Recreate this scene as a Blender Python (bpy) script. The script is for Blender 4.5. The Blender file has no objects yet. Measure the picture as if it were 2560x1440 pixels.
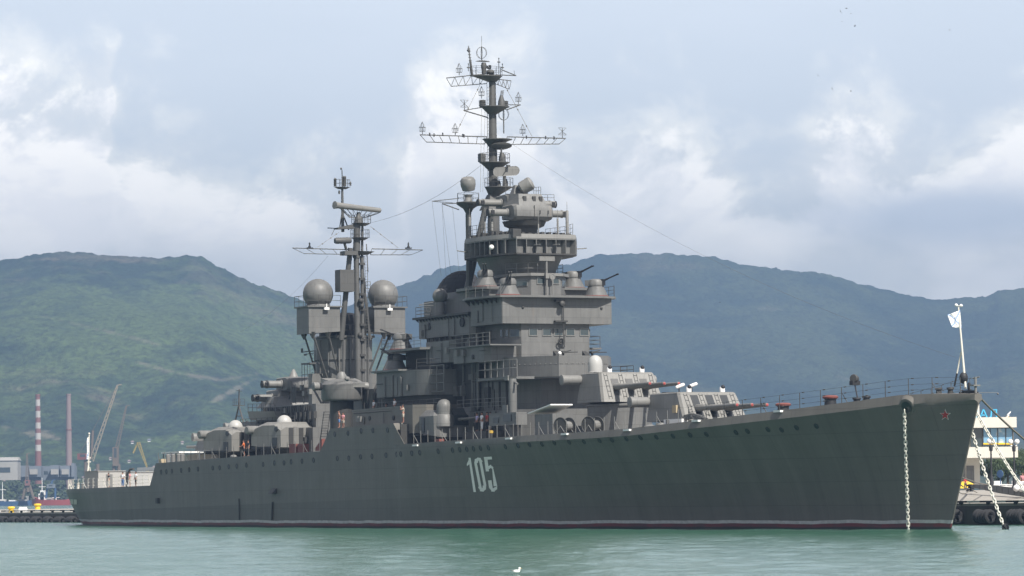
import bpy, bmesh, math, random
import numpy as np
from mathutils import Vector, Matrix
random.seed(7)
scene = bpy.context.scene
COL = scene.collection
# ---------------------------------------------------------------- camera
FPX, PITCH, ROLL, EYE = 9348.5, math.atan(515.78 / 9348.5), math.radians(0.677), 3.094
fw = Vector((0, math.cos(PITCH), math.sin(PITCH))); rt = Vector((1, 0, 0)); up = Vector((0, -math.sin(PITCH), math.cos(PITCH)))
RT = math.cos(ROLL) * rt - math.sin(ROLL) * up
UP = math.sin(ROLL) * rt + math.cos(ROLL) * up
CAM = Vector((0, 0, EYE))
cd = bpy.data.cameras.new("camera"); cam = bpy.data.objects.new("camera", cd); COL.objects.link(cam)
m = Matrix((RT, UP, -fw)).transposed().to_4x4(); m.translation = CAM
cam.matrix_world = m
cd.sensor_width = 36; cd.lens = FPX / 2560 * 36; cd.clip_start = 1; cd.clip_end = 60000
scene.camera = cam
# ---------------------------------------------------------------- world
SUN_AZ, SUN_EL = math.radians(146), math.radians(49)      # azimuth from +Y towards +X
W = bpy.data.worlds.new("World"); scene.world = W; W.use_nodes = True
nt = W.node_tree; nt.nodes.clear()
def N(nt, t, **k):
    n = nt.nodes.new(t)
    for a, b in k.items(): setattr(n, a, b)
    return n
def MA(nt, op, a, b=None, c=None, clamp=False):
    n = nt.nodes.new('ShaderNodeMath'); n.operation = op; n.use_clamp = clamp
    for i, x in enumerate((a, b, c)):
        if x is None: continue
        if isinstance(x, (int, float)): n.inputs[i].default_value = x
        else: nt.links.new(x, n.inputs[i])
    return n.outputs[0]
def RAMP(nt, x, lo, hi, a=0.0, b=1.0):
    n = nt.nodes.new('ShaderNodeMapRange'); n.interpolation_type = 'SMOOTHSTEP'
    nt.links.new(x, n.inputs[0]); n.inputs[1].default_value = lo; n.inputs[2].default_value = hi
    n.inputs[3].default_value = a; n.inputs[4].default_value = b
    return n.outputs[0]
def MIXC(nt, f, a, b):
    n = nt.nodes.new('ShaderNodeMix'); n.data_type = 'RGBA'
    for i, x in ((0, f), (6, a), (7, b)):
        if isinstance(x, (int, float)): n.inputs[i].default_value = x
        elif isinstance(x, (tuple, list)): n.inputs[i].default_value = (*x[:3], 1)
        else: nt.links.new(x, n.inputs[i])
    return n.outputs[2]
def XYZ(nt, v):
    n = nt.nodes.new('ShaderNodeSeparateXYZ'); nt.links.new(v, n.inputs[0]); return n.outputs
def COMB(nt, x, y, z):
    n = nt.nodes.new('ShaderNodeCombineXYZ')
    for i, q in enumerate((x, y, z)):
        if isinstance(q, (int, float)): n.inputs[i].default_value = q
        else: nt.links.new(q, n.inputs[i])
    return n.outputs[0]
def NOISE(nt, vec, scale, detail=4, rough=.55, dist=0.0):
    n = nt.nodes.new('ShaderNodeTexNoise'); n.inputs['Scale'].default_value = scale
    n.inputs['Detail'].default_value = detail; n.inputs['Roughness'].default_value = rough; n.inputs['Distortion'].default_value = dist
    if vec is not None: nt.links.new(vec, n.inputs['Vector'])
    return n.outputs[0]
SKY_STRENGTH = 0.065
sky = N(nt, 'ShaderNodeTexSky', sky_type='NISHITA', sun_disc=False, sun_elevation=SUN_EL, sun_rotation=SUN_AZ,
        altitude=0, air_density=1.0, dust_density=0.8, ozone_density=1.4)
tc = N(nt, 'ShaderNodeTexCoord'); x, y, z = XYZ(nt, tc.outputs['Generated'])
U = MA(nt, 'MULTIPLY', MA(nt, 'ARCTAN2', x, y), 1.0)          # azimuth, radians
V = MA(nt, 'ARCSINE', z)                                      # elevation, radians
fc = N(nt, 'ShaderNodeFloatCurve'); cv = fc.mapping.curves[0]
TOP = [(-300, .112), (0, .114), (150, .116), (285, .114), (310, .098), (420, .100), (560, .094), (640, .090), (800, .096), (880, .088), (980, .086), (1040, .104),
       (1150, .112), (1340, .117), (1400, .101), (1480, .099), (1640, .098), (1800, .094), (1900, .084), (1990, .090), (2090, .101), (2200, .098), (2300, .090), (2400, .086), (2500, .094), (2600, .098), (2900, .09)]
def unit(px): return ((px - 1280) / FPX + .2) / .4
pts = [(unit(p), h / .2) for p, h in TOP]
cv.points[0].location = (0, .5); cv.points[1].location = (1, .5)
for p in pts: cv.points.new(*p)
fc.mapping.update()
wp = MA(nt, 'MULTIPLY_ADD', NOISE(nt, COMB(nt, MA(nt, 'MULTIPLY', U, .6), V, 1.3), 30, 3, .6), .022, -.011)
nt.links.new(MA(nt, 'MULTIPLY_ADD', MA(nt, 'ADD', U, wp), 2.5, .5, clamp=True), fc.inputs['Value'])
top = MA(nt, 'MULTIPLY', fc.outputs[0], .2)
cp = COMB(nt, MA(nt, 'MULTIPLY', U, 1.0), MA(nt, 'MULTIPLY', V, 1.35), 3.7)
cpo = COMB(nt, MA(nt, 'ADD', U, .006), MA(nt, 'MULTIPLY_ADD', V, 1.35, .010), 3.7)
n1 = NOISE(nt, cp, 26, 10, .63, .3); n1o = NOISE(nt, cpo, 26, 10, .63, .3)
n2 = NOISE(nt, COMB(nt, U, MA(nt, 'MULTIPLY', V, 2.6), 9.1), 11, 6, .55)
below = MA(nt, 'SUBTRACT', top, V)                                  # >0 below the cloud tops
d = MA(nt, 'ADD', below, MA(nt, 'MULTIPLY_ADD', n1, .10, -.044))
dens = RAMP(nt, d, -.012, .026)
# broken interior: thinner veils lower down
thin = RAMP(nt, MA(nt, 'ADD', n2, MA(nt, 'MULTIPLY', n1, .5)), .60, .86)
deep = RAMP(nt, below, .012, .05)
dens2 = MA(nt, 'MULTIPLY', dens, MA(nt, 'SUBTRACT', 1.0, MA(nt, 'MULTIPLY', MA(nt, 'MULTIPLY', deep, thin), .55)))
veil = MA(nt, 'ADD', MA(nt, 'MULTIPLY', RAMP(nt, n2, .35, .75), .06), .70)
cover = MA(nt, 'MAXIMUM', dens2, veil)
lit = RAMP(nt, MA(nt, 'SUBTRACT', n1, n1o), -.045, .06)
edge = RAMP(nt, d, .0, .045, 1.0, .45)
lum = MA(nt, 'MULTIPLY', MA(nt, 'MULTIPLY_ADD', lit, .65, .35), edge)
ccol = MIXC(nt, lum, (1.06, 1.04, 1.04), (1.44, 1.37, 1.25))
ccol = MIXC(nt, MA(nt, 'MULTIPLY', RAMP(nt, n2, .46, .68), MA(nt, 'MULTIPLY', deep, .55)), ccol, (.86, .895, .955))
ccol = MIXC(nt, dens, (.885, .925, .985), ccol)
ccol = MIXC(nt, RAMP(nt, V, .03, .085, .5, .0), ccol, (1.17, 1.135, 1.07))
# long grey-blue cloud low on the right
du = MA(nt, 'DIVIDE', MA(nt, 'SUBTRACT', U, (2420 - 1280) / FPX), .055); dv = MA(nt, 'DIVIDE', MA(nt, 'SUBTRACT', V, .073), .0085)
dk = MA(nt, 'SUBTRACT', 1.25, MA(nt, 'SQRT', MA(nt, 'ADD', MA(nt, 'MULTIPLY', du, du), MA(nt, 'MULTIPLY', dv, dv))))
dk = RAMP(nt, MA(nt, 'ADD', dk, MA(nt, 'MULTIPLY_ADD', n2, 1.6, -.8)), -.2, 1.0)
ccol = MIXC(nt, MA(nt, 'MULTIPLY', dk, .95), ccol, (.71, .76, .84))
cover = MA(nt, 'MAXIMUM', cover, MA(nt, 'MULTIPLY', dk, .9))
cover = MA(nt, 'MULTIPLY', cover, MA(nt, 'MULTIPLY', RAMP(nt, V, .16, .45, 1.0, .58), RAMP(nt, MA(nt, 'ABSOLUTE', U), .4, 1.1, 1.0, .6)))
ccol = MIXC(nt, MA(nt, 'MULTIPLY', RAMP(nt, V, .18, .4, 1.0, .0), RAMP(nt, MA(nt, 'ABSOLUTE', U), .4, 1.0, 1.0, .0)), (.88, .76, .65), ccol)  # unseen sky overhead and to the sides: warm cloud added to tint ambient light
b1 = N(nt, 'ShaderNodeBackground'); nt.links.new(sky.outputs[0], b1.inputs[0]); b1.inputs[1].default_value = SKY_STRENGTH
b2 = N(nt, 'ShaderNodeBackground'); nt.links.new(ccol, b2.inputs[0]); b2.inputs[1].default_value = 0.95
mx = N(nt, 'ShaderNodeMixShader'); nt.links.new(cover, mx.inputs[0]); nt.links.new(b1.outputs[0], mx.inputs[1]); nt.links.new(b2.outputs[0], mx.inputs[2])
ow = N(nt, 'ShaderNodeOutputWorld'); nt.links.new(mx.outputs[0], ow.inputs[0])
# ---------------------------------------------------------------- sun
sl = bpy.data.lights.new("sun", 'SUN'); sl.energy = 5.0; sl.angle = math.radians(.6); sl.color = (1, .955, .88)
so = bpy.data.objects.new("sun", sl); COL.objects.link(so)
sd = Vector((math.sin(SUN_AZ) * math.cos(SUN_EL), math.cos(SUN_AZ) * math.cos(SUN_EL), math.sin(SUN_EL)))
so.rotation_euler = sd.to_track_quat('Z', 'Y').to_euler(); so.location = (100, 100, 300)
scene.view_settings.view_transform = 'Standard'; scene.view_settings.look = 'None'
scene.view_settings.exposure = 0.74; scene.view_settings.gamma = 1
# ---------------------------------------------------------------- pixel <-> place helpers
SO = Vector((-55.57, 473.43, 0)); STH = math.radians(-64.343)
SF = Vector((math.cos(STH), math.sin(STH), 0)); SL = Vector((-math.sin(STH), math.cos(STH), 0))
def ray(px, py): return fw * FPX + (px - 1280) * RT + (720 - py) * UP
def toship(w): d = w - SO; return Vector((d.dot(SF), d.dot(SL), d.z))
def A(px, py, y):
    d = ray(px, py); t = ((SO - CAM).dot(SL) + y) / d.dot(SL); return toship(CAM + t * d)
def B(px, py, s):
    d = ray(px, py); t = ((SO - CAM).dot(SF) + s) / d.dot(SF); return toship(CAM + t * d)
def WY(px, py, Y):
    d = ray(px, py); return CAM + d * (Y / d.y)
def WZ(px, py, z):
    d = ray(px, py); return CAM + d * ((z - EYE) / d.z)
def toworld(v): return SO + SF * v[0] + SL * v[1] + Vector((0, 0, v[2]))
# ---------------------------------------------------------------- materials
MATS = {}
def paint(name, rgb, rough=.55, var=.16, streak=.14, scale=1.0, metal=0.0, rust=0.0, spec=.4):
    m = bpy.data.materials.new(name); m.use_nodes = True; t = m.node_tree
    p = t.nodes['Principled BSDF']; p.inputs['Roughness'].default_value = rough; p.inputs['Metallic'].default_value = metal
    p.inputs['Specular IOR Level'].default_value = spec
    tc = t.nodes.new('ShaderNodeTexCoord'); v = tc.outputs['Object']
    x, y, z = XYZ(t, v)
    n = NOISE(t, v, .9 * scale, 6, .6)
    st = NOISE(t, COMB(t, MA(t, 'MULTIPLY', x, 2.2 * scale), MA(t, 'MULTIPLY', y, 2.2 * scale), MA(t, 'MULTIPLY', z, .22 * scale)), 1.0, 5, .6)
    lum = MA(t, 'ADD', MA(t, 'MULTIPLY_ADD', n, 2 * var, 1 - var), MA(t, 'MULTIPLY_ADD', st, 2 * streak, -streak))
    vm = t.nodes.new('ShaderNodeVectorMath'); vm.operation = 'SCALE'; vm.inputs[0].default_value = rgb; t.links.new(lum, vm.inputs['Scale'])
    c = vm.outputs[0]
    if name.startswith('grey') or name == 'mast_grey':      # plating: seams and slightly different sheets
        br = t.nodes.new('ShaderNodeTexBrick'); br.inputs['Scale'].default_value = 1; br.inputs['Brick Width'].default_value = 1.9; br.inputs['Row Height'].default_value = 1.15; br.inputs['Mortar Size'].default_value = .022
        for k_, q_ in (('Color1', 1.0), ('Color2', .88), ('Mortar', .70)): br.inputs[k_].default_value = (q_, q_, q_, 1)
        t.links.new(COMB(t, MA(t, 'ADD', x, MA(t, 'MULTIPLY', y, 1.03)), z, 0.0), br.inputs['Vector'])
        mm = t.nodes.new('ShaderNodeVectorMath'); mm.operation = 'MULTIPLY'; t.links.new(c, mm.inputs[0]); t.links.new(br.outputs['Color'], mm.inputs[1]); c = mm.outputs[0]
        run = RAMP(t, NOISE(t, COMB(t, MA(t, 'MULTIPLY', x, 3.5), MA(t, 'MULTIPLY', y, 3.5), MA(t, 'MULTIPLY', z, .30)), 1.0, 4, .6), .56, .72)
        c = MIXC(t, MA(t, 'MULTIPLY', run, .38), c, tuple(q_ * .48 for q_ in rgb))
    if rust > 0:
        r = RAMP(t, st, .60, .78); c = MIXC(t, MA(t, 'MULTIPLY', r, rust), c, (.16, .085, .05))
    t.links.new(c, p.inputs['Base Color'])
    bm_ = t.nodes.new('ShaderNodeBump'); bm_.inputs['Strength'].default_value = .12; bm_.inputs['Distance'].default_value = .05
    t.links.new(NOISE(t, v, 3 * scale, 3), bm_.inputs['Height']); t.links.new(bm_.outputs[0], p.inputs['Normal'])
    MATS[name] = m; return m
paint('grey', (.137, .136, .131), .5, .20, .24, rust=.2)
paint('star_red', (.36, .03, .03), .6, .06, .05)
paint('number_white', (.80, .77, .73), .6, .08, .10)
paint('boom_tan', (.28, .23, .17), .7, .1, .1, .2)
paint('grey_light', (.190, .185, .172), .5, .16, .2, rust=.15)
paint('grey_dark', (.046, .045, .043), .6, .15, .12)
paint('grey_pale', (.18, .177, .168), .5, .10, .08)
paint('mast_grey', (.082, .081, .078), .55, .14, .1)
paint('black', (.018, .018, .02), .6, .2, .1)
paint('soot', (.022, .022, .026), .8, .3, .15)
paint('white', (.74, .73, .71), .5, .06, .05)
paint('cream', (.60, .57, .50), .6, .08, .08)
paint('red', (.30, .06, .055), .5, .12, .08)
paint('redoxide', (.17, .055, .045), .6, .2, .1)
paint('orange', (.50, .10, .03), .6, .1, .0)
paint('yellow', (.80, .52, .03), .45, .08, .05)
paint('blue', (.04, .09, .19), .5, .1, .05)
paint('cyan', (.06, .42, .66), .5, .1, .05)
paint('deck', (.16, .13, .105), .75, .2, .1)
paint('radome_white', (.36, .355, .34), .45, .08, .08)
paint('crane_yellow', (.34, .25, .07), .6, .15, .1, .2)
paint('rubber', (.022, .022, .024), .85, .4, .1, 3)
paint('rope', (.16, .145, .12), .9, .3, .0, 6)
paint('chain', (.66, .64, .57), .55, .25, .0, 6, rust=.25)
paint('tan', (.42, .34, .22), .8, .1, .1)
paint('brass', (.45, .30, .06), .4, .1, 0)
paint('foliage_dark', (.028, .045, .020), .8, .35, 0, 2)
paint('foliage_light', (.055, .078, .030), .8, .35, 0, 2)
paint('bark', (.10, .075, .055), .9, .3, .2)
paint('concrete', (.30, .28, .25), .85, .16, .12, .5)
paint('concrete_dark', (.085, .078, .068), .9, .35, .25, .7)
paint('skin', (.32, .17, .12), .6, .05, 0)
paint('skin_red', (.30, .15, .11), .6, .05, 0)
paint('hair', (.03, .02, .015), .7, .1, 0)
paint('brick_pink', (.24, .18, .175), .8, .14, .16, .15)
paint('chimney_red', (.20, .095, .088), .7, .12, .12, .15)
paint('chimney_white', (.42, .40, .38), .7, .1, .14, .15)
paint('factory', (.16, .18, .21), .8, .15, .15, .1)
paint('factory_pale', (.34, .33, .31), .8, .1, .12, .1)
paint('crane_rust', (.15, .115, .09), .8, .2, .1, .2)
def glass(name, rgb, rough=.08):
    m = bpy.data.materials.new(name); m.use_nodes = True; p = m.node_tree.nodes['Principled BSDF']
    p.inputs['Base Color'].default_value = (*rgb, 1); p.inputs['Roughness'].default_value = rough; p.inputs['Specular IOR Level'].default_value = .8
    MATS[name] = m
glass('glass', (.035, .05, .055)); glass('porthole_dark', (.008, .010, .011), .35); glass('globe', (.82, .82, .80), .3)
# ---------------------------------------------------------------- mesh builder
def frame(ax):
    ax = Vector(ax).normalized(); a = Vector((0, 0, 1)) if abs(ax.z) < .9 else Vector((1, 0, 0))
    u = ax.cross(a).normalized(); return u, ax.cross(u).normalized(), ax
class MB:
    def __init__(s): s.v = []; s.f = []; s.mi = []; s.cur = 0
    def use(s, i): s.cur = i; return s
    def add(s, vs, fs):
        o = len(s.v); s.v += [tuple(v) for v in vs]
        for f in fs: s.f.append(tuple(i + o for i in f)); s.mi.append(s.cur)
        return s
    def box(s, x0, x1, y0, y1, z0, z1):
        return s.prism([(x0, y0), (x1, y0), (x1, y1), (x0, y1)], z0, z1)
    def prism(s, poly, z0, z1, poly2=None):
        p2 = poly2 or poly; n = len(poly)
        g = lambda z, i: z[i] if isinstance(z, (list, tuple)) else z
        vs = [(p[0], p[1], g(z0, i)) for i, p in enumerate(poly)] + [(p[0], p[1], g(z1, i)) for i, p in enumerate(p2)]
        return s.add(vs, [tuple(range(n - 1, -1, -1)), tuple(range(n, 2 * n))] + [(i, (i + 1) % n, n + (i + 1) % n, n + i) for i in range(n)])
    def loft(s, rings, cap=True):
        n = len(rings[0]); vs = [p for r in rings for p in r]; fs = []
        for k in range(len(rings) - 1):
            fs += [(k * n + i, k * n + (i + 1) % n, (k + 1) * n + (i + 1) % n, (k + 1) * n + i) for i in range(n)]
        if cap: fs += [tuple(range(n - 1, -1, -1)), tuple(range((len(rings) - 1) * n, len(rings) * n))]
        return s.add(vs, fs)
    def tube(s, p, q, r, r2=None, n=8, cap=True):
        p, q = Vector(p), Vector(q); r2 = r if r2 is None else r2
        u, w, _ = frame(q - p)
        ring = lambda c, R: [c + (u * math.cos(a) + w * math.sin(a)) * R for a in (2 * math.pi * (i + .5) / n for i in range(n))]
        return s.loft([ring(p, r), ring(q, r2)], cap)
    def path(s, pts, r, n=6):
        for a, b in zip(pts, pts[1:]): s.tube(a, b, r, n=n)
        return s
    def lathe(s, prof, o=(0, 0, 0), ax=(0, 0, 1), n=16, sc=(1, 1)):
        o = Vector(o); u, w, a = frame(ax)
        return s.loft([[o + a * h + (u * math.cos(t) * sc[0] + w * math.sin(t) * sc[1]) * max(r, .002) for t in (2 * math.pi * i / n for i in range(n))] for r, h in prof])
    def sph(s, c, r, n=20, k=12, sc=(1, 1, 1), lo=-90, hi=90):
        c = Vector(c); rings = []
        for j in range(k + 1):
            t = math.radians(lo + (hi - lo) * j / k)
            rings.append([c + Vector((sc[0] * max(math.cos(t), .003) * math.cos(a), sc[1] * max(math.cos(t), .003) * math.sin(a), sc[2] * math.sin(t))) * r for a in (2 * math.pi * i / n for i in range(n))])
        return s.loft(rings)
    def torus(s, c, R, r, ax=(0, 0, 1), n=24, k=6, a0=0, a1=2 * math.pi, sc=(1, 1)):
        c = Vector(c); u, w, a = frame(ax); pts = []
        full = abs(a1 - a0 - 2 * math.pi) < 1e-6
        for i in range(n + (0 if full else 1)):
            t = a0 + (a1 - a0) * i / n
            dr = u * math.cos(t) * sc[0] + w * math.sin(t) * sc[1]; ce = c + dr * R; dn = dr.normalized()
            pts.append([ce + (dn * math.cos(b) + a * math.sin(b)) * r for b in (2 * math.pi * j / k for j in range(k))])
        if full: pts.append(pts[0])
        return s.loft(pts, not full)
    def rail(s, pts, h=1.0, r=.022, bars=3, step=1.6, wire=None):
        pts = [Vector(p) for p in pts]
        for a, b in zip(pts, pts[1:]):
            L = (b - a).length; k = max(1, round(L / step))
            for i in range(k + 1): p = a.lerp(b, i / k); s.tube(p, p + Vector((0, 0, h)), r, n=5)
            for j in range(bars):
                z = Vector((0, 0, h * (j + 1) / bars)); s.tube(a + z, b + z, wire or r * .9, n=5)
        return s
    def truss(s, a0, a1, b0, b1, k, r=.04, diag=True):
        a0, a1, b0, b1 = map(Vector, (a0, a1, b0, b1)); s.tube(a0, a1, r, n=5); s.tube(b0, b1, r * .8, n=5)
        for i in range(k + 1):
            p, q = a0.lerp(a1, i / k), b0.lerp(b1, i / k); s.tube(p, q, r * .6, n=4)
            if diag and i < k: s.tube(p, b0.lerp(b1, (i + 1) / k), r * .5, n=4)
        return s
    def build(s, name, mats, parent=None, loc=(0, 0, 0), rz=0, smooth=38, label=None):
        me = bpy.data.meshes.new(name); bm = bmesh.new()
        bv = [bm.verts.new(v) for v in s.v]
        for f, mi in zip(s.f, s.mi):
            try: fa = bm.faces.new([bv[i] for i in f])
            except ValueError: continue
            fa.material_index = mi; fa.smooth = True
        bmesh.ops.recalc_face_normals(bm, faces=bm.faces[:])
        bm.to_mesh(me); bm.free(); me.set_sharp_from_angle(angle=math.radians(smooth))
        for q in ([mats] if isinstance(mats, str) else mats): me.materials.append(MATS[q])
        o = bpy.data.objects.new(name, me); COL.objects.link(o); o.location = loc; o.rotation_euler.z = rz
        if parent: o.parent = parent
        if label: o['label'] = label
        return o
class Pieces:                                     # the same calls, but every pipe and box becomes an object of its own
    def __init__(s, parent, mat): s.p, s.m = parent, mat
    def tube(s, *a, **k): MB().tube(*a, **k).build('pipe', s.m, s.p)
    def box(s, *a): MB().box(*a).build('locker', s.m, s.p)
def empty(name, loc=(0, 0, 0), rz=0):
    o = bpy.data.objects.new(name, None); COL.objects.link(o); o.location = loc; o.rotation_euler.z = rz; o.empty_display_size = .5; return o
def tag(o, label=None, cat=None, group=None, kind=None):
    if label: o['label'] = label
    if cat: o['category'] = cat
    if group: o['group'] = group
    if kind: o['kind'] = kind
    return o
def kids(o): return [c for c in bpy.data.objects if c.parent == o]
def copy_tree(o, parent=None, loc=None, rz=None):
    c = o.copy(); COL.objects.link(c); c.parent = parent
    if loc is not None: c.location = loc
    if rz is not None: c.rotation_euler.z = rz
    for ch in kids(o): copy_tree(ch, c)
    return c
# ================================================================ the cruiser
SHIP = tag(empty('warship', SO, STH), 'long grey gun cruiser with the white number 105 on its bow, moored at the quay', 'warship')
def interp(x, xs, ys): return float(np.interp(x, xs, ys))
BX = [-1, 1, 4, 8, 12, 18, 25, 45, 65, 90, 115, 135, 150, 165, 178, 190, 200, 206, 209.95]
BY = [.15, 1.2, 2.5, 3.85, 5.2, 7.2, 9.0, 10.3, 10.9, 11, 11, 10.7, 10.1, 9.1, 7.7, 5.8, 3.6, 2.0, .30]
WX = [6.5, 10, 16, 25, 35, 45, 65, 100, 120, 135, 150, 165, 180, 190, 200, 206]
WYY = [.06, 2.4, 4.5, 7.4, 9.2, 10, 10.65, 10.8, 10.6, 9.7, 8.1, 6.1, 3.9, 2.4, .95, .06]
DX = [-1, 28, 56.6, 58.7, 73, 89.5, 106.7, 109.3, 124.6, 125.2, 126.3, 140, 152, 163, 169, 181, 190, 199.4, 203, 206, 209.95]
DZ = [4.35, 4.35, 4.55, 7.0, 7.2, 7.45, 7.6, 9.8, 10.0, 7.96, 7.95, 8.15, 8.3, 8.42, 8.55, 9.1, 9.55, 10.12, 10.4, 10.42, 10.3]
def zdeck(s): return interp(s, DX, DZ)
def zkn(s): return zdeck(s) - interp(s, [140, 150, 190, 205, 209.95], [.40, .55, .68, .75, .45])
def bdeck(s): return interp(s, BX, BY)
def tumble(s): return interp(s, [132, 150, 206, 209.95], [0, .22, .22, .08])
def zlow(s): return max(-1.2, (6.5 - s) / 7.5 * 4.2 if s < 8 else -9, (s - 205.7) / 4.25 * 9.6 if s > 205 else -9)
def hb(s, z):
    zk = zkn(s)
    if z >= zk: return bdeck(s) + tumble(s) * (zdeck(s) - z)
    zl = max(0, zlow(s)); w = interp(s, WX, WYY) if zlow(s) <= 0 else .05
    k = bdeck(s) + tumble(s) * (zdeck(s) - zk)
    if z < zl: return w * (1 + .05 * z)
    p = interp(s, [0, 10, 30, 115, 150, 200], [.55, .8, 1, 1, 1.45, 1.75])
    return w + (k - w) * ((z - zl) / max(zk - zl, .01)) ** p
def onhull(px, py, out=0.0):
    y = -9.
    for i in range(80): q = A(px, py, y); y = .6 * y + .4 * (-hb(q.x, q.z))
    q.y = y - out; return q
hm = bpy.data.materials.new('hull_paint'); hm.use_nodes = True; t = hm.node_tree; p = t.nodes['Principled BSDF']
p.inputs['Roughness'].default_value = .5; p.inputs['Specular IOR Level'].default_value = .35
v = t.nodes.new('ShaderNodeTexCoord').outputs['Object']; x, y, z = XYZ(t, v)
n = NOISE(t, v, .35, 5, .6)
st = NOISE(t, COMB(t, MA(t, 'MULTIPLY', x, .55), 0.0, MA(t, 'MULTIPLY', z, .04)), 1.0, 4, .6)
st2 = NOISE(t, COMB(t, MA(t, 'MULTIPLY', x, 3.2), 1.0, MA(t, 'MULTIPLY', z, .12)), 1.0, 3, .6)
hz = NOISE(t, COMB(t, MA(t, 'MULTIPLY', x, .10), 4.0, MA(t, 'MULTIPLY', z, 1.6)), 1.0, 3, .6)
lum = MA(t, 'ADD', MA(t, 'MULTIPLY_ADD', n, .30, .85), MA(t, 'ADD', MA(t, 'MULTIPLY_ADD', st, .50, -.25), MA(t, 'ADD', MA(t, 'MULTIPLY_ADD', st2, .30, -.15), MA(t, 'MULTIPLY_ADD', hz, .2, -.1))))
br = t.nodes.new('ShaderNodeTexBrick'); br.inputs['Scale'].default_value = 1; br.inputs['Brick Width'].default_value = 7.5; br.inputs['Row Height'].default_value = 1.9
br.inputs['Mortar Size'].default_value = .035; br.inputs['Color1'].default_value = (1, 1, 1, 1); br.inputs['Color2'].default_value = (.93, .93, .93, 1); br.inputs['Mortar'].default_value = (.80, .80, .80, 1)
t.links.new(COMB(t, x, z, 0.0), br.inputs['Vector'])
lum = MA(t, 'MULTIPLY', lum, XYZ(t, br.outputs['Color'])[0])
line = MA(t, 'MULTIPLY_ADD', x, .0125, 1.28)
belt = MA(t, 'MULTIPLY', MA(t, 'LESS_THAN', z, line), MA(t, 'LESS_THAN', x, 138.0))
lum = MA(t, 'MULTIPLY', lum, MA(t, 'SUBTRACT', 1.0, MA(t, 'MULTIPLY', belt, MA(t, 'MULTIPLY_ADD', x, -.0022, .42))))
vm = t.nodes.new('ShaderNodeVectorMath'); vm.operation = 'SCALE'; vm.inputs[0].default_value = (.134, .125, .110); t.links.new(lum, vm.inputs['Scale'])
rust = MA(t, 'MULTIPLY', RAMP(t, st2, .62, .8), MA(t, 'MULTIPLY', RAMP(t, n, .40, .65), .6))
c = MIXC(t, rust, vm.outputs[0], (.15, .09, .06))
wav = MA(t, 'MULTIPLY_ADD', NOISE(t, COMB(t, MA(t, 'MULTIPLY', x, .12), 0.0, 0.0), 1, 4), .42, -.21)
zz = MA(t, 'ADD', z, wav)
c = MIXC(t, MA(t, 'LESS_THAN', zz, .72), c, MIXC(t, NOISE(t, v, 2.2, 4), (.24, .24, .23), (.60, .60, .58)))
c = MIXC(t, MA(t, 'LESS_THAN', zz, .46), c, MIXC(t, RAMP(t, NOISE(t, v, .7, 5), .35, .7), (.15, .026, .028), (.09, .035, .035)))
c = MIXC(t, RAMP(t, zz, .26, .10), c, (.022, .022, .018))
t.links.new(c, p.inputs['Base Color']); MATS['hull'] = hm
bu = t.nodes.new('ShaderNodeBump'); bu.inputs['Strength'].default_value = .35; bu.inputs['Distance'].default_value = .12
t.links.new(MA(t, 'ADD', NOISE(t, v, .55, 3), MA(t, 'MULTIPLY', XYZ(t, br.outputs['Color'])[0], .5)), bu.inputs['Height']); t.links.new(bu.outputs[0], p.inputs['Normal'])
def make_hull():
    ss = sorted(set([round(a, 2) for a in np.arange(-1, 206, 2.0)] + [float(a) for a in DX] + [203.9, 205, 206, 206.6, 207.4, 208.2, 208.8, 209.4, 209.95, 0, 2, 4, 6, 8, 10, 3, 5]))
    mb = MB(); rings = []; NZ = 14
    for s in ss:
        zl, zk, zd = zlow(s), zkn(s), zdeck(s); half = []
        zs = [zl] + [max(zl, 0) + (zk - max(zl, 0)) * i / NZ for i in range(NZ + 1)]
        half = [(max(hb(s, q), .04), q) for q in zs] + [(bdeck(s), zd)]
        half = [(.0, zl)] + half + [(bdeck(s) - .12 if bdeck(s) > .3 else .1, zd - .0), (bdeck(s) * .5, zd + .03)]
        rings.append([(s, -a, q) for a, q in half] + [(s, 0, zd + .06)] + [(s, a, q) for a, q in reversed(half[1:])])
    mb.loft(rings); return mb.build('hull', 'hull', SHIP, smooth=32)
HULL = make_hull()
# portholes
PH = [(403, 1180), (416, 1179), (430, 1178), (453, 1176), (473, 1174), (495, 1172.5), (532, 1170), (549, 1169.5), (572, 1167), (592, 1165.5), (616, 1163), (658, 1161),
      (686, 1157.5), (710, 1157), (728, 1154.5), (755, 1153), (784, 1150.5), (843.5, 1146), (872, 1145.5), (837, 1085.5), (870, 1083), (903, 1077), (932.5, 1076), (969, 1075),
      (901.5, 1142), (930, 1141), (965, 1138), (991, 1136), (1002, 1135), (1029.5, 1133), (1049.5, 1131.5), (1095.5, 1128), (1131.5, 1125.5), (1149.5, 1124), (1167, 1123),
      (1184, 1122), (1201.5, 1120.5), (1221, 1119), (1263.5, 1116.5), (1295, 1114), (1324, 1111.5), (1355, 1110), (1386, 1106.5), (1423, 1105), (1460, 1104), (1499, 1101),
      (1530, 1100), (1566, 1097), (1601, 1094), (1641, 1092.5), (1682.5, 1090), (1725, 1087.5), (1766, 1085.5), (1840, 1081), (1869, 1078), (1920, 1073.5), (1954, 1074.5), (1991.5, 1069), (2041, 1065)]
def frame_on_hull(q):
    e = .15; s, z = q.x, q.z
    n = Vector((-(hb(s + e, z) - hb(s - e, z)) / (2 * e), -1, (hb(s, z + e) - hb(s, z - e)) / (2 * e) * 1.0)); n.z = -abs(n.z) if n.z < 0 else -n.z
    return n.normalized()
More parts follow.
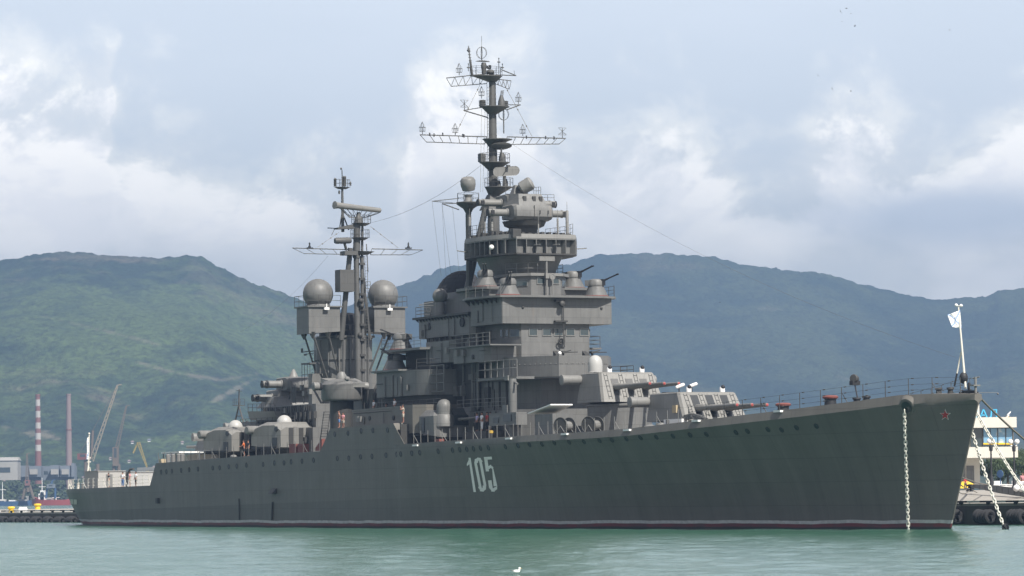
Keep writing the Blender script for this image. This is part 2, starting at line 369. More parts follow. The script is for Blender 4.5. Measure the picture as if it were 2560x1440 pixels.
for px, py in PH:
    q = onhull(px, py); nn = frame_on_hull(q)
    r = .21 if px < 1250 else .19
    m_ = MB().use(0).lathe([(r + .06, -.05), (r + .06, .035), (r, .04), (r, -.02)], q, nn, 14); m_.use(1).lathe([(r, -.03), (r, .012)], q, nn, 14)
    m_.build('porthole', ['grey_dark', 'porthole_dark'], HULL)
# number 105: strokes given in picture-like units on a 3-digit panel, wrapped on the hull side
def wrap(poly, o=.025, sub=7):
    """poly: quads [(px,py)*4] on the hull"""
    mb = MB()
    for q in poly:
        a, b, c, d = [Vector(k) for k in q]; g = []
        for i in range(sub + 1):
            for j in range(3):
                k = a.lerp(b, j / 2).lerp(d.lerp(c, j / 2), i / sub); g.append(onhull(k.x, k.y, o))
        mb.add(g, [(i * 3 + j, i * 3 + j + 1, i * 3 + j + 4, i * 3 + j + 3) for i in range(sub) for j in range(2)])
    return mb
def zq(pts): return [(1020 + a / 4, 960 + b / 4) for a, b in pts]
one = [zq([(612, 738), (634, 738), (677, 1080), (652, 1080)]), zq([(612, 738), (622, 790), (598, 822), (596, 800)])]
zo = [(700, 735), (728, 740), (746, 775), (780, 1010), (776, 1055), (755, 1077), (725, 1072), (706, 1030), (670, 790), (676, 752)]
zi = [(705, 763), (716, 765), (722, 785), (754, 1015), (753, 1035), (745, 1047), (737, 1045), (731, 1020), (697, 790), (698, 772)]
zero = [zq([zo[i], zo[(i + 1) % 10], zi[(i + 1) % 10], zi[i]]) for i in range(10)]
five = [zq([(766, 730), (834, 726), (838, 754), (770, 758)]), zq([(768, 735), (790, 735), (808, 872), (786, 872)]), zq([(788, 846), (806, 850), (806, 874), (786, 874)]),
        zq([(800, 830), (826, 806), (834, 834), (810, 858)]), zq([(826, 806), (850, 830), (848, 862), (834, 834)]), zq([(848, 830), (862, 850), (890, 1020), (864, 1024)]),
        zq([(890, 1020), (888, 1052), (864, 1078), (862, 1040)]), zq([(862, 1040), (864, 1078), (838, 1074), (846, 1046)]), zq([(838, 1074), (820, 1040), (842, 1030), (846, 1046)]),
        zq([(808, 964), (832, 962), (844, 1036), (818, 1038)])]
def bold(qs, k=2.7):
    out = []
    for q in qs:
        cx = sum(p[0] for p in q) / 4; out.append([(p[0] + (k * .5 if p[0] > cx else -k * .5), p[1]) for p in q])
    return out
for q in (one, zero, five): wrap(bold(q)).build('hull_number', 'number_white', HULL)
def star(cx, cy, R, k=.40):
    p = [(cx + R * (1 if i % 2 == 0 else k) * math.sin(math.pi * i / 5) * .95, cy - R * (1 if i % 2 == 0 else k) * math.cos(math.pi * i / 5)) for i in range(10)]
    return [[(cx, cy), p[i], p[(i + 1) % 10], p[(i + 1) % 10]] for i in range(10)]
ST = wrap(star(2364, 1037.5, 15.5), .03, 2).build('star_emblem', 'white', HULL); wrap(star(2364, 1037.5, 12.9), .05, 2).build('star_centre', 'star_red', ST)
# hull fittings: hawse bolster, stem bar, vertical pipes, scupper, white name plate near the stern
q = onhull(2268, 1017); hn = frame_on_hull(q)
m_ = MB().use(0).lathe([(.95, -.3), (.74, .03), (.60, .08), (.50, .06)], q, hn, 22, (1.0, .9)); m_.use(1).lathe([(.52, .0), (.50, .10)], q, hn, 22, (1.0, .9))
HAW = m_.build('hawse_pipe', ['hull', 'porthole_dark'], HULL)
q2 = Vector((q.x, -q.y, q.z))
m_ = MB().use(0).lathe([(.95, -.3), (.74, .03), (.60, .08), (.50, .06)], q2, (hn.x, -hn.y, hn.z), 22, (1.0, .9)); m_.use(1).lathe([(.52, .0), (.50, .10)], q2, (hn.x, -hn.y, hn.z), 22, (1.0, .9))
m_.build('hawse_pipe', ['hull', 'porthole_dark'], HULL)
for (x0, y0), (x1, y1), r in (((599, 1247), (600, 1300), .06), ((683, 1255), (681, 1300), .09)):
    a, b = onhull(x0, y0, .08), onhull(x1, y1, .08); MB().path([a, a.lerp(b, .5), b], r).build('drain_pipe', 'grey_dark', HULL)
a = onhull(686, 1232, .0); MB().prism([(a.x - .9, a.y), (a.x + .7, a.y), (a.x + .7, a.y - .55), (a.x - .4, a.y - .55)], a.z - .1, a.z + .45, [(a.x - .9, a.y), (a.x + .7, a.y), (a.x + .7, a.y - .1), (a.x - .4, a.y - .1)]).build('discharge_scoop', 'grey_dark', HULL)
a = onhull(397, 1252); MB().box(a.x - .3, a.x + .3, a.y - .3, a.y + .1, a.z - .3, a.z + .3).build('discharge_scoop', 'grey_dark', HULL)
wrap([[(176, 1248), (183.5, 1248.5), (184, 1261), (177.5, 1260)], [(185, 1248.5), (193, 1249), (193, 1261), (185.5, 1261)]], .05, 3).build('name_plate', 'cream', HULL)
a, b, c_, d_ = onhull(194, 1230, .1), onhull(194, 1262, .1), onhull(206, 1276, .1), onhull(193, 1279, .1)
for i, (px, py) in enumerate(((1040, 1113), (1148, 1106), (1273, 1096), (1413, 1085), (1569, 1075), (1741, 1052), (1946, 1028))):
    a = onhull(px, py + 2, .0); MB().box(a.x - .55, a.x + .55, a.y - .16, a.y + .2, a.z - .02, a.z + .14).build('fairlead', 'white', HULL)
def part(name, mb, mat='grey', parent=None, **k): return mb.build(name, mat, parent or SHIP, **k)
def win(parent, px0, py0, px1, py1, y=None, s=None, out=.04):
    f = (lambda a, b: A(a, b, y)) if y is not None else (lambda a, b: B(a, b, s))
    P, Q = f(px0, py0), f(px1, py1)
    fr = MB(); pn = MB()
    if s is not None:
        y0, y1 = sorted((P.y, Q.y)); z0, z1 = sorted((P.z, Q.z)); g = .07
        for b in ((y0 - g, y1 + g, z1, z1 + g), (y0 - g, y1 + g, z0 - g, z0), (y0 - g, y0, z0, z1), (y1, y1 + g, z0, z1)): fr.box(s, s + out + .03, *b)
        pn.box(s, s + out, y0, y1, z0, z1)
    else:
        s0, s1 = sorted((P.x, Q.x)); z0, z1 = sorted((P.z, Q.z)); g = .07
        for b in ((s0 - g, s1 + g, z1, z1 + g), (s0 - g, s1 + g, z0 - g, z0), (s0 - g, s0, z0, z1), (s1, s1 + g, z0, z1)): fr.box(b[0], b[1], y - out - .03, y, b[2], b[3])
        pn.box(s0, s1, y - out, y, z0, z1)
    w = fr.build('window', 'grey_pale', parent); pn.build('pane', 'glass', w); return w
def sym(poly): return poly + [(s, -y) for s, y in reversed(poly)]
def chord(s0, s1, w, r=1.0):   # rectangle with cut corners
    return sym([(s0, -(w - r)), (s1, -(w - r))]) if r == 0 else [(s0, -w + r), (s0 + r, -w), (s1 - r, -w), (s1, -w + r), (s1, w - r), (s1 - r, w), (s0 + r, w), (s0, w - r)]
# ---------------------------------------------------------------- main gun turrets
def turret(s0, s1t, s1b, zb, zt, wt=2.75, wb=3.15, dome=False, barz=None, blen=6.6, open_ports=False, flip=1, bz=8.2, earz=None, ears=None, lights=False):
    ring = lambda z, sf, w, sb: [(sb, -w * .62, z), (sb + 1.3, -w, z), (sf - .25, -w, z), (sf, -w + .18, z), (sf, w - .18, z), (sf - .25, w, z), (sb + 1.3, w, z), (sb, w * .62, z)]
    fx = lambda h: s1b + (s1t - s1b) * (h - zb) / (zt - zb)
    mb = MB().loft([ring(zb, s1b, wb, s0), ring(zt - .10, fx(zt - .10), wt + .02, s0 + .2), ring(zt, s1t - .06, wt - .08, s0 + .35)])
    if flip < 0:
        mb.v = [(2 * s0 - a, b, c) for a, b, c in mb.v]
    T = mb.build('gun_turret', 'grey_light', SHIP, smooth=12)
    S = lambda s: s if flip > 0 else 2 * s0 - s
    bm_ = MB().lathe([(wb * .93, bz), (wb * .93, zb - .35), (wb * .98, zb - .33), (wb * .98, zb - .2), (wb * .8, zb + .02)], (S(s0 + 3.6), 0, 0), n=32); bm_.build('barbette', 'grey', T)
    for yy in (-1.45, 0, 1.45):
        a = Vector((S(fx(barz) - .5), yy, barz)); b = Vector((S(fx(barz) - .5 + blen), yy, barz + .10))
        g = MB().lathe([(.32, 0), (.31, 1.2), (.25, 1.5), (.20, 3.4), (.145, (b - a).length - .35), (.17, (b - a).length - .3), (.165, (b - a).length)], a, b - a, 14)
        g.build('gun_barrel', 'grey_light', T)
        MB().lathe([(.13, 0), (.13, .04), (.09, .07)], b, b - a, 12).build('muzzle_plug', 'red', T)
        # gun ports: upright recess with a canvas bag or dark opening
        h0, h1 = barz - .75, barz + (1.15 if open_ports else .75)
        gp = MB(); w = .36
        gp.add([(S(fx(h0) + .03), yy - w, h0), (S(fx(h0) + .03), yy + w, h0), (S(fx(h1) + .03), yy + w, h1), (S(fx(h1) + .03), yy - w, h1),
                (S(fx(h0) - .2), yy - w, h0), (S(fx(h0) - .2), yy + w, h0), (S(fx(h1) - .2), yy + w, h1), (S(fx(h1) - .2), yy - w, h1)],
               [(0, 1, 2, 3), (4, 7, 6, 5), (0, 4, 5, 1), (1, 5, 6, 2), (2, 6, 7, 3), (3, 7, 4, 0)])
        gp.build('gun_port', 'porthole_dark' if open_ports else 'mast_grey', T)
    # ladders of armour battens on the sloping face
    for yy in (-2.25, -.75, .75, 2.3):
        l = MB()
        for q in (-.16, .16):
            l.tube((S(fx(zb + .3) + .04), yy + q, zb + .3), (S(fx(zt - .15) + .04), yy + q, zt - .15), .016, n=5)
        for i in range(5):
            h = zb + .5 + i * (zt - zb - .8) / 4; l.tube((S(fx(h) + .04), yy - .16, h), (S(fx(h) + .04), yy + .16, h), .016, n=5)
        l.build('ladder', 'mast_grey', T)
    es, ez = ears
    for sg in (-1, 1):
        e = MB().lathe([(.36, 0), (.40, .3), (.44, .5), (.44, 1.85), (.47, 1.87), (.47, 2.15), (.40, 2.18)], (S(es), sg * (wb - .55), ez), (0, sg, 0), 18); e.build('rangefinder_tube', 'grey_pale', T)
    if dome:
        d_ = MB().lathe([(.62, 0), (.68, .12), (.64, .16), (.66, .75), (.62, 1.15), (.48, 1.45), (.25, 1.62), (.03, 1.67)], (S(es + .5), -1.55, zt - .02), n=24); d_.build('radome', 'radome_white', T)
    for yy in (-1.2, 2.1):
        pz = MB().use(0).lathe([(.23, 0), (.23, .42), (.16, .52)], (S(s1t - 1.1), yy, zt - .02), n=12); pz.use(1).sph((S(s1t - .98), yy, zt + .46), .19, 10, 6); pz.build('periscope', ['white', 'black'], T)
    hat = MB()
    for yy in (-1.6, 1.4): hat.box(S(s0 + 2), S(s0 + 2.9), yy - .4, yy + .4, zt - .02, zt + .1)
    hat.build('hatch', 'grey_dark', T)
    return T
TB = turret(146.9, 152.0, 153.3, 11.25, 13.95, barz=12.6, ears=(148.3, 13.35), dome=True, blen=7.0, bz=8.1)
TA = turret(160.4, 167.0, 168.7, 9.25, 11.72, wt=2.85, barz=10.30, ears=(161.6, 11.0), open_ports=True, blen=7.4, bz=8.2)
for a in ((1690, 969), (1722, 967)):
    q = A(a[0], a[1], -1.0 if a[0] < 1700 else .6); q.z = max(q.z, 12.1)
    MB().use(0).lathe([(.10, 0), (.15, .1), (.15, .8), (.12, .85)], q, (.0, .9, .32), 12).use(1).tube(q + Vector((0, .3, .1)), (q.x, q.y + .3, 11.68), .05).build('floodlight', ['white', 'black'], SHIP)
q = A(1687, 1022, -3.1); MB().box(q.x - .35, q.x + .35, -3.17, -2.95, q.z - .35, q.z + .3).build('wooden_cover', 'tan', TA)
# aft turrets, partly hidden behind the small mounts
TC = turret(66.4, 71.5, 72.8, 9.0, 11.0, barz=9.9, ears=(68.4, 10.9), blen=7.0, flip=-1, bz=7.0)
TD = turret(56.4, 61.5, 62.8, 7.75, 10.3, barz=8.9, ears=(58.3, 9.95), blen=7.0, flip=-1, bz=4.4)
# ---------------------------------------------------------------- 100 mm twin mounts along the side
def dual_mount(loc, face=1, radome=False):
    # local x towards the bow, body trained along the ship
    prof = [(-2.3, 0.25), (-2.3, 1.75), (-1.7, 2.15), (-.6, 2.42), (1.2, 2.42), (1.9, 2.05), (2.15, 1.9), (2.15, .05), (1.2, -.1), (-.6, .1)]
    inner = [(a * .93, .12 + (b - .05) * .99 + .03) for a, b in prof]
    w = 2.15
    mb = MB(); r = lambda pf, y: [(a, y, b) for a, b in pf]
    top = lambda pf, dz: [(a, b - (dz if b > 1.5 else 0)) for a, b in pf]
    mb.loft([r(top(prof, .32), -w), r(prof, -w + .55), r(prof, w - .55), r(top(prof, .32), w)])
    M = mb.build('dual_purpose_gun', 'grey_light', SHIP, loc, math.radians(16), smooth=12)
    M.scale = (1.12, 1.12, 1.12)
    MB().lathe([(1.55, -1.0), (1.7, -.6), (1.9, .0), (1.9, .3)], n=24).build('pedestal', 'grey_dark', M)
    MB().box(-2.1, 1.6, -2.3, -1.3, -.06, .14).build('foot_platform', 'black', M)
    if not radome:
        MB().sph((.35, -.3, 2.36), .72, 18, 8, lo=0).build('dome_cap', 'radome_white', M)
        MB().lathe([(.34, 0), (.40, .05), (.40, 1.3), (.3, 1.4)], (-2.25, -1.35, 1.72), (.0, -1, 0), 16).build('rangefinder_tube', 'grey_pale', M)
        for yy in (-.95, .25): MB().box(2.10, 2.19, yy - .26, yy + .26, .25, 1.85).build('gun_port', 'grey_dark', M)
        MB().box(2.13, 2.22, -.62, -.36, .1, 1.95).build('rib', 'grey_pale', M)
        MB().box(.9, 1.6, -2.2, -2.1, .2, .95).build('door', 'porthole_dark', M)
        MB().lathe([(.26, 0), (.24, .1)], (1.5, -2.12, 1.75), (0, -1, 0), 14).build('sight_port', 'porthole_dark', M)
    return M
q1 = A(562, 1127, -7.0); D1 = dual_mount((q1.x + 3.3, -7.0, 8.0))
q2 = A(692, 1117, -7.0); D2 = dual_mount((q2.x + 2.2, -7.0, 8.2))
# forward mount trained to the bow quarter, with domed director and twin barrels
q3 = A(1120, 1092, -7.2)
F = empty('dual_purpose_gun', (q3.x, -7.2, 8.65), math.radians(4)); F.parent = SHIP
MB().loft([[(-1.8, -2.1, .25), (1.5, -2.3, .0), (1.9, -1.9, -.1), (1.9, 2.2, -.1), (-1.8, 2.2, .2)], [(-1.8, -2.1, 1.9), (1.4, -2.3, 1.9), (1.85, -1.9, 1.9), (1.8, 2.2, 1.9), (-1.8, 2.2, 1.9)], [(-1.4, -1.6, 2.5), (.7, -1.8, 2.45), (.9, -1.5, 2.45), (.8, 1.7, 2.45), (-1.4, 1.7, 2.5)]]).build('gun_shield', 'grey', F, smooth=20)
MB().lathe([(.95, .9), (.86, 1.9), (.72, 2.05), (.72, 2.65), (.70, 2.95), (.5, 3.3), (.22, 3.46), (.03, 3.48)], (1.5, -1.2, .0), n=24).build('radome', 'grey', F)
for yy in (.15, .7): MB().lathe([(.16, 0), (.15, .8), (.10, 1.2), (.085, 3.4), (.12, 3.42), (.12, 3.55)], (1.6, yy, 1.55), (1, .0, .03), 10).build('gun_barrel', 'grey_pale', F)
MB().prism([(1.7, -.35), (1.94, -.35), (1.94, 1.15), (1.7, 1.15)], 1.0, 1.95).build('gun_port', 'porthole_dark', F)
MB().loft([[(1.86, -.4, 1.9), (1.86, 1.2, 1.9), (.6, 1.2, 1.95), (.6, -.4, 1.95)], [(1.3, -.3, 2.6), (1.3, 1.1, 2.6), (.6, 1.1, 2.65), (.6, -.3, 2.65)]]).build('sight_hood', 'grey_dark', F)
MB().box(-1.1, -.6, -2.26, -2.1, .4, 1.75).build('door', 'porthole_dark', F)
MB().box(-2.2, .2, -2.75, -2.0, .1, .2).build('foot_platform', 'black', F)
MB().lathe([(1.5, -1.0), (1.7, -.5), (1.9, .1)], n=24).build('pedestal', 'grey_dark', F)
MB().lathe([(.75, 0), (.75, 1.7), (.6, 1.9), (.2, 1.95)], (1.4, 1.75, .8), n=16).build('sight_hood', 'grey', F)
# ---------------------------------------------------------------- deckhouses
def wall_door(parent, s, y, z, h=1.8, w=.75):
    d = MB().box(s - w / 2, s + w / 2, y - .07, y + .02, z, z + h).build('door', 'grey', parent)
    return d
DH = MB()
DH.prism(sym([(139.8, -2.6), (137.0, -4.7), (100, -4.7)]), 7.4, 13.86)
DH.prism(sym([(143.2, -3.0), (140.2, -5.6), (126, -5.9), (100, -5.9)]), 7.4, 10.9)
DH = DH.build('deckhouse', 'grey', SHIP)
MB().prism(sym([(128.5, -7.7), (112, -7.7)]), 10.95, 11.2).build('gallery_deck', 'grey_dark', DH)
for s in (113, 117, 121, 125, 128): MB().tube((s, -7.4, 8), (s, -7.4, 10.9), .09, n=8).tube((s, -7.4, 10.2), (s, -6.4, 10.95), .06).build('pillar', 'grey', DH)
MB().rail([(112, -7.6, 11.2), (128.3, -7.6, 11.2)], 1.05, .025).build('guard_rail', 'grey', DH)
for s, z in ((115, 8.1), (120.5, 8.1), (126, 8.1), (133, 8.2)): wall_door(DH, s, -5.9, z)
for s, z in ((116, 11.3), (123, 11.3), (131.5, 11.3)): wall_door(DH, s, -4.7, z)
vr = Pieces(DH, 'grey_dark'); random.seed(3)
for i in range(26):
    s = 103 + i * 1.4 + random.random() * .6; r = random.choice((.05, .07, .1)); vr.tube((s, -4.78, 11.25), (s, -4.78, 13.8), r, n=6)
for i in range(22):
    s = 104 + i * 1.55 + random.random() * .6; vr.tube((s, -5.97, 8.2), (s, -5.97, 10.8), random.choice((.04, .06, .09)), n=6)
for i in range(12):
    s = 103 + i * 2.6 + random.random(); vr.box(s, s + .5 + random.random() * .6, -5.9 - .35, -5.9, 8.6 + random.random(), 9.6 + random.random())
    vr.box(s, s + .4 + random.random() * .6, -4.7 - .3, -4.7, 11.5 + random.random(), 12.4 + random.random())
MB().rail([(128.5, -6.0, 11.0), (139, -5.9, 11.0)], 1.05, .03).build('guard_rail', 'grey_pale', DH)
# raised side house with the rounded gun tub over it
a, b = A(880, 1025, -9.7), A(1042, 1011, -9.7)
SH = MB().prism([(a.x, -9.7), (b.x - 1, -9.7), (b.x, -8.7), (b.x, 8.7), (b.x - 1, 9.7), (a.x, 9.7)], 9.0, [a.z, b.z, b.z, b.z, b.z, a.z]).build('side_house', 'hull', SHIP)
MB().path([(a.x + .5, -9.74, a.z - .35), (b.x - 6, -9.74, b.z - .45)], .05).build('pipe_run', 'grey_dark', SH)
HZ = a.z
a, b = A(933, 935, -8.3), A(1062, 925, -8.3); tz0 = A(940, 995, -8.3).z
tub = [(a.x, -7.2), (a.x + .8, -8.3), (b.x - 2.0, -8.3), (b.x - .6, -7.6), (b.x, -6.0), (b.x, -3), (a.x, -3)]
TUB = MB().prism(tub, tz0, b.z + .1).build('gun_tub', 'grey', SHIP)
MB().prism([(a.x - .5, -7.4), (a.x + .5, -8.8), (a.x + 7.2, -8.8), (a.x + 7.2, -3), (a.x - .5, -3)], b.z + .1, b.z + .28).build('gun_platform', 'grey', TUB)
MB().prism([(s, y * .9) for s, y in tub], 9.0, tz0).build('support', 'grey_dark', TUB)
tubz = b.z + .28
uz = A(1010, 873, -7.0).z
u0, u1 = A(942, 882, -7.6).x, A(1060, 865, -7.6).x
UT = MB().prism([(u0, -6.6), (u0 + 1, -7.6), (u1 - 1, -7.6), (u1, -6), (u1, -3), (u0, -3)], uz - .22, uz).build('gun_platform', 'grey', SHIP)
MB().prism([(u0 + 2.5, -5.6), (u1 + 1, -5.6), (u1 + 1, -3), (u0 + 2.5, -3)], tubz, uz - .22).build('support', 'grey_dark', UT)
MB().rail([(u0, -6.5, uz), (u0 + 1, -7.5, uz), (u1 - 1, -7.5, uz)], 1.0, .022).build('guard_rail', 'mast_grey', UT)
MB().rail([(b.x - 2, -8.25, b.z + .1), (b.x - .6, -7.5, b.z + .1), (b.x, -5.6, b.z + .1)], 1.0, .022).build('guard_rail', 'mast_grey', TUB)
BK = MB().prism([(125.22, -10.5), (125.4, -10.5), (125.4, -4.0), (125.22, -4.0)], 7.9, 9.9).build('shade_panel', 'grey_dark', SH)  # dark panel over the sunlit end face, its colour standing in for recess shade
MB().lathe([(.45, 0), (.5, .1), (.35, .14)], (125.42, -9.3, 9.0), (1, 0, 0), 18).build('vent', 'black', BK)
MB().prism([(124.6, -10.93), (126.9, -10.83), (126.9, -10.79), (124.6, -10.89)], 7.9, [9.98, 8.0, 8.0, 9.98]).build('bulwark', 'hull', SH)
# ---------------------------------------------------------------- light twin gun mounts (one shape, copied)
def aa_gun(parent, loc, rz):
    G = empty('anti_aircraft_gun', loc, rz); G.parent = parent
    MB().lathe([(1.16, 0), (1.16, .06), (.76, .92), (.76, 1.0)], n=24).build('gun_base', 'grey', G)
    MB().lathe([(1.19, -.02), (1.19, .10), (1.14, .12)], n=24).build('base_ring', 'redoxide', G)
    h = MB().lathe([(.70, .98), (.80, 1.05), (.80, 1.42), (.66, 1.62), (.3, 1.70)], n=20); h.box(-.85, -.1, -.66, .66, 1.04, 1.58)
    h.build('gun_house', 'grey', G)
    MB().box(.3, .88, -.24, .24, 1.08, 1.66).build('gun_port', 'black', G)
    for y in (-.12, .12): MB().lathe([(.075, 0), (.075, .7), (.05, .75), (.045, 1.75), (.065, 1.8), (.065, 1.95)], (.5, y, 1.42), (math.cos(.36), 0, math.sin(.36)), 8).build('gun_barrel', 'black', G)
    return G
g0 = aa_gun(SHIP, (A(1270, 738, -4.6).x, -4.6, 21.56), math.radians(-20))
g1 = copy_tree(g0, SHIP, (g0.location.x, 4.6, 21.56), math.radians(38))
sd2 = MB().prism(sym([(134.6, -5.6), (133.6, -6.2), (129, -6.2), (126.5, -5.0)]), 22.35, 22.6)
sd2.prism(sym([(134.2, -5.2), (127.5, -5.2)]), 21.56, 22.35)
g2 = copy_tree(g0, SHIP, (132.2, -4.6, 22.6), math.radians(-28)); g3 = copy_tree(g0, SHIP, (132.2, 4.6, 22.6), math.radians(30))
q = A(1008, 868, -6.0); g4 = copy_tree(g0, SHIP, (q.x, -6.2, uz), math.radians(215))
q = A(997, 925, -6.8); g5 = copy_tree(g0, SHIP, (q.x - .8, -6.8, tubz), math.radians(-60))
# ---------------------------------------------------------------- bridge tower
BT = MB()
BT.prism(sym([(143.4, -2.55), (138.9, -5.15), (135.9, -5.15), (135.9, -4.0)]), 13.86, 15.0, None)
BT.prism(sym([(143.4, -2.55), (138.9, -5.15), (136.2, -5.15)]), 15.0, 15.78)
PT = BT.build('bridge_parapet', 'grey', SHIP, label='angled lower parapet with a row of rivets in front of the bridge windows')
MB().prism(sym([(143.3, -2.6), (138.9, -5.2), (128, -5.2), (128, -7.2), (133.5, -7.2)][:3]), 13.7, 13.87).build('bridge_deck', 'grey_dark', PT)
rv = MB()
for i in range(9):
    for dy in (-.09, .09): rv.sph((143.42, -2.3 + i * .57 + dy, 15.05), .055, 6, 4)
for i in range(9):
    f = (i + .5) / 9; rv.sph((143.4 - 4.5 * f, -2.57 - 2.6 * f, 15.05), .05, 6, 4)
rv.build('rivet_row', 'grey_pale', PT)
a, b = A(1197, 945, -7.2), A(1277, 938, -7.2)
MB().prism([(a.x, -7.3), (b.x - .2, -7.3), (b.x + .6, -6.9), (b.x + .6, -5.1), (a.x, -4.5)], 13.62, 13.86).build('signal_platform', 'grey', PT)
MB().rail([(a.x, -5.0, 13.86), (a.x, -7.2, 13.86), (b.x - .2, -7.2, 13.86), (b.x + .5, -6.8, 13.86)], 1.55, .035, 2, 1.3).build('guard_rail', 'grey_pale', PT)
MB().box(b.x - .9, b.x - .2, -7.42, -7.28, 13.5, 13.95).build('locker', 'grey_pale', PT)
MB().rail([(138, 5.2, 13.86), (141, 6.4, 13.86), (138, 6.6, 13.86)], 1.1, .03).build('guard_rail', 'mast_grey', PT)
# twin machine guns on the parapet
for yy in (-1.7, 1.3):
    mg = MB()
    mg.tube((142.6, yy, 15.5), (142.6, yy, 16.05), .10); mg.prism([(142.3, yy - .9), (142.9, yy - .9), (142.9, yy - .4), (142.3, yy - .5)], 15.78, [16.25, 15.9, 15.9, 16.25])
    mg.box(142.4, 143.0, yy - .25, yy + .15, 16.0, 16.2)
    for k in (0, 1): mg.tube((142.6, yy + .1 + .2 * k, 16.08 + .05 * k), (142.9, yy + 1.15 + .2 * k, 16.12), .045)
    mg.tube((142.5, yy - .5, 16.0), (142.6, yy + .8, 16.3), .05); mg.build('machine_gun', 'grey_dark', SHIP)
MB().sph((142.9, -2.2, 16.0), .17, 12, 8).tube((142.9, -2.2, 15.7), (142.9, -2.2, 16), .06).build('signal_lamp', 'white', PT)
BR = MB().prism(sym([(137.6, -3.55), (136.3, -4.15), (124.5, -4.15)]), 13.86, 18.95).build('wheelhouse', 'grey', SHIP)
for x0, x1 in ((1323, 1342), (1357, 1377), (1386, 1406), (1416, 1435), (1450, 1470)): win(BR, x0, 822, x1, 838, s=137.6)
for x0, x1 in ((1250.5, 1257), (1264, 1271)): win(BR, x0, 825, x1, 842, y=-4.15)
for sg in (-1, 1):
    c0 = Vector((137.6, sg * 3.55, 0)); c1 = Vector((136.3, sg * 4.15, 0)); nrm = Vector((.6, sg * 1.3, 0)).normalized(); e = .05
    w = MB(); pn = MB(); P = c0.lerp(c1, .12); Q = c0.lerp(c1, .88)
    for o, mb, g in ((.05, w, .07), (.08, pn, 0)):
        a = P - (Q - P).normalized() * g; b = Q + (Q - P).normalized() * g
        mb.prism([tuple((a)[:2]), tuple(b[:2]), tuple((b + nrm * o)[:2]), tuple((a + nrm * o)[:2])], 17.78 - g, 18.45 + g)
    ww = w.build('window', 'grey_pale', BR); pn.build('pane', 'glass', ww)
MB().lathe([(.28, 0), (.28, .35), (.2, .4)], B(1402, 853, 137.6), (1, 0, 0), 16).torus(B(1402, 853, 138.0), .24, .07, (1, 0, 0), 16).build('searchlight', 'grey_dark', BR)
sp = MB(); P = B(1411, 836, 137.68); Q = B(1411, 868, 137.68); sp.path([P, Q, B(1402, 868, 137.68)], .04); sp.build('pipe_run', 'grey_dark', BR)
a = A(1240, 700, 4.2)
MB().prism([(132, 4.1), (134.5, 4.1), (134.5, 6.4), (132, 6.4)], 16.75, 16.9).rail([(134.4, 4.2, 16.9), (134.4, 6.3, 16.9), (132.1, 6.3, 16.9)], 1.1, .03).build('signal_platform', 'grey', BR)
UB = MB().prism(sym([(138.1, -5.65), (138.02, -5.72), (131.2, -5.72)]), 18.95, 21.37)
UB.prism(sym([(131.2, -4.1), (125, -4.1)]), 18.95, 21.37)
UB = UB.build('bridge_wing', 'grey', SHIP)
UD = MB().prism(sym([(138.9, -4.2), (138.3, -6.0), (137.2, -6.6), (133, -6.9), (130.4, -6.2), (129.2, -4.5)]), 21.37, 21.56).build('upper_deck', 'grey', UB)
rl = [(130.5, -6.1, 21.56), (133, -6.8, 21.56), (137.1, -6.5, 21.56), (138.2, -5.9, 21.56)]
MB().rail(rl, 1.05, .025, 2, 1.5, .016).build('guard_rail', 'grey_pale', UB)
MB().rail([(s, -y, z) for s, y, z in rl], 1.05, .025, 3, 1.3).build('guard_rail', 'mast_grey', UB)
sd2.build('gun_platform', 'grey', UB)
q = B(1402, 790, 138.12)
v_ = MB(); v_.box(138.1, 138.5, q.y - .75, q.y + .55, 19.1, 19.25); v_.tube((138.35, q.y + .15, 19.2), (138.35, q.y + .15, 21.0), .06); v_.lathe([(.16, 0), (.26, .1), (.26, .4), (.1, .5)], (138.4, q.y - .1, 20.75), (1, 0, .2), 12); v_.box(138.2, 138.6, q.y - .7, q.y + .2, 21.0, 21.2)
v_.tube((138.3, q.y + .2, 18.9), (138.3, q.y + .2, 16.9), .05)
v_.build('lamp_bracket', 'grey_dark', UB)
for yy in (-3.6, 4.6): MB().sph((138.1, yy, 20.45), .14, 10, 6).build('deck_lamp', 'grey_dark', UB)
# upper conning position
CP = MB().prism(sym([(135.7, -1.55), (134.2, -2.85), (127, -2.85)]), 21.56, 23.55)
CP = CP.build('conning_position', 'grey', SHIP)
MB().prism(sym([(136.0, -1.7), (134.3, -3.15), (127, -3.15)]), 23.55, 23.82).build('roof', 'grey_pale', CP)
for x0, x1 in ((1343, 1362), (1383, 1396)): win(CP, x0, 695, x1, 709, s=135.7)
for sg in (-1, 1):
    c0 = Vector((135.7, sg * 1.55, 0)); c1 = Vector((134.2, sg * 2.85, 0)); nrm = Vector((1.3, sg * 1.5, 0)).normalized()
    P = c0.lerp(c1, .2); Q = c0.lerp(c1, .8); w = MB(); pn = MB()
    for o, mb, g in ((.05, w, .07), (.08, pn, 0)):
        a = P - (Q - P).normalized() * g; b = Q + (Q - P).normalized() * g
        mb.prism([tuple(a[:2]), tuple(b[:2]), tuple((b + nrm * o)[:2]), tuple((a + nrm * o)[:2])], 22.65 - g, 23.2 + g)
    ww = w.build('window', 'grey_pale', CP); pn.build('pane', 'glass', ww)
MB().rail([(133, -2.9, 23.82), (135.2, -1.6, 23.82), (135.2, .4, 23.82)], 1.0, .03, 2, 1.2).build('guard_rail', 'grey_pale', CP)
MB().rail([(133.5, 2.9, 23.82), (130, 3.0, 23.82)], 1.0, .03, 3, 1.2).build('guard_rail', 'mast_grey', CP)
q = B(1366, 647, 136.1)
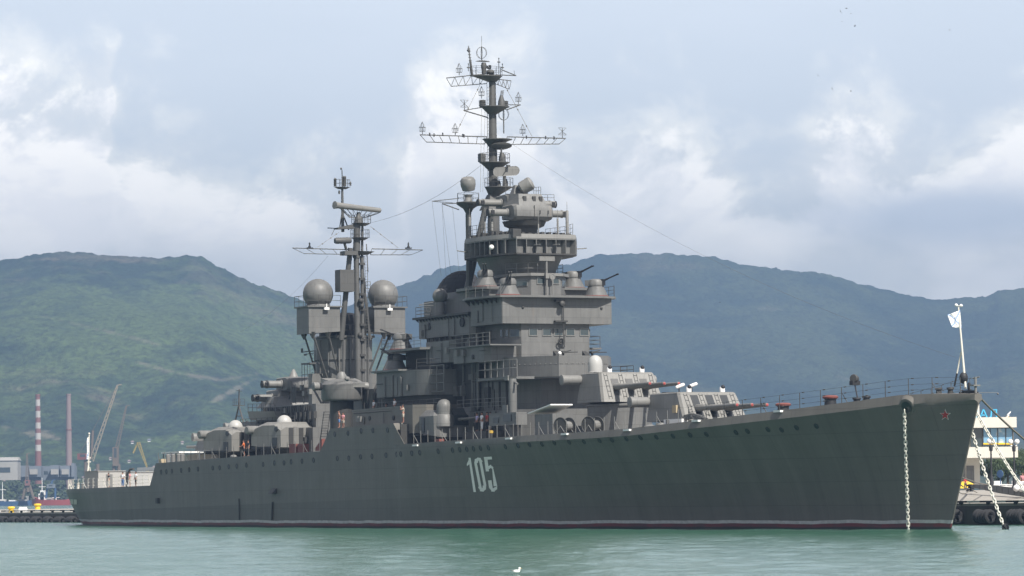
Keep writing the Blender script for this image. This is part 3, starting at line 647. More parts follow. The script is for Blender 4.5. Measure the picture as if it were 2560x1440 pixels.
nv = MB().tube((136.1, q.y, 21.6), (136.1, q.y, q.z - .2), .10).box(135.9, 136.3, q.y - .18, q.y + .18, 23.3, 23.8).box(135.95, 136.25, q.y - .8, q.y + .8, q.z - .2, q.z + .22)
nv.build('navigation_radar', 'grey_pale', SHIP)
q = B(1381, 692, 136.2); MB().tube((136.2, q.y, 21.6), (136.2, q.y, q.z), .05).torus((136.2, q.y, q.z), .26, .06, (1, 0, 0), 16).lathe([(.24, -.12), (.24, .02)], (136.2, q.y, q.z), (1, 0, 0), 14).build('searchlight', 'grey_pale', SHIP)
# tower shaft and the ribbed platform
SHF = MB().loft([[(130.0 + rs * math.cos(a), ry * math.sin(a), z) for a in (2 * math.pi * i / 28 for i in range(28))] for rs, ry, z in ((4.2, 2.9, 21.0), (4.2, 3.0, 23.6), (4.8, 3.6, 25.0), (5.2, 3.9, 25.6))])
SHF = SHF.build('tower_shaft', 'grey', SHIP)
KP = [(135.9, -3.1), (134.8, -3.75), (132.6, -4.35), (130, -4.7), (127.6, -4.6), (126.0, -3.9), (125.2, -2.4)]
KP = sym(KP)
kp = MB().prism(KP, 25.55, 25.7); KPO = kp.build('control_platform', 'grey_dark', SHIP)
ins = [(130.3 + (s - 130.3) * .90, y * .90) for s, y in KP]
MB().prism(ins, 25.7, 27.0).build('platform_wall', 'grey', KPO)
MB().prism(KP, 26.98, 27.1).build('platform_floor', 'grey', KPO)
MB().prism([(130.3 + (s - 130.3) * 1.004, y * 1.004) for s, y in KP], 27.1, 27.5, [(130.3 + (s - 130.3) * .99, y * .99) for s, y in KP]).build('coaming', 'grey_pale', KPO)
def along(poly, step):
    out = []
    for a, b in zip(poly, poly[1:] + poly[:1]):
        L = math.dist(a, b); k = max(1, round(L / step))
        for i in range(k): out.append((a[0] + (b[0] - a[0]) * i / k, a[1] + (b[1] - a[1]) * i / k))
    return out
for (s, y) in along(KP, .98):
    i2 = (130.3 + (s - 130.3) * .88, y * .88); dv = Vector((s - i2[0], y - i2[1], 0)); nn = Vector((-dv.y, dv.x, 0)).normalized() * .035
    MB().prism([(i2[0] - nn.x, i2[1] - nn.y), (s - nn.x, y - nn.y), (s + nn.x, y + nn.y), (i2[0] + nn.x, i2[1] + nn.y)], 25.7, 26.98).build('rib', 'grey', KPO)
q = A(1226, 618, -4.66); MB().sph((q.x, -4.55, q.z), .24, 12, 8).build('deck_lamp', 'white', KPO)
br_ = MB()
for (x0, y0, x1, y1) in ((1335, 613, 1350, 611), (1382, 613, 1399, 611)): br_.tube(B(x0, y0, 135.6), B(x1, y1, 136.4), .05)
br_.tube((128, -4.5, 26.2), (128.5, -5.8, 26.3), .05); br_.tube((133.5, 4.0, 26.3), (133.6, 5.4, 26.4), .05)
br_.build('bracket', 'grey_pale', KPO)
MB().rail([(126.2, -3.7, 27.5), (128, -4.4, 27.5), (131, -4.5, 27.5), (133, -4.1, 27.5)], 1.15, .022, 3, 1.0).build('guard_rail', 'mast_grey', KPO)
MB().rail([(134.3, 3.6, 27.5), (131, 4.4, 27.5), (127, 4.3, 27.5)], 1.15, .022, 3, 1.0).build('guard_rail', 'mast_grey', KPO)
for (x0, y0, y1, s, r) in ((1417.5, 526, 582, 134.2, .15), (1346, 560, 585, 134.6, .07), (1394, 545, 585, 133.2, .10), (1230, 547, 583, 131.5, .12), (1174, 542, 590, 127.3, .12), (1212, 540, 585, 128.5, .08)):
    a = B(x0, y0, s); MB().lathe([(r, 27.3), (r, a.z - .1), (r * .6, a.z)], (s, a.y, 0), n=10).tube((s, a.y, a.z), (s, a.y, a.z + .8), .02, n=5).build('whip_antenna', 'grey_pale', KPO)
bx = MB(); random.seed(11)
for i in range(16):
    f = i / 15; s = 126.5 + 9 * f; bx.box(s, s + .4, -3.2 - random.random() * .5, -2.6, 27.1, 27.75 + random.random() * .3)
for i in range(9): yy = -2.9 + i * .7; bx.box(134.6, 135.2, yy, yy + .3, 27.3, 27.6 + random.random() * .15)
bx.build('locker', 'grey_dark', KPO)
# rangefinder directors: two stacked bodies with long arms
def director(s, zc, half, bw, bl, bh, rarm, name='fire_director', front=True):
    D = MB()
    prof = [(-bl, -bh * .75), (-bl, bh * .9), (bl * .55, bh), (bl * .9, bh * .8), (bl, bh * .3), (bl, -bh * .5), (bl * .85, -bh * .85), (bl * .4, -bh)]
    rg = lambda y, k: [(s + a * k, y, zc + b * k) for a, b in prof]
    D.loft([rg(-bw, .86), rg(-bw + .22, 1), rg(bw - .22, 1), rg(bw, .86)])
    D = D.build(name, 'grey', SHIP)
    for sg in (-1, 1):
        L = half - bw
        MB().lathe([(rarm * 1.25, -.3), (rarm * 1.25, .12), (rarm, .2), (rarm, L * .72), (rarm * 1.12, L * .72), (rarm * 1.12, L * .80), (rarm * .95, L * .80), (rarm * .95, L - .06), (rarm * .7, L)], (s, sg * bw, zc), (0, sg, 0), 18).build('rangefinder_arm', 'grey_pale', D)
        MB().lathe([(rarm * 1.02, 0), (rarm * 1.02, .05)], (s, sg * (bw + L), zc), (0, sg, 0), 14).box(s - .2, s + rarm * 1.2, sg * (half - .35) - .18, sg * (half - .35) + .18, zc - .2, zc + .2).build('lens_cap', 'black', D)
    return D
FD = director(131.9, 29.75, 4.15, 2.05, 1.55, .80, .34)
MB().lathe([(1.3, 26.9), (1.25, 28.2), (1.3, 28.3)], (131.2, 0, 0), n=24).lathe([(1.3, 28.3), (1.9, 28.55), (2.1, 29.0)], (131.2, 0, 0), n=24).build('pedestal', 'grey_dark', FD)
MB().box(133.40, 133.5, -.02, .02, 29.1, 30.4).build('panel_seam', 'grey_dark', FD)
hd = MB()
for yy in (.55, 1.4): hd.path([(133.46, yy, 29.9), (133.6, yy, 29.9), (133.6, yy, 29.6), (133.46, yy, 29.6)], .03)
hd.build('handle', 'black', FD)
SD_ = director(129.6, 30.85, 4.1, 1.6, 1.5, .85, .34)
MB().loft([[(130.2, -1.8, 30.4), (133.2, -1.5, 30.4), (133.2, 1.5, 30.4), (130.2, 1.8, 30.4)], [(130.3, -1.5, 31.7), (132.5, -1.2, 31.55), (132.5, 1.2, 31.55), (130.3, 1.5, 31.7)]]).build('director_hood', 'grey', SD_)
for yy in (-.9, .1, .8): MB().box(132.75, 132.95, yy, yy + .32, 30.8, 31.3).build('sight_port', 'grey_dark', SD_)
MB().rail([(130.3, -1.5, 31.7), (130.3, 1.5, 31.7), (132.4, 1.2, 31.55)], .7, .022, 2, .8).build('guard_rail', 'mast_grey', SD_)
MB().rail([(129.6, 1.9, 31.2), (129.6, 4.0, 31.2)], .6, .022, 2, .6).build('guard_rail', 'mast_grey', SD_)
# drum radars
q = A(1315, 464, 0)
MB().lathe([(.30, -.75), (.62, -.55), (.66, .45), (.52, .62), (.2, .68)], (q.x, .05, q.z), (.45, .75, .5), 22).build('drum_radar', 'grey_pale', SD_)
MB().loft([[(131.2, -1.1, 31.5), (131.2, -.1, 31.5), (130.2, -.1, 31.5), (130.2, -1.1, 31.5)], [(130.9, -.75, q.z + .1), (130.9, -.45, q.z + .1), (130.5, -.45, q.z + .1), (130.5, -.75, q.z + .1)]]).lathe([(.6, 31.4), (.55, 31.9)], (130.8, 0, 0), n=16).build('radar_bracket', 'grey', SD_)
LP = (124.0, -2.5)
q = A(1169, 507, -2.5); LPO = MB().lathe([(.28, 22.0), (.28, q.z - 1.0), (.5, q.z - .6), (1.15, q.z - .15), (1.2, q.z), (1.15, q.z + .05)], (*LP, 0), n=20).build('radar_column', 'mast_grey', SHIP)
zt_ = q.z; q = A(1170, 460, -2.5)
MB().lathe([(.42, zt_), (.30, zt_ + .5), (.42, zt_ + .75)], (*LP, 0), n=16).lathe([(.3, -.7), (.6, -.62), (.74, -.1), (.74, .35), (.55, .62), (.25, .68)], (LP[0], LP[1], q.z), (.25, -.2, .95), 22).build('drum_radar', 'grey_pale', LPO)
MB().rail([(LP[0] + 1.1 * math.cos(a), LP[1] + 1.1 * math.sin(a), zt_) for a in (i * math.pi / 4 for i in range(9))], .9, .02, 2, 1).build('guard_rail', 'mast_grey', LPO)
e0 = B(1080, 503, 124); e1 = B(1105, 509, 124); c0 = Vector((124, -3.5, zt_ - .2))
MB().tube(c0 + Vector((0, 0, .6)), e0, .04).tube(c0 + Vector((0, 0, .1)), e0, .035).tube(c0 + Vector((0, 0, -.5)), e1, .05).tube(c0 + Vector((0, 0, .1)), e1, .035).build('yard', 'mast_grey', LPO)
hl = MB()
for (x0, y0, x1, y1) in ((1080, 503, 1103, 690), (1105, 509, 1115, 690), (1105, 509, 1128, 690), (1131, 515, 1149, 690)): hl.tube(B(x0, y0, 124), B(x1, y1, 120), .012, n=4)
hl.build('halyard', 'rope', LPO)
# tripod legs of the foremast
MB().lathe([(.34, 0), (.30, (A(1214, 520, -.9) - A(1157, 775, -3.0)).length)], A(1157, 775, -3.0), A(1214, 520, -.9) - A(1157, 775, -3.0), 14).build('mast_leg', 'mast_grey', SHIP)
# ---------------------------------------------------------------- funnel ahead and the houses under it
fcx = 116.2
FU = MB()
FU.loft([[(fcx + 2.9 * k * math.cos(a) + ds, 2.3 * k * math.sin(a), z + max(0, zs * (math.cos(a)))) for a in (2 * math.pi * i / 32 for i in range(32))] for k, ds, z, zs in ((1.1, 0, 11, 0), (1.05, 0, 21.0, 0), (1.0, 0, 22.4, 0))])
FU = FU.build('funnel', 'grey', SHIP)
rings = []
for k in range(9):
    t = k / 8; zz = 22.4 + 2.75 * math.sin(t * math.pi / 2); w = math.cos(t * math.pi / 2) * .96 + .04
    rings.append([(fcx + 2.95 * (w * .9 + .1) * math.cos(a) + .9 * t, 2.35 * (w * .8 + .2 * (1 - t) + .02) * math.sin(a), zz) for a in (2 * math.pi * i / 32 for i in range(32))])
MB().loft(rings).build('funnel_cap', 'soot', FU)
cg = MB()
for k in range(1, 7):
    r = rings[k]; cg.path([Vector(p) * 1.0 for p in r] + [Vector(r[0])], .03, 4)
for j in range(0, 32, 4): cg.path([Vector(rings[k][j]) for k in range(1, 7)], .03, 4)
cg.build('funnel_cage', 'black', FU)
def house(name, x0, x1, y0t, y1b, yl, depth, mat='grey', top=None):
    """box whose starboard face spans pixels x0..x1 (top y0t, bottom y1b) in plane y=yl"""
    a, b = A(x0, y0t, yl), A(x1, y1b, yl); s0, s1 = min(a.x, b.x), max(a.x, b.x)
    c = .5
    return MB().prism([(s0, yl + c), (s0 + c, yl), (s1 - c, yl), (s1, yl + c), (s1, yl + depth), (s0, yl + depth)], b.z, a.z).build(name, mat, SHIP), s0, s1, a.z, b.z
h1, s0, s1, zt, zb = house('funnel_house', 1042, 1178, 800, 834, -5.6, 9)
MB().prism([(s0 - .4, -5.9), (s1, -5.9), (s1, 3), (s0 - .4, 3)], zt, zt + .2).build('upper_deck', 'grey_dark', h1)
MB().rail([(s0, -1, zt + .2), (s0, -5.7, zt + .2), (s0 + 2.5, -5.7, zt + .2)], 1.0, .025).build('guard_rail', 'mast_grey', h1)
h2, s2, s3, z2, z3 = house('funnel_house', 1060, 1128, 857, 905, -6.6, 6)
h3, s4, s5, z4, z5 = house('funnel_house', 1128, 1216, 873, 903, -6.9, 4)
MB().prism([(s4, -7.2), (s5 + 1.5, -7.2), (s5 + 1.5, -4), (s4, -4)], z4, z4 + .12).build('signal_platform', 'grey', h3)
MB().rail([(s4, -4.5, z4 + .12), (s4, -7.1, z4 + .12), (s5 + 1.2, -7.1, z4 + .12)], 1.1, .03, 3, 1.5).build('guard_rail', 'grey_pale', h3)
q = A(1155, 806, -5.7); MB().lathe([(.42, 0), (.42, .12)], (q.x, -5.6, q.z), (0, -1, 0), 18).torus((q.x, -5.72, q.z), .42, .05, (0, 1, 0), 18).build('vent', 'black', h1)
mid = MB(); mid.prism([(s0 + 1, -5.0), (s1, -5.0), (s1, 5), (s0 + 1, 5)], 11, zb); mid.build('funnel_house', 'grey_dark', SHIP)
up_ = MB(); a = A(1060, 760, -4); b = A(1178, 797, -4); up_.prism([(a.x, -4), (b.x, -4), (b.x, 4), (a.x, 4)], b.z, a.z + .2); up_.prism([(a.x + 1, -3.2), (b.x, -3.2), (b.x, 3.2), (a.x + 1, 3.2)], a.z, a.z + .9)
UPH = up_.build('funnel_house', 'grey', SHIP)
q = A(1100, 740, -4.6); z0_ = A(1100, 797, -4.6).z
MB().lathe([(.55, z0_ - .2), (.5, q.z - .9), (.42, q.z - .6)], (q.x, -4.6, 0), n=16).sph((q.x, -4.6, q.z), .74, 22, 14).build('radome', 'grey', UPH)
MB().tube(B(1048, 762, q.x), (q.x, -4.2, A(1048, 757, -4.6).z), .04).tube(B(1048, 764, q.x), (q.x, -4.0, A(1048, 770, -4.6).z), .03).build('yard', 'grey', UPH)
jk = Pieces(SHIP, 'grey'); random.seed(5)
for i in range(24):
    s = s0 + 1 + random.random() * (s1 - s0 - 2); z = random.choice((zb - 1.2, zb - 2.2, 12.5, 14)); yy = -5.0 - random.random() * .5
    jk.box(s, s + .3 + random.random() * .8, yy, yy + .6, z, z + .4 + random.random() * .8)
for i in range(20):
    s = s0 + 1 + random.random() * (s1 - s0); jk.tube((s, -5.15, 11.2), (s, -5.15, zb), random.choice((.04, .06, .1)))
# small rod tower of ladders left of the bridge
ld = MB(); a = A(1075, 915, -7.4); b = A(1075, 980, -7.4)
for k in range(3):
    ld.tube((a.x + k * 1.6, -7.4, b.z), (a.x + k * 1.6, -7.4, a.z), .07, n=6)
for k in range(4): zz = b.z + (a.z - b.z) * k / 3; ld.tube((a.x, -7.4, zz), (a.x + 3.2, -7.4, zz), .05, n=6)
ld.build('ladder', 'grey', SHIP)
# boat winch post and its cabinet on the forecastle edge
q = A(1282, 955, -7.6); w0 = A(1230, 1034, -8.0); w1 = A(1298, 1062, -8.0)
MB().lathe([(.38, 8.1), (.36, q.z), (.3, q.z + .3)], (q.x, -7.6, 0), n=16).tube((q.x, -7.6, q.z + .1), (q.x + 1.0, -7.6, q.z - .2), .1).build('crane_post', 'grey', SHIP)
wc = MB().box(w0.x, w1.x, -8.3, -7.2, w1.z, w0.z).box(w0.x + 2.4, w0.x + 3.4, -8.1, -7.4, w0.z, w0.z + .7); WCO = wc.build('winch_cabinet', 'grey', SHIP)
MB().box(w0.x + .9, w0.x + 2.1, -8.36, -8.3, w1.z + .25, w1.z + .75).build('opening', 'porthole_dark', WCO); MB().box(w0.x + 3.1, w0.x + 4.8, -8.36, -8.3, w1.z + .35, w1.z + .95).build('opening', 'porthole_dark', WCO)
for s in (w0.x + .3, w1.x - .3): MB().tube((s, -7.8, 8.1), (s, -7.8, w1.z), .1).build('leg', 'grey_dark', WCO)
q = A(1228, 1075, -8.6); MB().lathe([(.22, 8.1), (.22, 8.7)], (q.x, -8.6, 0), n=12).build('ventilator', 'grey_dark', SHIP); MB().lathe([(.25, 8.7), (.25, 8.9), (.1, 8.95)], (q.x, -8.6, 0), n=12).build('ventilator_cap', 'brass', SHIP)
q = A(1094, 1100, -9.6); MB().box(q.x - .5, q.x + .6, -9.7, -9.2, 7.95, 8.35).build('locker', 'redoxide', SHIP)
# slanted hatch lid, cable reels, deck gear ahead of the bridge
a, b = A(1347, 1033, -7.5), A(1424, 1018, -6.0)
MB().prism([(a.x, -8.6), (a.x + 3.8, -8.2), (a.x + 3.8, -6.0), (a.x, -6.0)], [10.25, 10.95, 10.95, 10.25], [10.36, 11.06, 11.06, 10.36]).build('awning', 'white', SHIP)
MB().prism([(a.x + .6, -8.2), (a.x + 4.2, -8.2), (a.x + 4.2, -6.2), (a.x + .6, -6.2)], 8.1, 10.2).build('deck_locker', 'grey', SHIP)
def reel(px, py, y):
    q = A(px, py, y); R = MB().lathe([(.42, -.62), (.42, .62)], (q.x, y, 9.05), (.45, -.9, 0), 20).build('cable_reel', 'grey_pale', SHIP)
    ax = Vector((.45, -.9, 0))
    for k in (-.64, .64):
        c = Vector((q.x, y, 9.05)) + ax * k; MB().torus(c, .72, .06, ax, 24).lathe([(.7, -.02), (.7, .02)], c, ax, 20).build('reel_flange', 'grey_dark', R)
        MB().tube(c + Vector((-.6, -.3, -.85)), c, .05).tube(c + Vector((.6, .3, -.85)), c, .05).build('reel_stand', 'grey', R)
    return R
reel(1412, 1060, -8.0); reel(1482, 1060, -7.0)
q = A(1625, 1052, -6.8); MB().sph((q.x, q.y, 8.5), .55, 16, 8, (1.6, 1, .7), lo=0).build('ventilator', 'grey_pale', SHIP)
q = A(1652, 1050, -6.4); MB().lathe([(.45, 8.5), (.3, 9.0)], (q.x, q.y, 0), n=14).build('ventilator', 'grey_pale', SHIP); MB().lathe([(.35, 8.5), (.35, 9.2)], (q.x + 1.6, q.y, 0), n=14).build('ventilator', 'grey_pale', SHIP)
q = A(1692, 1050, -6.2); MB().box(q.x - 1.6, q.x + 1.6, -6.6, -6.0, 8.75, 9.25).build('deck_locker', 'white', SHIP)
q = A(1740, 1044, -6.0); hs = MB(); random.seed(2)
for k in range(14): hs.path([Vector((q.x - 2 + i * .6, -6.2 + .15 * math.sin(i * 1.3 + k), 8.95 + .12 * (k % 4) + .25 * math.sin(i * .55) + random.random() * .1)) for i in range(8)], .05, 4)
hs.build('hose_pile', 'grey_pale', SHIP)
for px, py, mt in ((1958, 1008, 'redoxide'), (2076, 1003, 'redoxide')):
    q = A(px, py, -2.2); z = zdeck(q.x)
    C = MB().lathe([(.75, z), (.7, z + .15), (.5, z + .25), (.46, z + .75), (.62, z + .85)], (q.x, -2.2, 0), n=20).build('capstan', 'black', SHIP); MB().lathe([(.62, z + .82), (.66, z + .95), (.5, z + 1.06), (.1, z + 1.08)], (q.x, -2.2, 0), n=20).build('capstan_head', 'redoxide', C)
for px, py in ((2142, 1000), (2166, 998)):
    q = A(px, py, -1.5); z = zdeck(q.x); MB().lathe([(.3, z), (.26, z + .45), (.36, z + .5), (.34, z + .62), (.1, z + .64)], (q.x, -1.5, 0), n=14).build('bollard', 'black', SHIP)
for px, py in ((2347, 984), (2376, 981)):
    q = A(px, py, -.6); z = zdeck(q.x); MB().lathe([(.22, z), (.2, z + .3), (.30, z + .35), (.28, z + .48), (.1, z + .5)], (q.x, -.6, 0), n=14).build('bollard', 'grey_dark', SHIP)
q = A(2137, 955, -1.0); z = zdeck(q.x + 1)
MB().use(0).tube((q.x + .6, -1, z), (q.x, -1, q.z - .2), .06).box(q.x - .25, q.x + .25, -1.35, -.65, q.z - .25, q.z + .1).use(1).lathe([(.3, -.2), (.36, .2), (.3, .3)], (q.x, -1, q.z + .25), (.5, -.8, .1), 12).build('floodlight', ['black', 'grey_dark'], SHIP)
# jackstaff with its brace, bow roller and bell
a, b = A(2414, 972, 0), A(2396, 768, 0)
JS = MB().use(0).tube(a, b, .10, .06, 10).use(1).sph(b + Vector((0, -.2, .15)), .13, 10, 6).sph(b + Vector((0, .25, .12)), .13, 10, 6).use(0).tube(b + Vector((0, -.2, .1)), b + Vector((0, .25, .1)), .03)
c_ = A(2403, 880, 0); d_ = A(2386, 966, -.4); JS.use(0).tube(c_, c_.lerp(d_, .62), .06, n=8).use(2).tube(c_.lerp(d_, .62), d_, .07, n=8); JS.build('jackstaff', ['cream', 'white', 'black'], SHIP)
q = A(2409, 945, 0); MB().sph(q, .42, 14, 10, (.8, .8, 1.1)).build('anchor_ball', 'black', SHIP)
q = A(2414, 978, -.1); MB().torus((208.6, 0, 10.5), .62, .13, (.8, -.6, 0), 20, 6, 0, math.pi).tube((208.6, 0, 10.3), (208.6, 0, 11.2), .08).box(208.2, 209.2, -.35, .35, 10.25, 10.6).build('bow_roller', 'black', SHIP)
q = A(2440, 965, 0); MB().tube((209.6, 0, 10.2), (209.6, 0, 11.6), .10).box(209.3, 209.8, -.3, .3, 10.9, 11.0).tube((209.2, 0, 11.5), (209.7, .3, 11.6), .05).build('fairlead_post', 'grey_pale', SHIP)
MB().tube((209.8, .1, 10.4), (210.2, 1.6, 10.38), .02).sph((210.2, 1.6, 10.3), .08, 8, 6).build('spar', 'grey_pale', SHIP)
# guard rails along the forecastle
def edge_rail(s0, s1, n, side=-1, h=1.15, wires=True, lean=.25, mat='grey_pale', r=.03):
    p = []; mb = MB()
    for i in range(n + 1):
        s = s0 + (s1 - s0) * i / n; p.append(Vector((s, side * (bdeck(s) - lean), zdeck(s))))
    for i, q in enumerate(p):
        mb.tube(q, q + Vector((0, 0, h)), r, n=5)
        if i % 4 == 0: mb.tube(q + Vector((.5, -side * .25, 0)), q + Vector((0, 0, h * .7)), r * .9, n=5)
    if wires:
        for k in (1, .62, .28):
            for a, b in zip(p, p[1:]): mb.tube(a + Vector((0, 0, h * k)), b + Vector((0, 0, h * k)), .013, n=4)
        for a, b in zip(p, p[1:]):
            for k in (1, .62, .28): m_ = a.lerp(b, .12) + Vector((0, 0, h * k)); mb.tube(m_, m_ + (b - a) * .1, .045, n=5)
    return mb.build('guard_rail', mat, SHIP)
edge_rail(128.5, 152, 15, wires=False); edge_rail(153.5, 176, 14, wires=False); edge_rail(177.5, 208.5, 13, r=.035, mat='mast_grey', h=1.25)
edge_rail(128.5, 208.5, 34, 1, mat='mast_grey', h=1.2)
edge_rail(58.9, 106, 22, wires=False, mat='grey'); edge_rail(58.9, 106, 22, 1, mat='grey')
edge_rail(3, 55.5, 24, mat='cream', r=.03); edge_rail(3, 55.5, 24, 1, mat='cream')

# fittings on the walls: doors, vents, lockers, pipes, knees under the deck edges
random.seed(42)
def fittings(parent, s0, s1, y, z0, z1, n, sgn=-1):
    for i in range(n):
        s = random.uniform(s0, s1); k = random.random(); h = z1 - z0
        if k < .30: MB().tube((s, y + sgn * .09, z0), (s, y + sgn * .09, z1 - random.random() * h * .4), random.choice((.04, .06, .09)), n=6).build('pipe', 'grey', parent)
        elif k < .5: z = random.uniform(z0 + .2, z1 - .7); MB().box(s - .25, s + .25, min(y, y + sgn * .3), max(y, y + sgn * .3), z, z + .55).build('locker', random.choice(('grey', 'grey_dark', 'grey_light')), parent)
        elif k < .68: z = random.uniform(z0 + .4, z1 - .4); MB().lathe([(.2, 0), (.24, .08), (.16, .1)], (s, y, z), (0, sgn, 0), 12).build('vent', random.choice(('grey_dark', 'black')), parent)
        elif k < .82 and h > 1.9: MB().box(s - .38, s + .38, min(y, y + sgn * .07), max(y, y + sgn * .07), z0 + .15, z0 + 1.85).build('door', random.choice(('grey_dark', 'grey')), parent)
        else: z = random.uniform(z0 + .4, z1 - .3); MB().tube((s - .7, y + sgn * .08, z), (s + .7, y + sgn * .08, z), .035, n=5).build('handrail', 'grey_dark', parent)
fittings(h1, s0 + .5, s1 - 1, -5.6, zb, zt, 7); fittings(h2, s2 + .5, s3 - .5, -6.6, z3, z2, 5); fittings(h3, s4 + .5, s5 - .5, -6.9, z5, z4, 5)
fittings(TUB, A(945, 960, -8.3).x, A(1030, 960, -8.3).x, -8.3, tz0, tubz - .3, 7); fittings(SH, A(890, 1030, -9.7).x, A(1030, 1030, -9.7).x, -9.7, 10.1, HZ - .5, 6)
fittings(DH, 128.5, 138, -5.9, 8.1, 10.8, 12); fittings(DH, 128, 135, -4.7, 11.0, 13.6, 9); fittings(BR, 125.5, 133, -4.15, 14.0, 18.6, 9); fittings(UB, 132, 137.5, -5.72, 19.2, 21.1, 3)
fittings(DH, 103, 126, -5.9, 8.1, 10.7, 12); fittings(DH, 105, 126, -4.7, 11.3, 13.6, 12)
def knees(parent, s0, s1, y, z, d=.45, step=.85, sgn=-1):
    for s in np.arange(s0, s1, step): MB().prism([(s - .03, y), (s + .03, y), (s + .03, y + sgn * d), (s - .03, y + sgn * d)], [z - d, z - d, z - .06, z - .06], z).build('knee', 'grey_dark', parent)
knees(h1, s0 + .4, s1, -5.6, zt, .3, .7); knees(DH, 112.4, 128.4, -5.9, 10.95, 1.2, 2.2); knees(UB, 131, 137.2, -5.72, 21.37, .5, 1.0)
# ---------------------------------------------------------------- foremast
MS = 124.4
def M(px, py, ds=0.0): return B(px, py, MS + ds)
zb, zm, zt = M(1234, 500).z, M(1232, 345).z, M(1226, 186).z
FM = MB()
FM.lathe([(.62, 21.5), (.58, zb), (.42, zb + 1.2), (.38, zm), (.27, zt), (.2, zt + .3)], (MS, 0, 0), n=18)
FM.tube((MS + .1, -.42, zb), (MS + .1, -.32, zt), .04); FM.tube((MS, .46, zb), (MS, .34, zt), .05)
FM.prism([(MS - .9, -1.1), (MS + .9, -.9), (MS + .9, .9), (MS - .9, 1.1)], zb - 1, zb + .5, [(MS - .4, -.5), (MS + .4, -.5), (MS + .4, .5), (MS - .4, .5)])
FM = FM.build('foremast', 'mast_grey', SHIP)
lad = MB()
for k in range(int((zt - zb - 2) / .3)): z = zb + 1 + k * .3; lad.tube((MS + .15, -.62, z), (MS + .15, -.36, z), .02, n=4)
lad.tube((MS + .15, -.62, zb + 1), (MS + .15, -.62, zt - 1), .025, n=4).tube((MS + .15, -.37, zb + 1), (MS + .15, -.37, zt - 1), .025, n=4); lad.build('ladder', 'mast_grey', FM)
def plat(xl, xr, yt, thick, parent, rails=True, depth=1.0, xs=None, ds=0.2, mat='mast_grey', h=.85):
    a, b = M(xl, yt), M(xr, yt); c = (a.y + b.y) / 2; w = (b.y - a.y) / 2; n = 14
    pl = [(MS + ds + depth * math.cos(t), c + w * math.sin(t)) for t in (2 * math.pi * i / n for i in range(n))]
    pi = [(MS + ds * .3 + .45 * math.cos(t), .45 * math.sin(t)) for t in (2 * math.pi * i / n for i in range(n))]
    P = MB().prism(pl, a.z - .08, a.z).prism(pi, a.z - thick, a.z - .08, [(p + (q - p) * .9, r + (s - r) * .9) for (p, r), (q, s) in zip(pi, pl)]).build('platform', mat, parent)
    if rails: MB().rail([(p, q, a.z) for p, q in pl] + [(*pl[0], a.z)], h, .018, 2, .9).build('guard_rail', mat, parent)
    return a.z
z1 = plat(1212, 1278, 467, .9, FM, depth=1.3); z2 = plat(1198, 1270, 405, .8, FM, depth=1.2); z3 = plat(1206, 1276, 347, .7, FM, depth=1.2, rails=False); z4 = plat(1200, 1270, 265, .75, FM, depth=1.1, rails=False); z5 = plat(1174, 1252, 188, .55, FM, depth=.9)
a = M(1203, 394); MB().box(MS - .2, MS + .5, a.y - .26, a.y + .26, z2, z2 + .8).build('equipment_box', 'mast_grey', FM)
for px, zz, h, r in ((1250, z2, .9, .32), (1257, z1, .8, .26), (1240, z1, .6, .22)):
    a = M(px, 400); MB().lathe([(r * 1.1, zz), (r, zz + h * .6), (r * .6, zz + h)], (MS + .5, a.y, 0), n=14).build('equipment_box', 'mast_grey', FM)
# slotted reflector (pill shaped) and the wide dish under the main yard
a = M(1261, 429, 1.0); R = MB(); n = 30; pr = []
def pill(hw, hh):
    o = []
    for i in range(n):
        t = 2 * math.pi * i / n; cx = (hw - hh) * (1 if math.cos(t) > 0 else -1); o.append((cx + hh * math.cos(t), hh * math.sin(t)))
    return o
ring = lambda k, d: [(MS + 1.2 + d + .18 * abs(u / 1.4) ** 2, a.y + u * k, a.z + v * k + u * k * .08) for u, v in pill(1.42, .46)]
R.loft([ring(1, .0), ring(1.0, .07), ring(.75, -.05), ring(.3, -.12)]); RR = R.build('radar_antenna', 'grey_pale', FM)
MB().tube((MS + 1.2, a.y - .1, z1), (MS + 1.1, a.y - .05, a.z - .3), .16).tube((MS + 1.3, a.y - .35, a.z - .45), (MS + 1.7, a.y + .1, a.z + .5), .04).box(MS + 1.5, MS + 1.8, a.y - .05, a.y + .25, a.z + .42, a.z + .6).build('feed_horn', 'mast_grey', FM)
a = M(1252, 367, .8); MB().loft([[(MS + .9 + .5 * k * math.cos(t), a.y + 1.12 * k * math.sin(t), a.z + dz + .28 * k * math.cos(t)) for t in (2 * math.pi * i / 24 for i in range(24))] for k, dz in ((.2, -.16), (.7, -.08), (1, .05), (1.0, .1), (.6, .06))]).build('radar_antenna', 'mast_grey', FM)
MB().tube((MS + .9, a.y, z2 + .8), (MS + .9, a.y, a.z - .1), .09).build('antenna_post', 'mast_grey', FM)
# main yard
for L_, R_, bl, br in (((1050, 337), (1217, 342), (1066, 355), (1212, 360)), ((1414, 346), (1268, 342), (1398, 360), (1262, 361))):
    MB().truss(M(*R_), M(*L_), M(*br), M(*bl), 7, .055, False).tube(M(*L_), M(*bl), .03).build('yard', 'mast_grey', FM)
for px, py in ((1074, 337), (1107, 337), (1085, 339), (1157, 340), (1160, 341), (1316, 344), (1364, 345), (1385, 346)): q = M(px, py); MB().box(q.x - .05, q.x + .05, q.y - .05, q.y + .05, q.z - .12, q.z + .2).build('yard_lamp', 'black', FM)
# middle yard arms
for (p0, p1, p2) in (((1159, 276), (1220, 294), (1220, 266)), ((1301, 262), (1268, 274), (1264, 262))):
    MB().tube(M(*p0), M(*p1), .06).tube(M(*p0), M(*p2), .045).build('yard', 'mast_grey', FM)
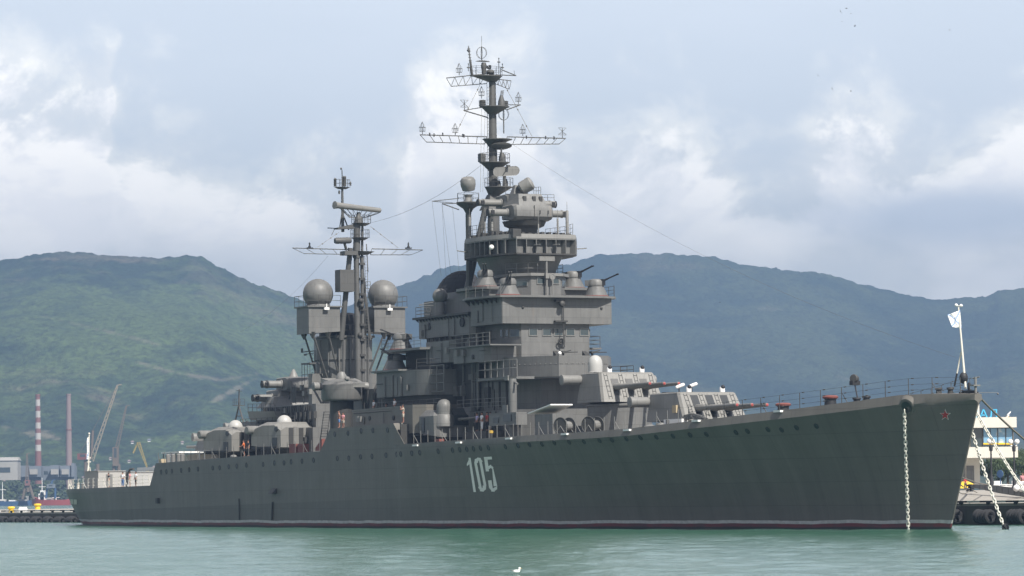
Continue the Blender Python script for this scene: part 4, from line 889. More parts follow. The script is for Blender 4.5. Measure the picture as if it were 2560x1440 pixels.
# upper yard: long lattice to starboard, short lattice forward to port
MB().truss(M(1220, 184), M(1116, 195), M(1217, 209), M(1128, 216), 5, .05).build('yard', 'mast_grey', FM)
MB().truss(M(1237, 197), M(1278, 202), M(1237, 209), M(1273, 223), 4, .045).tube(M(1253, 174), M(1290, 189), .05).tube(M(1240, 187), M(1290, 189), .05).tube(M(1287, 190), M(1285, 176), .02).build('yard', 'mast_grey', FM)
# cage antennas
def cage(px, py, h=.95, w=.34):
    q = M(px, py); mb = MB(); mb.tube(q, q + Vector((0, 0, h * .75)), .035, n=5)
    mb.torus(q + Vector((0, 0, h * .28)), w * .8, .016, n=12, k=4); mb.torus(q + Vector((0, 0, h * .66)), w * .9, .016, n=12, k=4)
    for i in range(6):
        t = i * math.pi / 3; a = Vector((math.cos(t), math.sin(t), 0)); mb.path([q + a * w * .8 + Vector((0, 0, h * .28)), q + a * w * .9 + Vector((0, 0, h * .66)), q + a * w * .5 + Vector((0, 0, h * .9)), q + Vector((0, 0, h * 1.25))], .014, 4)
    mb.build('cage_antenna', 'mast_grey', FM)
for px, py in ((1056, 335), (1138, 338), (1307, 340), (1148, 188), (1296, 260), (1204, 246)): cage(px, py)
def bowtie(px, py):
    q = M(px, py); mb = MB(); mb.tube(q, q + Vector((0, 0, .95)), .035, n=5)
    for z in (.3, .42, 1.0): mb.tube(q + Vector((0, -.42, z)), q + Vector((0, .42, z)), .02, n=4)
    for s in (-1, 1): mb.tube(q + Vector((0, s * .42, 1.0)), q + Vector((0, -s * .1, .55)), .02, n=4); mb.tube(q + Vector((0, s * .42, .3)), q + Vector((0, -s * .1, .75)), .02, n=4)
    mb.build('cage_antenna', 'mast_grey', FM)
bowtie(1161, 276); bowtie(1406, 345)
# wire spheres
def wire_sphere(px, py, r, post):
    q = M(px, py); mb = MB()
    for k in range(3): t = k * math.pi / 3 + .2; mb.torus(q, r, .022, (math.cos(t), math.sin(t), 0), 28, 5)
    mb.tube(q - Vector((0, 0, r)), q + Vector((0, 0, r)), .03, n=5).tube(q - Vector((0, 0, r + post)), q - Vector((0, 0, r)), .06, n=6); return mb, q
mb, q = wire_sphere(1204, 132, .55, .35); mb.tube(q, M(1204, 90), .02, n=5).sph(q + Vector((0, 0, .56)), .07, 8, 6).build('loop_antenna', 'mast_grey', FM)
mb, q = wire_sphere(1259, 286, .55, 1.3); mb.build('loop_antenna', 'mast_grey', FM)
a, b = M(1180, 187), M(1171, 115); mb = MB().tube(a, a.lerp(b, .5), .13, .11, 8).tube(a.lerp(b, .48), b, .07, .05, 8).box(b.x - .12, b.x + .12, b.y - .12, b.y + .12, b.z - .5, b.z - .35)
for k in range(5): c_ = a.lerp(b, .5 + k * .1); mb.tube(c_ + Vector((0, -.14, 0)), c_ + Vector((0, .14, .02)), .04, n=5)
mb.build('pole_antenna', 'mast_grey', FM)
a = M(1207, 154); mb = MB().lathe([(.2, a.z - 1.2), (.24, a.z - .7), (.3, a.z - .4), (.2, a.z - .1)], (MS, a.y + .1, 0), n=14).loft([[(MS + .3 * k * math.cos(t), a.y + .78 * k * math.sin(t), a.z + dz) for t in (2 * math.pi * i / 20 for i in range(20))] for k, dz in ((1, 0), (.8, .07), (.3, .12))])
for i in range(5): mb.torus((MS, a.y + .45 + i * .06, a.z - .35), .35, .03, (0, 1, .3), 14, 4, 0, math.pi)
mb.sph((MS + .2, a.y + .7, a.z - 1.0), .36, 14, 8, (1, 1.2, .7)).build('radar_antenna', 'mast_grey', FM)
for px, y0, y1 in ((1247, 185, 146), (1256, 172, 160), (1171, 178, 160)):
    a, b = M(px, y0), M(px, y1); mb = MB().tube(a, b, .035, n=5).sph(b, .07, 8, 6); mb.tube(b - Vector((0, .15, .35)), b - Vector((0, -.15, .35)), .06, n=5); mb.build('pole_antenna', 'mast_grey', FM)
a = M(1249, 241); mb = MB().lathe([(.36, z4), (.32, z4 + .5), (.16, z4 + 1.0)], (MS + .4, a.y, 0), n=12)
for k in range(5): mb.tube((MS + .5, a.y - .22 + .03 * k, z4 + .9 + k * .14), (MS + .5, a.y + .14 + .02 * k, z4 + .95 + k * .14), .05, n=5)
mb.build('equipment_box', 'mast_grey', FM)
for px in (1206, 1262):
    a = M(px, 254); mb = MB().lathe([(.3, z4 - .1), (.3, z4 + .55), (.22, z4 + .6)], (MS, a.y, 0), n=12)
    for k in range(4): mb.torus((MS, a.y, z4 + .05 + k * .15), .33, .04, n=12, k=4)
    mb.build('equipment_box', 'mast_grey', FM)
st = MB()
for a, b in (((1205, 202), (1138, 337)), ((1257, 204), (1330, 341))):
    p, q = M(*a), M(*b); st.tube(p, q, .018, n=4)
    for k in (.15, .5, .8): c_ = p.lerp(q, k); st.tube(c_, p.lerp(q, k + .025), .06, n=6)
for a, b in (((1213, 260), (1207, 480)), ((1204, 260), (1201, 480))): st.tube(M(*a), M(*b), .012, n=4)
st.build('stay_wire', 'rope', FM)
# ---------------------------------------------------------------- after tower: casing, boxes, spheres, mast
ac = A(858, 940, 0).x; TZ = 19.95
rr = lambda k, z: [(ac + 3.5 * k * math.cos(t) * 1.05, 2.85 * k * math.sin(t) * 1.05, z) for t in (2 * math.pi * (i + .5) / 10 for i in range(10))]
AT = MB().loft([rr(1, 7.5), rr(1, TZ)]).build('after_tower', 'grey', SHIP, smooth=20)
bands = MB()
for py in (902, 847): z = A(858, py, 0).z; bands.loft([rr(1.025, z - .06), rr(1.025, z + .06)])
bands.build('deck_band', 'grey_dark', AT)
MB().loft([rr(.82, TZ), rr(.8, TZ + 1.2), rr(.7, TZ + 2.2), rr(.3, TZ + 2.5)]).build('funnel_cap', 'soot', AT)
vr = Pieces(AT, 'grey'); random.seed(9)
for i in range(7):
    t = -1.75 + i * .38; r = random.choice((.04, .06, .09)); x_, y_ = ac + 3.68 * math.cos(t), 3.0 * math.sin(t); vr.tube((x_, y_, 8), (x_, y_, TZ - random.random() * 3), r, n=6)
q = B(856, 898, ac + 2.4); MB().lathe([(.2, 0), (.2, .1)], (ac + 2.3, q.y, q.z), (.7, -.7, 0), 12).build('vent', 'black', AT)
ldd = MB()
for k in range(26): z = 9 + k * .38; ldd.tube((ac - 2.6, -2.35, z), (ac - 2.3, -2.62, z), .03, n=4)
ldd.build('ladder', 'grey_dark', AT)
MB().prism([(ac - 2, -2.2), (ac + 3.4, -2.2), (ac + 3.4, 2.2), (ac - 2, 2.2)], TZ - .25, TZ).rail([(ac + 3.3, -2.1, TZ), (ac + 3.3, 2.1, TZ)], 1.1, .03, 2, .8).build('tower_platform', 'mast_grey', AT)
bf = 90.8
for sg in (-1, 1):
    yo, yi = 5.5 * sg, 1.95 * sg
    bx = MB(); y0, y1 = sorted((yo, yi))
    bx.prism([(bf - 3.3, y0), (bf, y0), (bf, y1), (bf - 3.3, y1)], [20.07 + (.25 if yy == yi else 0) for yy in (y0, y0, y1, y1)], 22.85)
    BXO = bx.build('equipment_house', 'grey', AT)
    MB().prism([(bf - 3.55, y0 - .2), (bf + .2, y0 - .2), (bf + .2, y1 + .2), (bf - 3.55, y1 + .2)], 22.85, 22.98).build('house_roof', 'grey', AT)
    rl = [(bf + .15, yi, 22.98), (bf + .15, yo + .15 * sg, 22.98), (bf - 3.5, yo + .15 * sg, 22.98), (bf - 3.5, yi, 22.98)]
    MB().rail(rl, 1.1, .025, 2, 1.2).build('guard_rail', 'mast_grey', AT)
    MB().lathe([(1.3, 22.9), (1.25, 23.2)], (bf - 1.7, 3.72 * sg, 0), n=20).sph((bf - 1.7, 3.72 * sg, 24.3), 1.6, 36, 22).build('radome', 'grey', AT)
    MB().box(bf + .18, bf + .4, 3.6 * sg - .28, 3.6 * sg + .28, 22.55, 22.8).tube((bf + .3, 3.6 * sg, 22.8), (bf + .3, 3.6 * sg, 23.2), .06).build('floodlight', 'white', AT)
    for k, (s0, y_t, s1, yb_) in enumerate(((bf - .3, 3.2, ac + 2.7, 1.6), (bf - 2.8, 4.9, ac + .4, 2.5), (bf - .2, 5.0, ac + 2.4, 2.2))):
        MB().tube((s0, y_t * sg, 20.2), (s1, yb_ * sg, 13.6 if k else 15.5), .10, n=7).lathe([(.08, -.7), (.45, 0)], (s0, y_t * sg, 20.25), (0, 0, 1), 4).build('strut', 'mast_grey', AT)
a = A(789, 877, -2.6); mb = MB(); mb.tube(a, A(756, 880, -4.2), .05).tube(A(789, 882, -2.6), A(762, 886, -4.2), .04).lathe([(.12, -.2), (.12, .25)], A(755, 877, -4.2), n=8).tube(A(766, 887, -4.2), A(760, 887, -4.4), .1); mb.build('yard', 'mast_grey', AT)
# aft mast
AS = 91.4
def M2(px, py, ds=0.0): return B(px, py, AS + ds)
am = MB()
am.tube(M2(897, 1005, 1.2), M2(891, 640), .36, .30, 14); am.tube(M2(908, 1005, 1.2), M2(905, 640), .22, .2, 10)
am.tube(M2(891, 645), M2(893, 556), .40, .36, 14); am.tube(M2(905, 645), M2(906, 560), .13, n=8)
am.tube(M2(853, 850, -1.0), M2(876, 620, -.2), .30, .27, 12); am.tube(M2(925, 850, -.8), M2(902, 640), .15, n=8)
am.tube(M2(860, 850, .5), M2(858, 985, .9), .16, n=8)
w0, w1 = M2(847, 729), M2(882, 675); am.box(AS - 1.0, AS + .4, w0.y, w1.y, w0.z, w1.z)
AM = am.build('aft_mast', 'mast_grey', SHIP)
ldd = MB(); p, q = M2(917, 990, 1.3), M2(912, 640, .2)
for k in range(48): c_ = p.lerp(q, k / 47); ldd.tube(c_, c_ + Vector((0, .28, 0)), .02, n=4)
ldd.tube(p, q, .03, n=5).tube(p + Vector((0, .28, 0)), q + Vector((0, .28, 0)), .03, n=5); ldd.build('ladder', 'mast_grey', AM)
for k in range(9): c_ = M2(904 + k * .4, 660 + k * 38, .4 + .1 * k); MB().box(c_.x - .1, c_.x + .25, c_.y - .3, c_.y + .25, c_.z - .12, c_.z + .12).build('bracket', 'grey_dark', AM)
for px, py, r in ((902, 752, .3), (905, 765, .25), (900, 838, .28), (910, 848, .2)): MB().sph(M2(px, py, 1.0), r, 10, 8).build('bracket', 'grey_dark', AM)
def plat2(xl, xr, py, th=.25, depth=.9, rails=True, ds=0):
    a, b = M2(xl, py), M2(xr, py); n = 12; c = (a.y + b.y) / 2; w = (b.y - a.y) / 2
    pl = [(AS + ds + depth * math.cos(t), c + w * math.sin(t)) for t in (2 * math.pi * i / n for i in range(n))]
    MB().prism([(p * .5 + (AS + ds) * .5, q * .5 + c * .5) for p, q in pl], a.z - th, a.z, pl).build('platform', 'mast_grey', AM)
    if rails: MB().rail([(*p, a.z) for p in pl] + [(*pl[0], a.z)], .85, .018, 2, .9).build('guard_rail', 'mast_grey', AM)
    return a.z
z1 = plat2(880, 926, 558); plat2(878, 922, 594); plat2(866, 936, 628, .35, .8, False)
# lattice radar on top
z_ = M2(895, 545).z; MB().lathe([(.5, z1), (.42, z_), (.22, z_ + .25), (.2, z_ + .6)], (AS, 0, 0), n=14).build('pedestal', 'mast_grey', AM)
L_, R_ = M2(840, 513, 1.1), M2(950, 526, -.4)
ra = MB(); ra.tube(L_, R_, .33, .26, 14).lathe([(.36, -.02), (.42, .18), (.2, .2)], L_, L_ - R_, 14)
ra.build('radar_antenna', 'grey_pale', AM)
rt_ = MB(); c0 = Vector((AS, 0, z_ + .5))
P, Q = L_.lerp(R_, .1) - Vector((0, 0, .3)), L_.lerp(R_, .97) - Vector((0, 0, .3)); P2, Q2 = P.lerp(Q, .28) - Vector((.5, 0, .75)), P.lerp(Q, .72) - Vector((.5, 0, .55))
rt_.path([P, P2, Q2, Q], .05, 5)
for k in range(8): rt_.tube(P.lerp(Q, (k + .5) / 8), P2.lerp(Q2, (k + .5) / 8), .03, n=4)
for k in range(6): rt_.tube(P.lerp(Q, k / 6), P2.lerp(Q2, min(1, (k + 1) / 6)), .025, n=4)
rt_.tube(P2.lerp(Q2, .5), c0 - Vector((0, 0, .3)), .1); rt_.build('radar_truss', 'grey', AM)
# topmast and its platform
a, b = M2(857, 580, -.8), M2(855, 424, -.8)
tm = MB().tube(a, a.lerp(b, .7), .17, .12, 10).tube(a.lerp(b, .68), b, .07, .05, 8).tube(M2(872, 575, -.8), M2(859, 540, -.8), .07).tube(M2(849, 572, -.8), M2(855, 530, -.8), .06).sph(b + Vector((0, -.1, .1)), .12, 8, 6)
tm.build('topmast', 'mast_grey', AM)
a = M2(855, 468, -.8); pl = [(a.x + .5 * math.cos(t), a.y + .92 * math.sin(t)) for t in (2 * math.pi * i / 12 for i in range(12))]
MB().prism([(a.x + (p - a.x) * .5, a.y + (q - a.y) * .5) for p, q in pl], a.z - .2, a.z, pl).rail([(*p, a.z) for p in pl] + [(*pl[0], a.z)], .8, .018, 2, .7).build('platform', 'mast_grey', AM)
for px, y0, y1, r in ((838, 466, 445, .14), (861, 466, 440, .2), (876, 464, 454, .1), (848, 485, 476, .1)):
    p, q = M2(px, y0, -.8), M2(px, y1, -.8); MB().lathe([(r, p.z), (r, q.z - .2), (r * 1.2, q.z - .15), (r * .6, q.z)], (p.x, p.y, 0), n=10).build('mast_lamp', 'mast_grey', AM)
a, b = M2(840, 571, -.8), M2(884, 560, -.3); MB().prism([(a.x - .5, a.y), (a.x + .5, a.y), (b.x + .5, b.y), (b.x - .5, b.y)], [a.z - .1, a.z - .1, b.z - .5, b.z - .5], [a.z + .05, a.z + .05, b.z, b.z]).tube(a, M2(819, 570, -.8), .05).tube(M2(836, 573, -.8), M2(829, 588, -.8), .03).build('platform', 'mast_grey', AM)
a, b = M2(836, 602, .3), M2(878, 601, .3); MB().lathe([(.08, 0), (.28, .05), (.33, .25), (.33, (b - a).length - .25), (.28, (b - a).length - .05), (.08, (b - a).length)], a, b - a, 16).tube(a.lerp(b, .6) - Vector((0, 0, .3)), M2(866, 625, 0), .14).build('radome', 'mast_grey', AM)
for tl, tr, bl, br in (((731, 620), (866, 624), (760, 634), (870, 636)), ((1057, 625), (930, 622), (1028, 637), (926, 637))):
    MB().truss(M2(*tr), M2(*tl), M2(*br), M2(*bl), 4, .05, False).tube(M2(*tl), M2(*bl), .03, n=4).build('yard', 'mast_grey', AM)
for px in (774, 1021): a = M2(px, 620); MB().lathe([(.12, 0), (.15, .1), (.07, .3), (.1, .45), (.03, .6)], a, n=10).box(a.x - .2, a.x + .2, a.y - .3, a.y + .3, a.z - .08, a.z + .05).build('yard_lamp', 'black', AM)
st = MB()
for a, b in (((847, 581), (794, 618)), ((926, 566), (996, 620))):
    p, q = M2(*a), M2(*b); st.tube(p, q, .018, n=4)
    for k in (.1, .35, .75): st.tube(p.lerp(q, k), p.lerp(q, k + .04), .06, n=6)
st.build('stay_wire', 'rope', AM)
MB().prism([(AS - .6, -1.9), (AS + .7, -1.9), (AS + .7, -.4), (AS - .6, -.4)], M2(850, 638).z, M2(850, 628).z).build('platform', 'mast_grey', AM)
MB().rail([M2(915, 730), M2(926, 730)], 1.1, .03, 3, .4).tube(M2(917, 675), M2(921, 680), .03).tube(M2(916, 610), M2(920, 678), .05).build('guard_rail', 'mast_grey', AM)
# long wires
def cat(p, q, sag, n=16): return [p.lerp(q, i / n) - Vector((0, 0, sag * 4 * (i / n) * (1 - i / n))) for i in range(n + 1)]
for w_ in ((cat(M(1200, 415), M2(930, 556), .8), .014), (cat(M(1280, 360), A(2388, 893, 0), 1.7, 30), .009), (cat(M2(820, 640), B(600, 830, 60), .8), .008)): MB().path(w_[0], w_[1], 4).build('aerial_wire', 'rope', SHIP)
# drum director for the side guns
q = A(854, 976, -7.0); dz0 = A(854, 1003, -7).z
SP = MB().lathe([(1.75, dz0), (2.0, dz0 + .12), (2.08, dz0 + .3), (2.08, dz0 + 1.65), (1.75, dz0 + 2.05), (.6, dz0 + 2.25)], (q.x, -7, 0), n=28).build('fire_director', 'grey', SHIP)
c0 = Vector((q.x + .7, -7.9, dz0 + 2.0))
MB().prism([(q.x - .9, -8.9), (q.x + 1.7, -8.1), (q.x + 2.3, -5.4), (q.x - .2, -5.4)], [dz0 + 1.5, dz0 + 1.35, dz0 + 1.35, dz0 + 1.5], [dz0 + 2.35, dz0 + 1.75, dz0 + 1.75, dz0 + 2.35]).build('director_hood', 'grey_pale', SP)
MB().lathe([(.55, dz0 + 2.2), (.5, dz0 + 2.6), (.3, dz0 + 2.95), (.05, dz0 + 3.0)], (q.x - .2, -6.9, 0), n=12).build('hatch_cupola', 'grey_pale', SP)
for px in (797, 905):
    c_ = B(px, 966, q.x + (.6 if px > 850 else 0)); dr = 1 if px > 850 else -1
    MB().lathe([(.36, 0), (.42, .1), (.42, .6), (.3, .65)], (c_.x, c_.y, c_.z), (0, dr, 0), 14).build('rangefinder_tube', 'grey_pale', SP); MB().lathe([(.38, 0), (.2, .12)], (c_.x + .1, c_.y - .1 * dr, c_.z - .05), (.5, -.8, 0), 12).build('lens_cap', 'black', SP)
MB().lathe([(1.2, 7.5), (1.2, dz0)], (q.x, -7, 0), n=20).build('pedestal', 'grey_dark', SP)
q = A(870, 948, -8.2); MB().lathe([(.1, 0), (.26, .05), (.22, .3), (.1, .4)], q, (.4, -.8, .3), 12).build('sight_port', 'grey_pale', SP)
# after deckhouse, after director with double arms
a, b = A(771, 985, -4.0), A(815, 1000, -4.0)
AH = MB()
AH.prism(sym([(ac + 4.5, -5.4), (72, -5.4)]), 7.2, 10.3); AH.prism(sym([(ac + 3, -4.4), (75, -4.4)]), 10.3, 12.8); AH.prism(sym([(ac + 1, -4.0), (a.x, -4.0)]), 12.8, 16.0)
AH = AH.build('after_deckhouse', 'grey', SHIP)
fittings(AH, 74, 90, -5.4, 7.8, 10.2, 12); fittings(AH, 76, 89, -4.4, 10.6, 12.7, 10); fittings(AH, 78, 88, -4.0, 12.9, 15.8, 8)
MB().prism(sym([(ac + 2, -6.3), (73, -6.3)]), 10.3, 10.5).build('gallery_deck', 'grey_dark', AH)
MB().rail([(73, -6.2, 10.5), (ac + 1.5, -6.2, 10.5)], 1.05, .03, 3, 1.6).build('guard_rail', 'mast_grey', AH)
vr = Pieces(AH, 'grey_dark'); random.seed(21)
for i in range(24):
    s = 75 + i * .6; vr.tube((s, -4.48, 10.5), (s, -4.48, 12.7), random.choice((.04, .07, .1)), n=6); s = 73 + i * .75; vr.tube((s, -5.48, 7.5), (s, -5.48, 10.2), random.choice((.04, .07)), n=6)
for i in range(14): s = 74 + i * 1.2; vr.box(s, s + .5, -5.8, -5.4, 8 + random.random(), 9.3); vr.box(s, s + .5, -4.75, -4.4, 10.8 + random.random() * .5, 12)
for s in (78, 83, 88): wall_door(AH, s, -5.4, 7.6)
ldd = MB(); p, q = A(810, 1030, -6.5), A(800, 1105, -7.2)
for k in range(12): c_ = p.lerp(q, k / 11); ldd.box(c_.x - .1, c_.x + .15, c_.y - .05, c_.y + .7, c_.z - .02, c_.z + .03)
ldd.tube(p, q, .05).tube(p + Vector((0, .7, 0)), q + Vector((0, .7, 0)), .05); ldd.build('ladder', 'mast_grey', AH)
q = A(735, 962, 0)
AD = director(74.6, A(735, 962, 0).z, 4.3, 2.0, 1.9, .80, .40, 'fire_director')
AD2 = director(72.6, A(715, 994, -1.5).z, 4.6, 2.3, 2.1, .95, .40, 'fire_director')
MB().lathe([(1.3, 12.6), (1.25, A(715, 1010, 0).z)], (73.2, 0, 0), n=20).build('pedestal', 'grey_dark', AD2)
MB().lathe([(.62, 0), (.35, .6), (.12, 1.05), (.03, 1.1)], A(734, 948, -.4), n=16).build('radar_cone', 'grey_pale', AD)
q = A(772, 925, -4.6); MB().prism([(q.x - 1.4, -4.9), (q.x + 1, -4.9), (q.x + 1, -3.8), (q.x - 1.4, -3.8)], q.z + .6, q.z + .75).rail([(q.x - 1.4, -4.8, q.z - 1.5), (q.x + .8, -4.8, q.z - 1.5)], 2.1, .03, 2, .8).build('signal_platform', 'mast_grey', AH)
a, b = A(627, 1037, -4), A(720, 1028, -4)
MB().loft([[(a.x, -4.2, a.z), (a.x + .2, -4.4, a.z - .15), (a.x + .2, -3, a.z - .15), (a.x, -3, a.z)], [(a.x + 3, -5.6, a.z + .3), (a.x + 3, -5.2, a.z - .7), (a.x + 3, 3, a.z - .7), (a.x + 3, 3, a.z + .3)], [(b.x, -5.6, b.z), (b.x, -5.2, b.z - .9), (b.x, 3, b.z - .9), (b.x, 3, b.z)]]).build('searchlight_platform', 'grey_pale', SHIP)
MB().rail([(a.x + 3, -5.5, a.z + .3), (b.x, -5.5, b.z)], .8, .03, 2, 1.2).build('guard_rail', 'mast_grey', SHIP)
a = A(690, 1020, -2); MB().loft([[(a.x - 2, -3.5, a.z), (a.x + 2.5, -3.5, a.z), (a.x + 2.5, 2, a.z), (a.x - 2, 2, a.z)], [(a.x - .5, -3, a.z + 1.2), (a.x + 2, -3, a.z + 1.2), (a.x + 2, 1.5, a.z + 1.2), (a.x - .5, 1.5, a.z + 1.2)]]).build('deck_locker', 'grey_pale', SHIP)
MB().prism(sym([(77, -4.6), (66.5, -4.6)]), 7.2, A(690, 1050, -4.6).z).build('after_deckhouse', 'grey', SHIP)
# A-frame pole on the after turret roof
pf = MB(); t_ = A(598, 973, 0)
for px in (585, 612): pf.tube(A(px, 1066, -.4), A(597, 1014, -.1), .09, n=6)
pf.tube(A(590, 1040, 0), A(605, 1040, 0), .06).tube(A(597, 1014, 0), t_, .10, .06, 8).tube(A(592, 976, 0), A(604, 978, 0), .03)
z_ = A(597, 1013, 0); pf.box(z_.x - .5, z_.x + .5, -.55, .55, z_.z - .06, z_.z).rail([(z_.x - .5, -.5, z_.z), (z_.x + .5, -.5, z_.z), (z_.x + .5, .5, z_.z)], .7, .02, 2, .6)
pf.build('signal_pole', 'mast_grey', SHIP)
jb = MB(); random.seed(4)
for i in range(14): s = 70 + random.random() * 6; jb.box(s, s + .6, -3 + random.random() * 3, -2.2 + random.random() * 3, 10.9, 11.5 + random.random() * .5)
jb.build('deck_locker', 'grey_dark', SHIP)
for px in (738, 760): q = A(px, 1128, -9.0); MB().box(q.x - .9, q.x + .9, -9.3, -8.8, q.z - .4, q.z + .75).build('fire_locker', 'redoxide', SHIP)
q = A(802, 1115, -9.4); MB().prism([(q.x - 1.2, -9.5), (q.x + .5, -9.5), (q.x + .5, -9), (q.x - 1.2, -9)], [7.7] * 4, [8.0, 8.9, 8.9, 8.0]).build('fire_locker', 'redoxide', SHIP)
q = A(505, 1142, -9.8); MB().rail([(q.x - .8, -9.8, 7.2), (q.x + .8, -9.8, 7.2)], .9, .05, 1, 1.6).build('guard_rail', 'white', SHIP)
q = A(584, 1144, -9.9); MB().sph((q.x, -9.9, 7.4), .35, 12, 8, (1.6, 1, .7), lo=-20).build('ventilator', 'grey_pale', SHIP)
# awning and stores at the break of the after deck
a, b = A(413, 1132, -7.5), A(458, 1128, -7.5)
MB().prism([(a.x, -8), (b.x, -8), (b.x, 2), (a.x, 2)], a.z - .1, a.z + .08).build('awning', 'white', SHIP)
ax_ = MB()
for s in np.linspace(a.x + .2, b.x - .2, 5): ax_.tube((s, -7.8, 7), (s, -7.8, a.z), .06)
ax_.build('awning_frame', 'grey_pale', SHIP)
MB().prism([(a.x + 1, -6.5), (b.x - 1, -6.5), (b.x - 1, 2), (a.x + 1, 2)], 7, a.z - .25).build('deck_locker', 'cream', SHIP)
for px in (420, 433, 447, 456): q = A(px, 1148, -9.4); MB().lathe([(.25, 7.05), (.25, 7.9), (.15, 8.0)], (q.x, -9.4, 0), n=10).build('ventilator', 'grey_pale', SHIP)
q = A(405, 1146, -9.4); MB().box(q.x - .4, q.x + .3, -9.6, -9, 7.0, 7.5).build('deck_locker', 'tan', SHIP)
# quarterdeck tents and davit
q = A(316, 1197, 0); zt_ = A(316, 1178, 0).z
MB().prism([(q.x - 5, -3.6), (q.x, -3.6), (q.x, -.1), (q.x - 5, -.1)], 4.35, zt_).box(q.x - 5.1, q.x + .1, -3.7, -.1, zt_, zt_ + .08).build('deck_cabin', 'factory_pale', SHIP)
MB().prism([(q.x - 5, 0), (q.x + .6, 0), (q.x + .6, 3.4), (q.x - 5, 3.4)], 4.35, zt_ - .15).box(q.x - 5.1, q.x + .7, 0, 3.5, zt_ - .15, zt_ - .06).build('deck_cabin', 'radome_white', SHIP)
MB().box(q.x - .02, q.x + .05, -2.6, -1.8, 4.4, zt_ - .35).build('door', 'grey_pale', SHIP)
a, b = A(347, 1169, -5.8), A(384, 1168, -5.8); C_ = MB().prism([(a.x, -6), (b.x + 1, -6), (b.x + 1, 5), (a.x, 5)], a.z - .4, a.z).build('deck_cabin', 'white', SHIP)
q0, q1_, q2_ = A(318, 1212, -8.2), A(319, 1185, -8.2), A(334, 1172, -8.2); MB().path([q0, q1_, q1_.lerp(q2_, .4) + Vector((0, 0, .3)), q2_], .12, 8).build('davit', 'mast_grey', SHIP)
a, b = A(220, 1218, 0), A(223, 1084, 0)
FS = MB().tube(a, b, .12, .07, 10).tube(A(232, 1208, .5), A(224, 1168, 0), .07).tube(A(217, 1205, -.5), A(221, 1160, 0), .06).sph(b, .13, 10, 6)
for py in (1145, 1155): q = A(221.5, py, 0); FS.tube(q - Vector((0, .3, 0)), q + Vector((0, .3, 0)), .06)
FS.build('flagstaff', 'cream', SHIP)
mb = MB(); random.seed(8)
for px in range(196, 252, 11): q = A(px, 1218, -4 + (px - 196) * .06); mb.lathe([(.22, 4.35), (.18, 4.9), (.26, 5.0), (.1, 5.05)], (q.x, q.y, 0), n=8)
mb.build('mooring_bitts', 'cream', SHIP)
# ================================================================ setting: water, hills
def vnoise(x, y, seed):
    xi, yi = np.floor(x).astype(np.int64), np.floor(y).astype(np.int64); xf, yf = x - xi, y - yi
    h = lambda a, b: ((np.sin(a * 127.1 + b * 311.7 + seed * 74.7) * 43758.5453) % 1.0)
    u, v = xf * xf * (3 - 2 * xf), yf * yf * (3 - 2 * yf)
    return (h(xi, yi) * (1 - u) + h(xi + 1, yi) * u) * (1 - v) + (h(xi, yi + 1) * (1 - u) + h(xi + 1, yi + 1) * u) * v
def fbm(x, y, seed, o=5, g=.5):
    s = 0; a = 1; t = 0
    for k in range(o): s = s + a * vnoise(x * 2 ** k, y * 2 ** k, seed + k); t += a; a *= g
    return s / t
def grid_mesh(name, X, Y, Z, mat):
    r, c = X.shape; me = bpy.data.meshes.new(name)
    co = np.stack([X, Y, Z], -1).reshape(-1, 3).astype(np.float32)
    i = np.arange(r * c).reshape(r, c); q = np.stack([i[:-1, :-1], i[:-1, 1:], i[1:, 1:], i[1:, :-1]], -1).reshape(-1, 4)
    me.vertices.add(len(co)); me.vertices.foreach_set('co', co.ravel())
    me.loops.add(q.size); me.loops.foreach_set('vertex_index', q.ravel().astype(np.int32))
    me.polygons.add(len(q)); me.polygons.foreach_set('loop_start', np.arange(0, q.size, 4, dtype=np.int32)); me.polygons.foreach_set('loop_total', np.full(len(q), 4, np.int32))
    me.polygons.foreach_set('use_smooth', np.ones(len(q), bool)); me.update(); me.validate()
    me.materials.append(mat); o = bpy.data.objects.new(name, me); COL.objects.link(o); return o
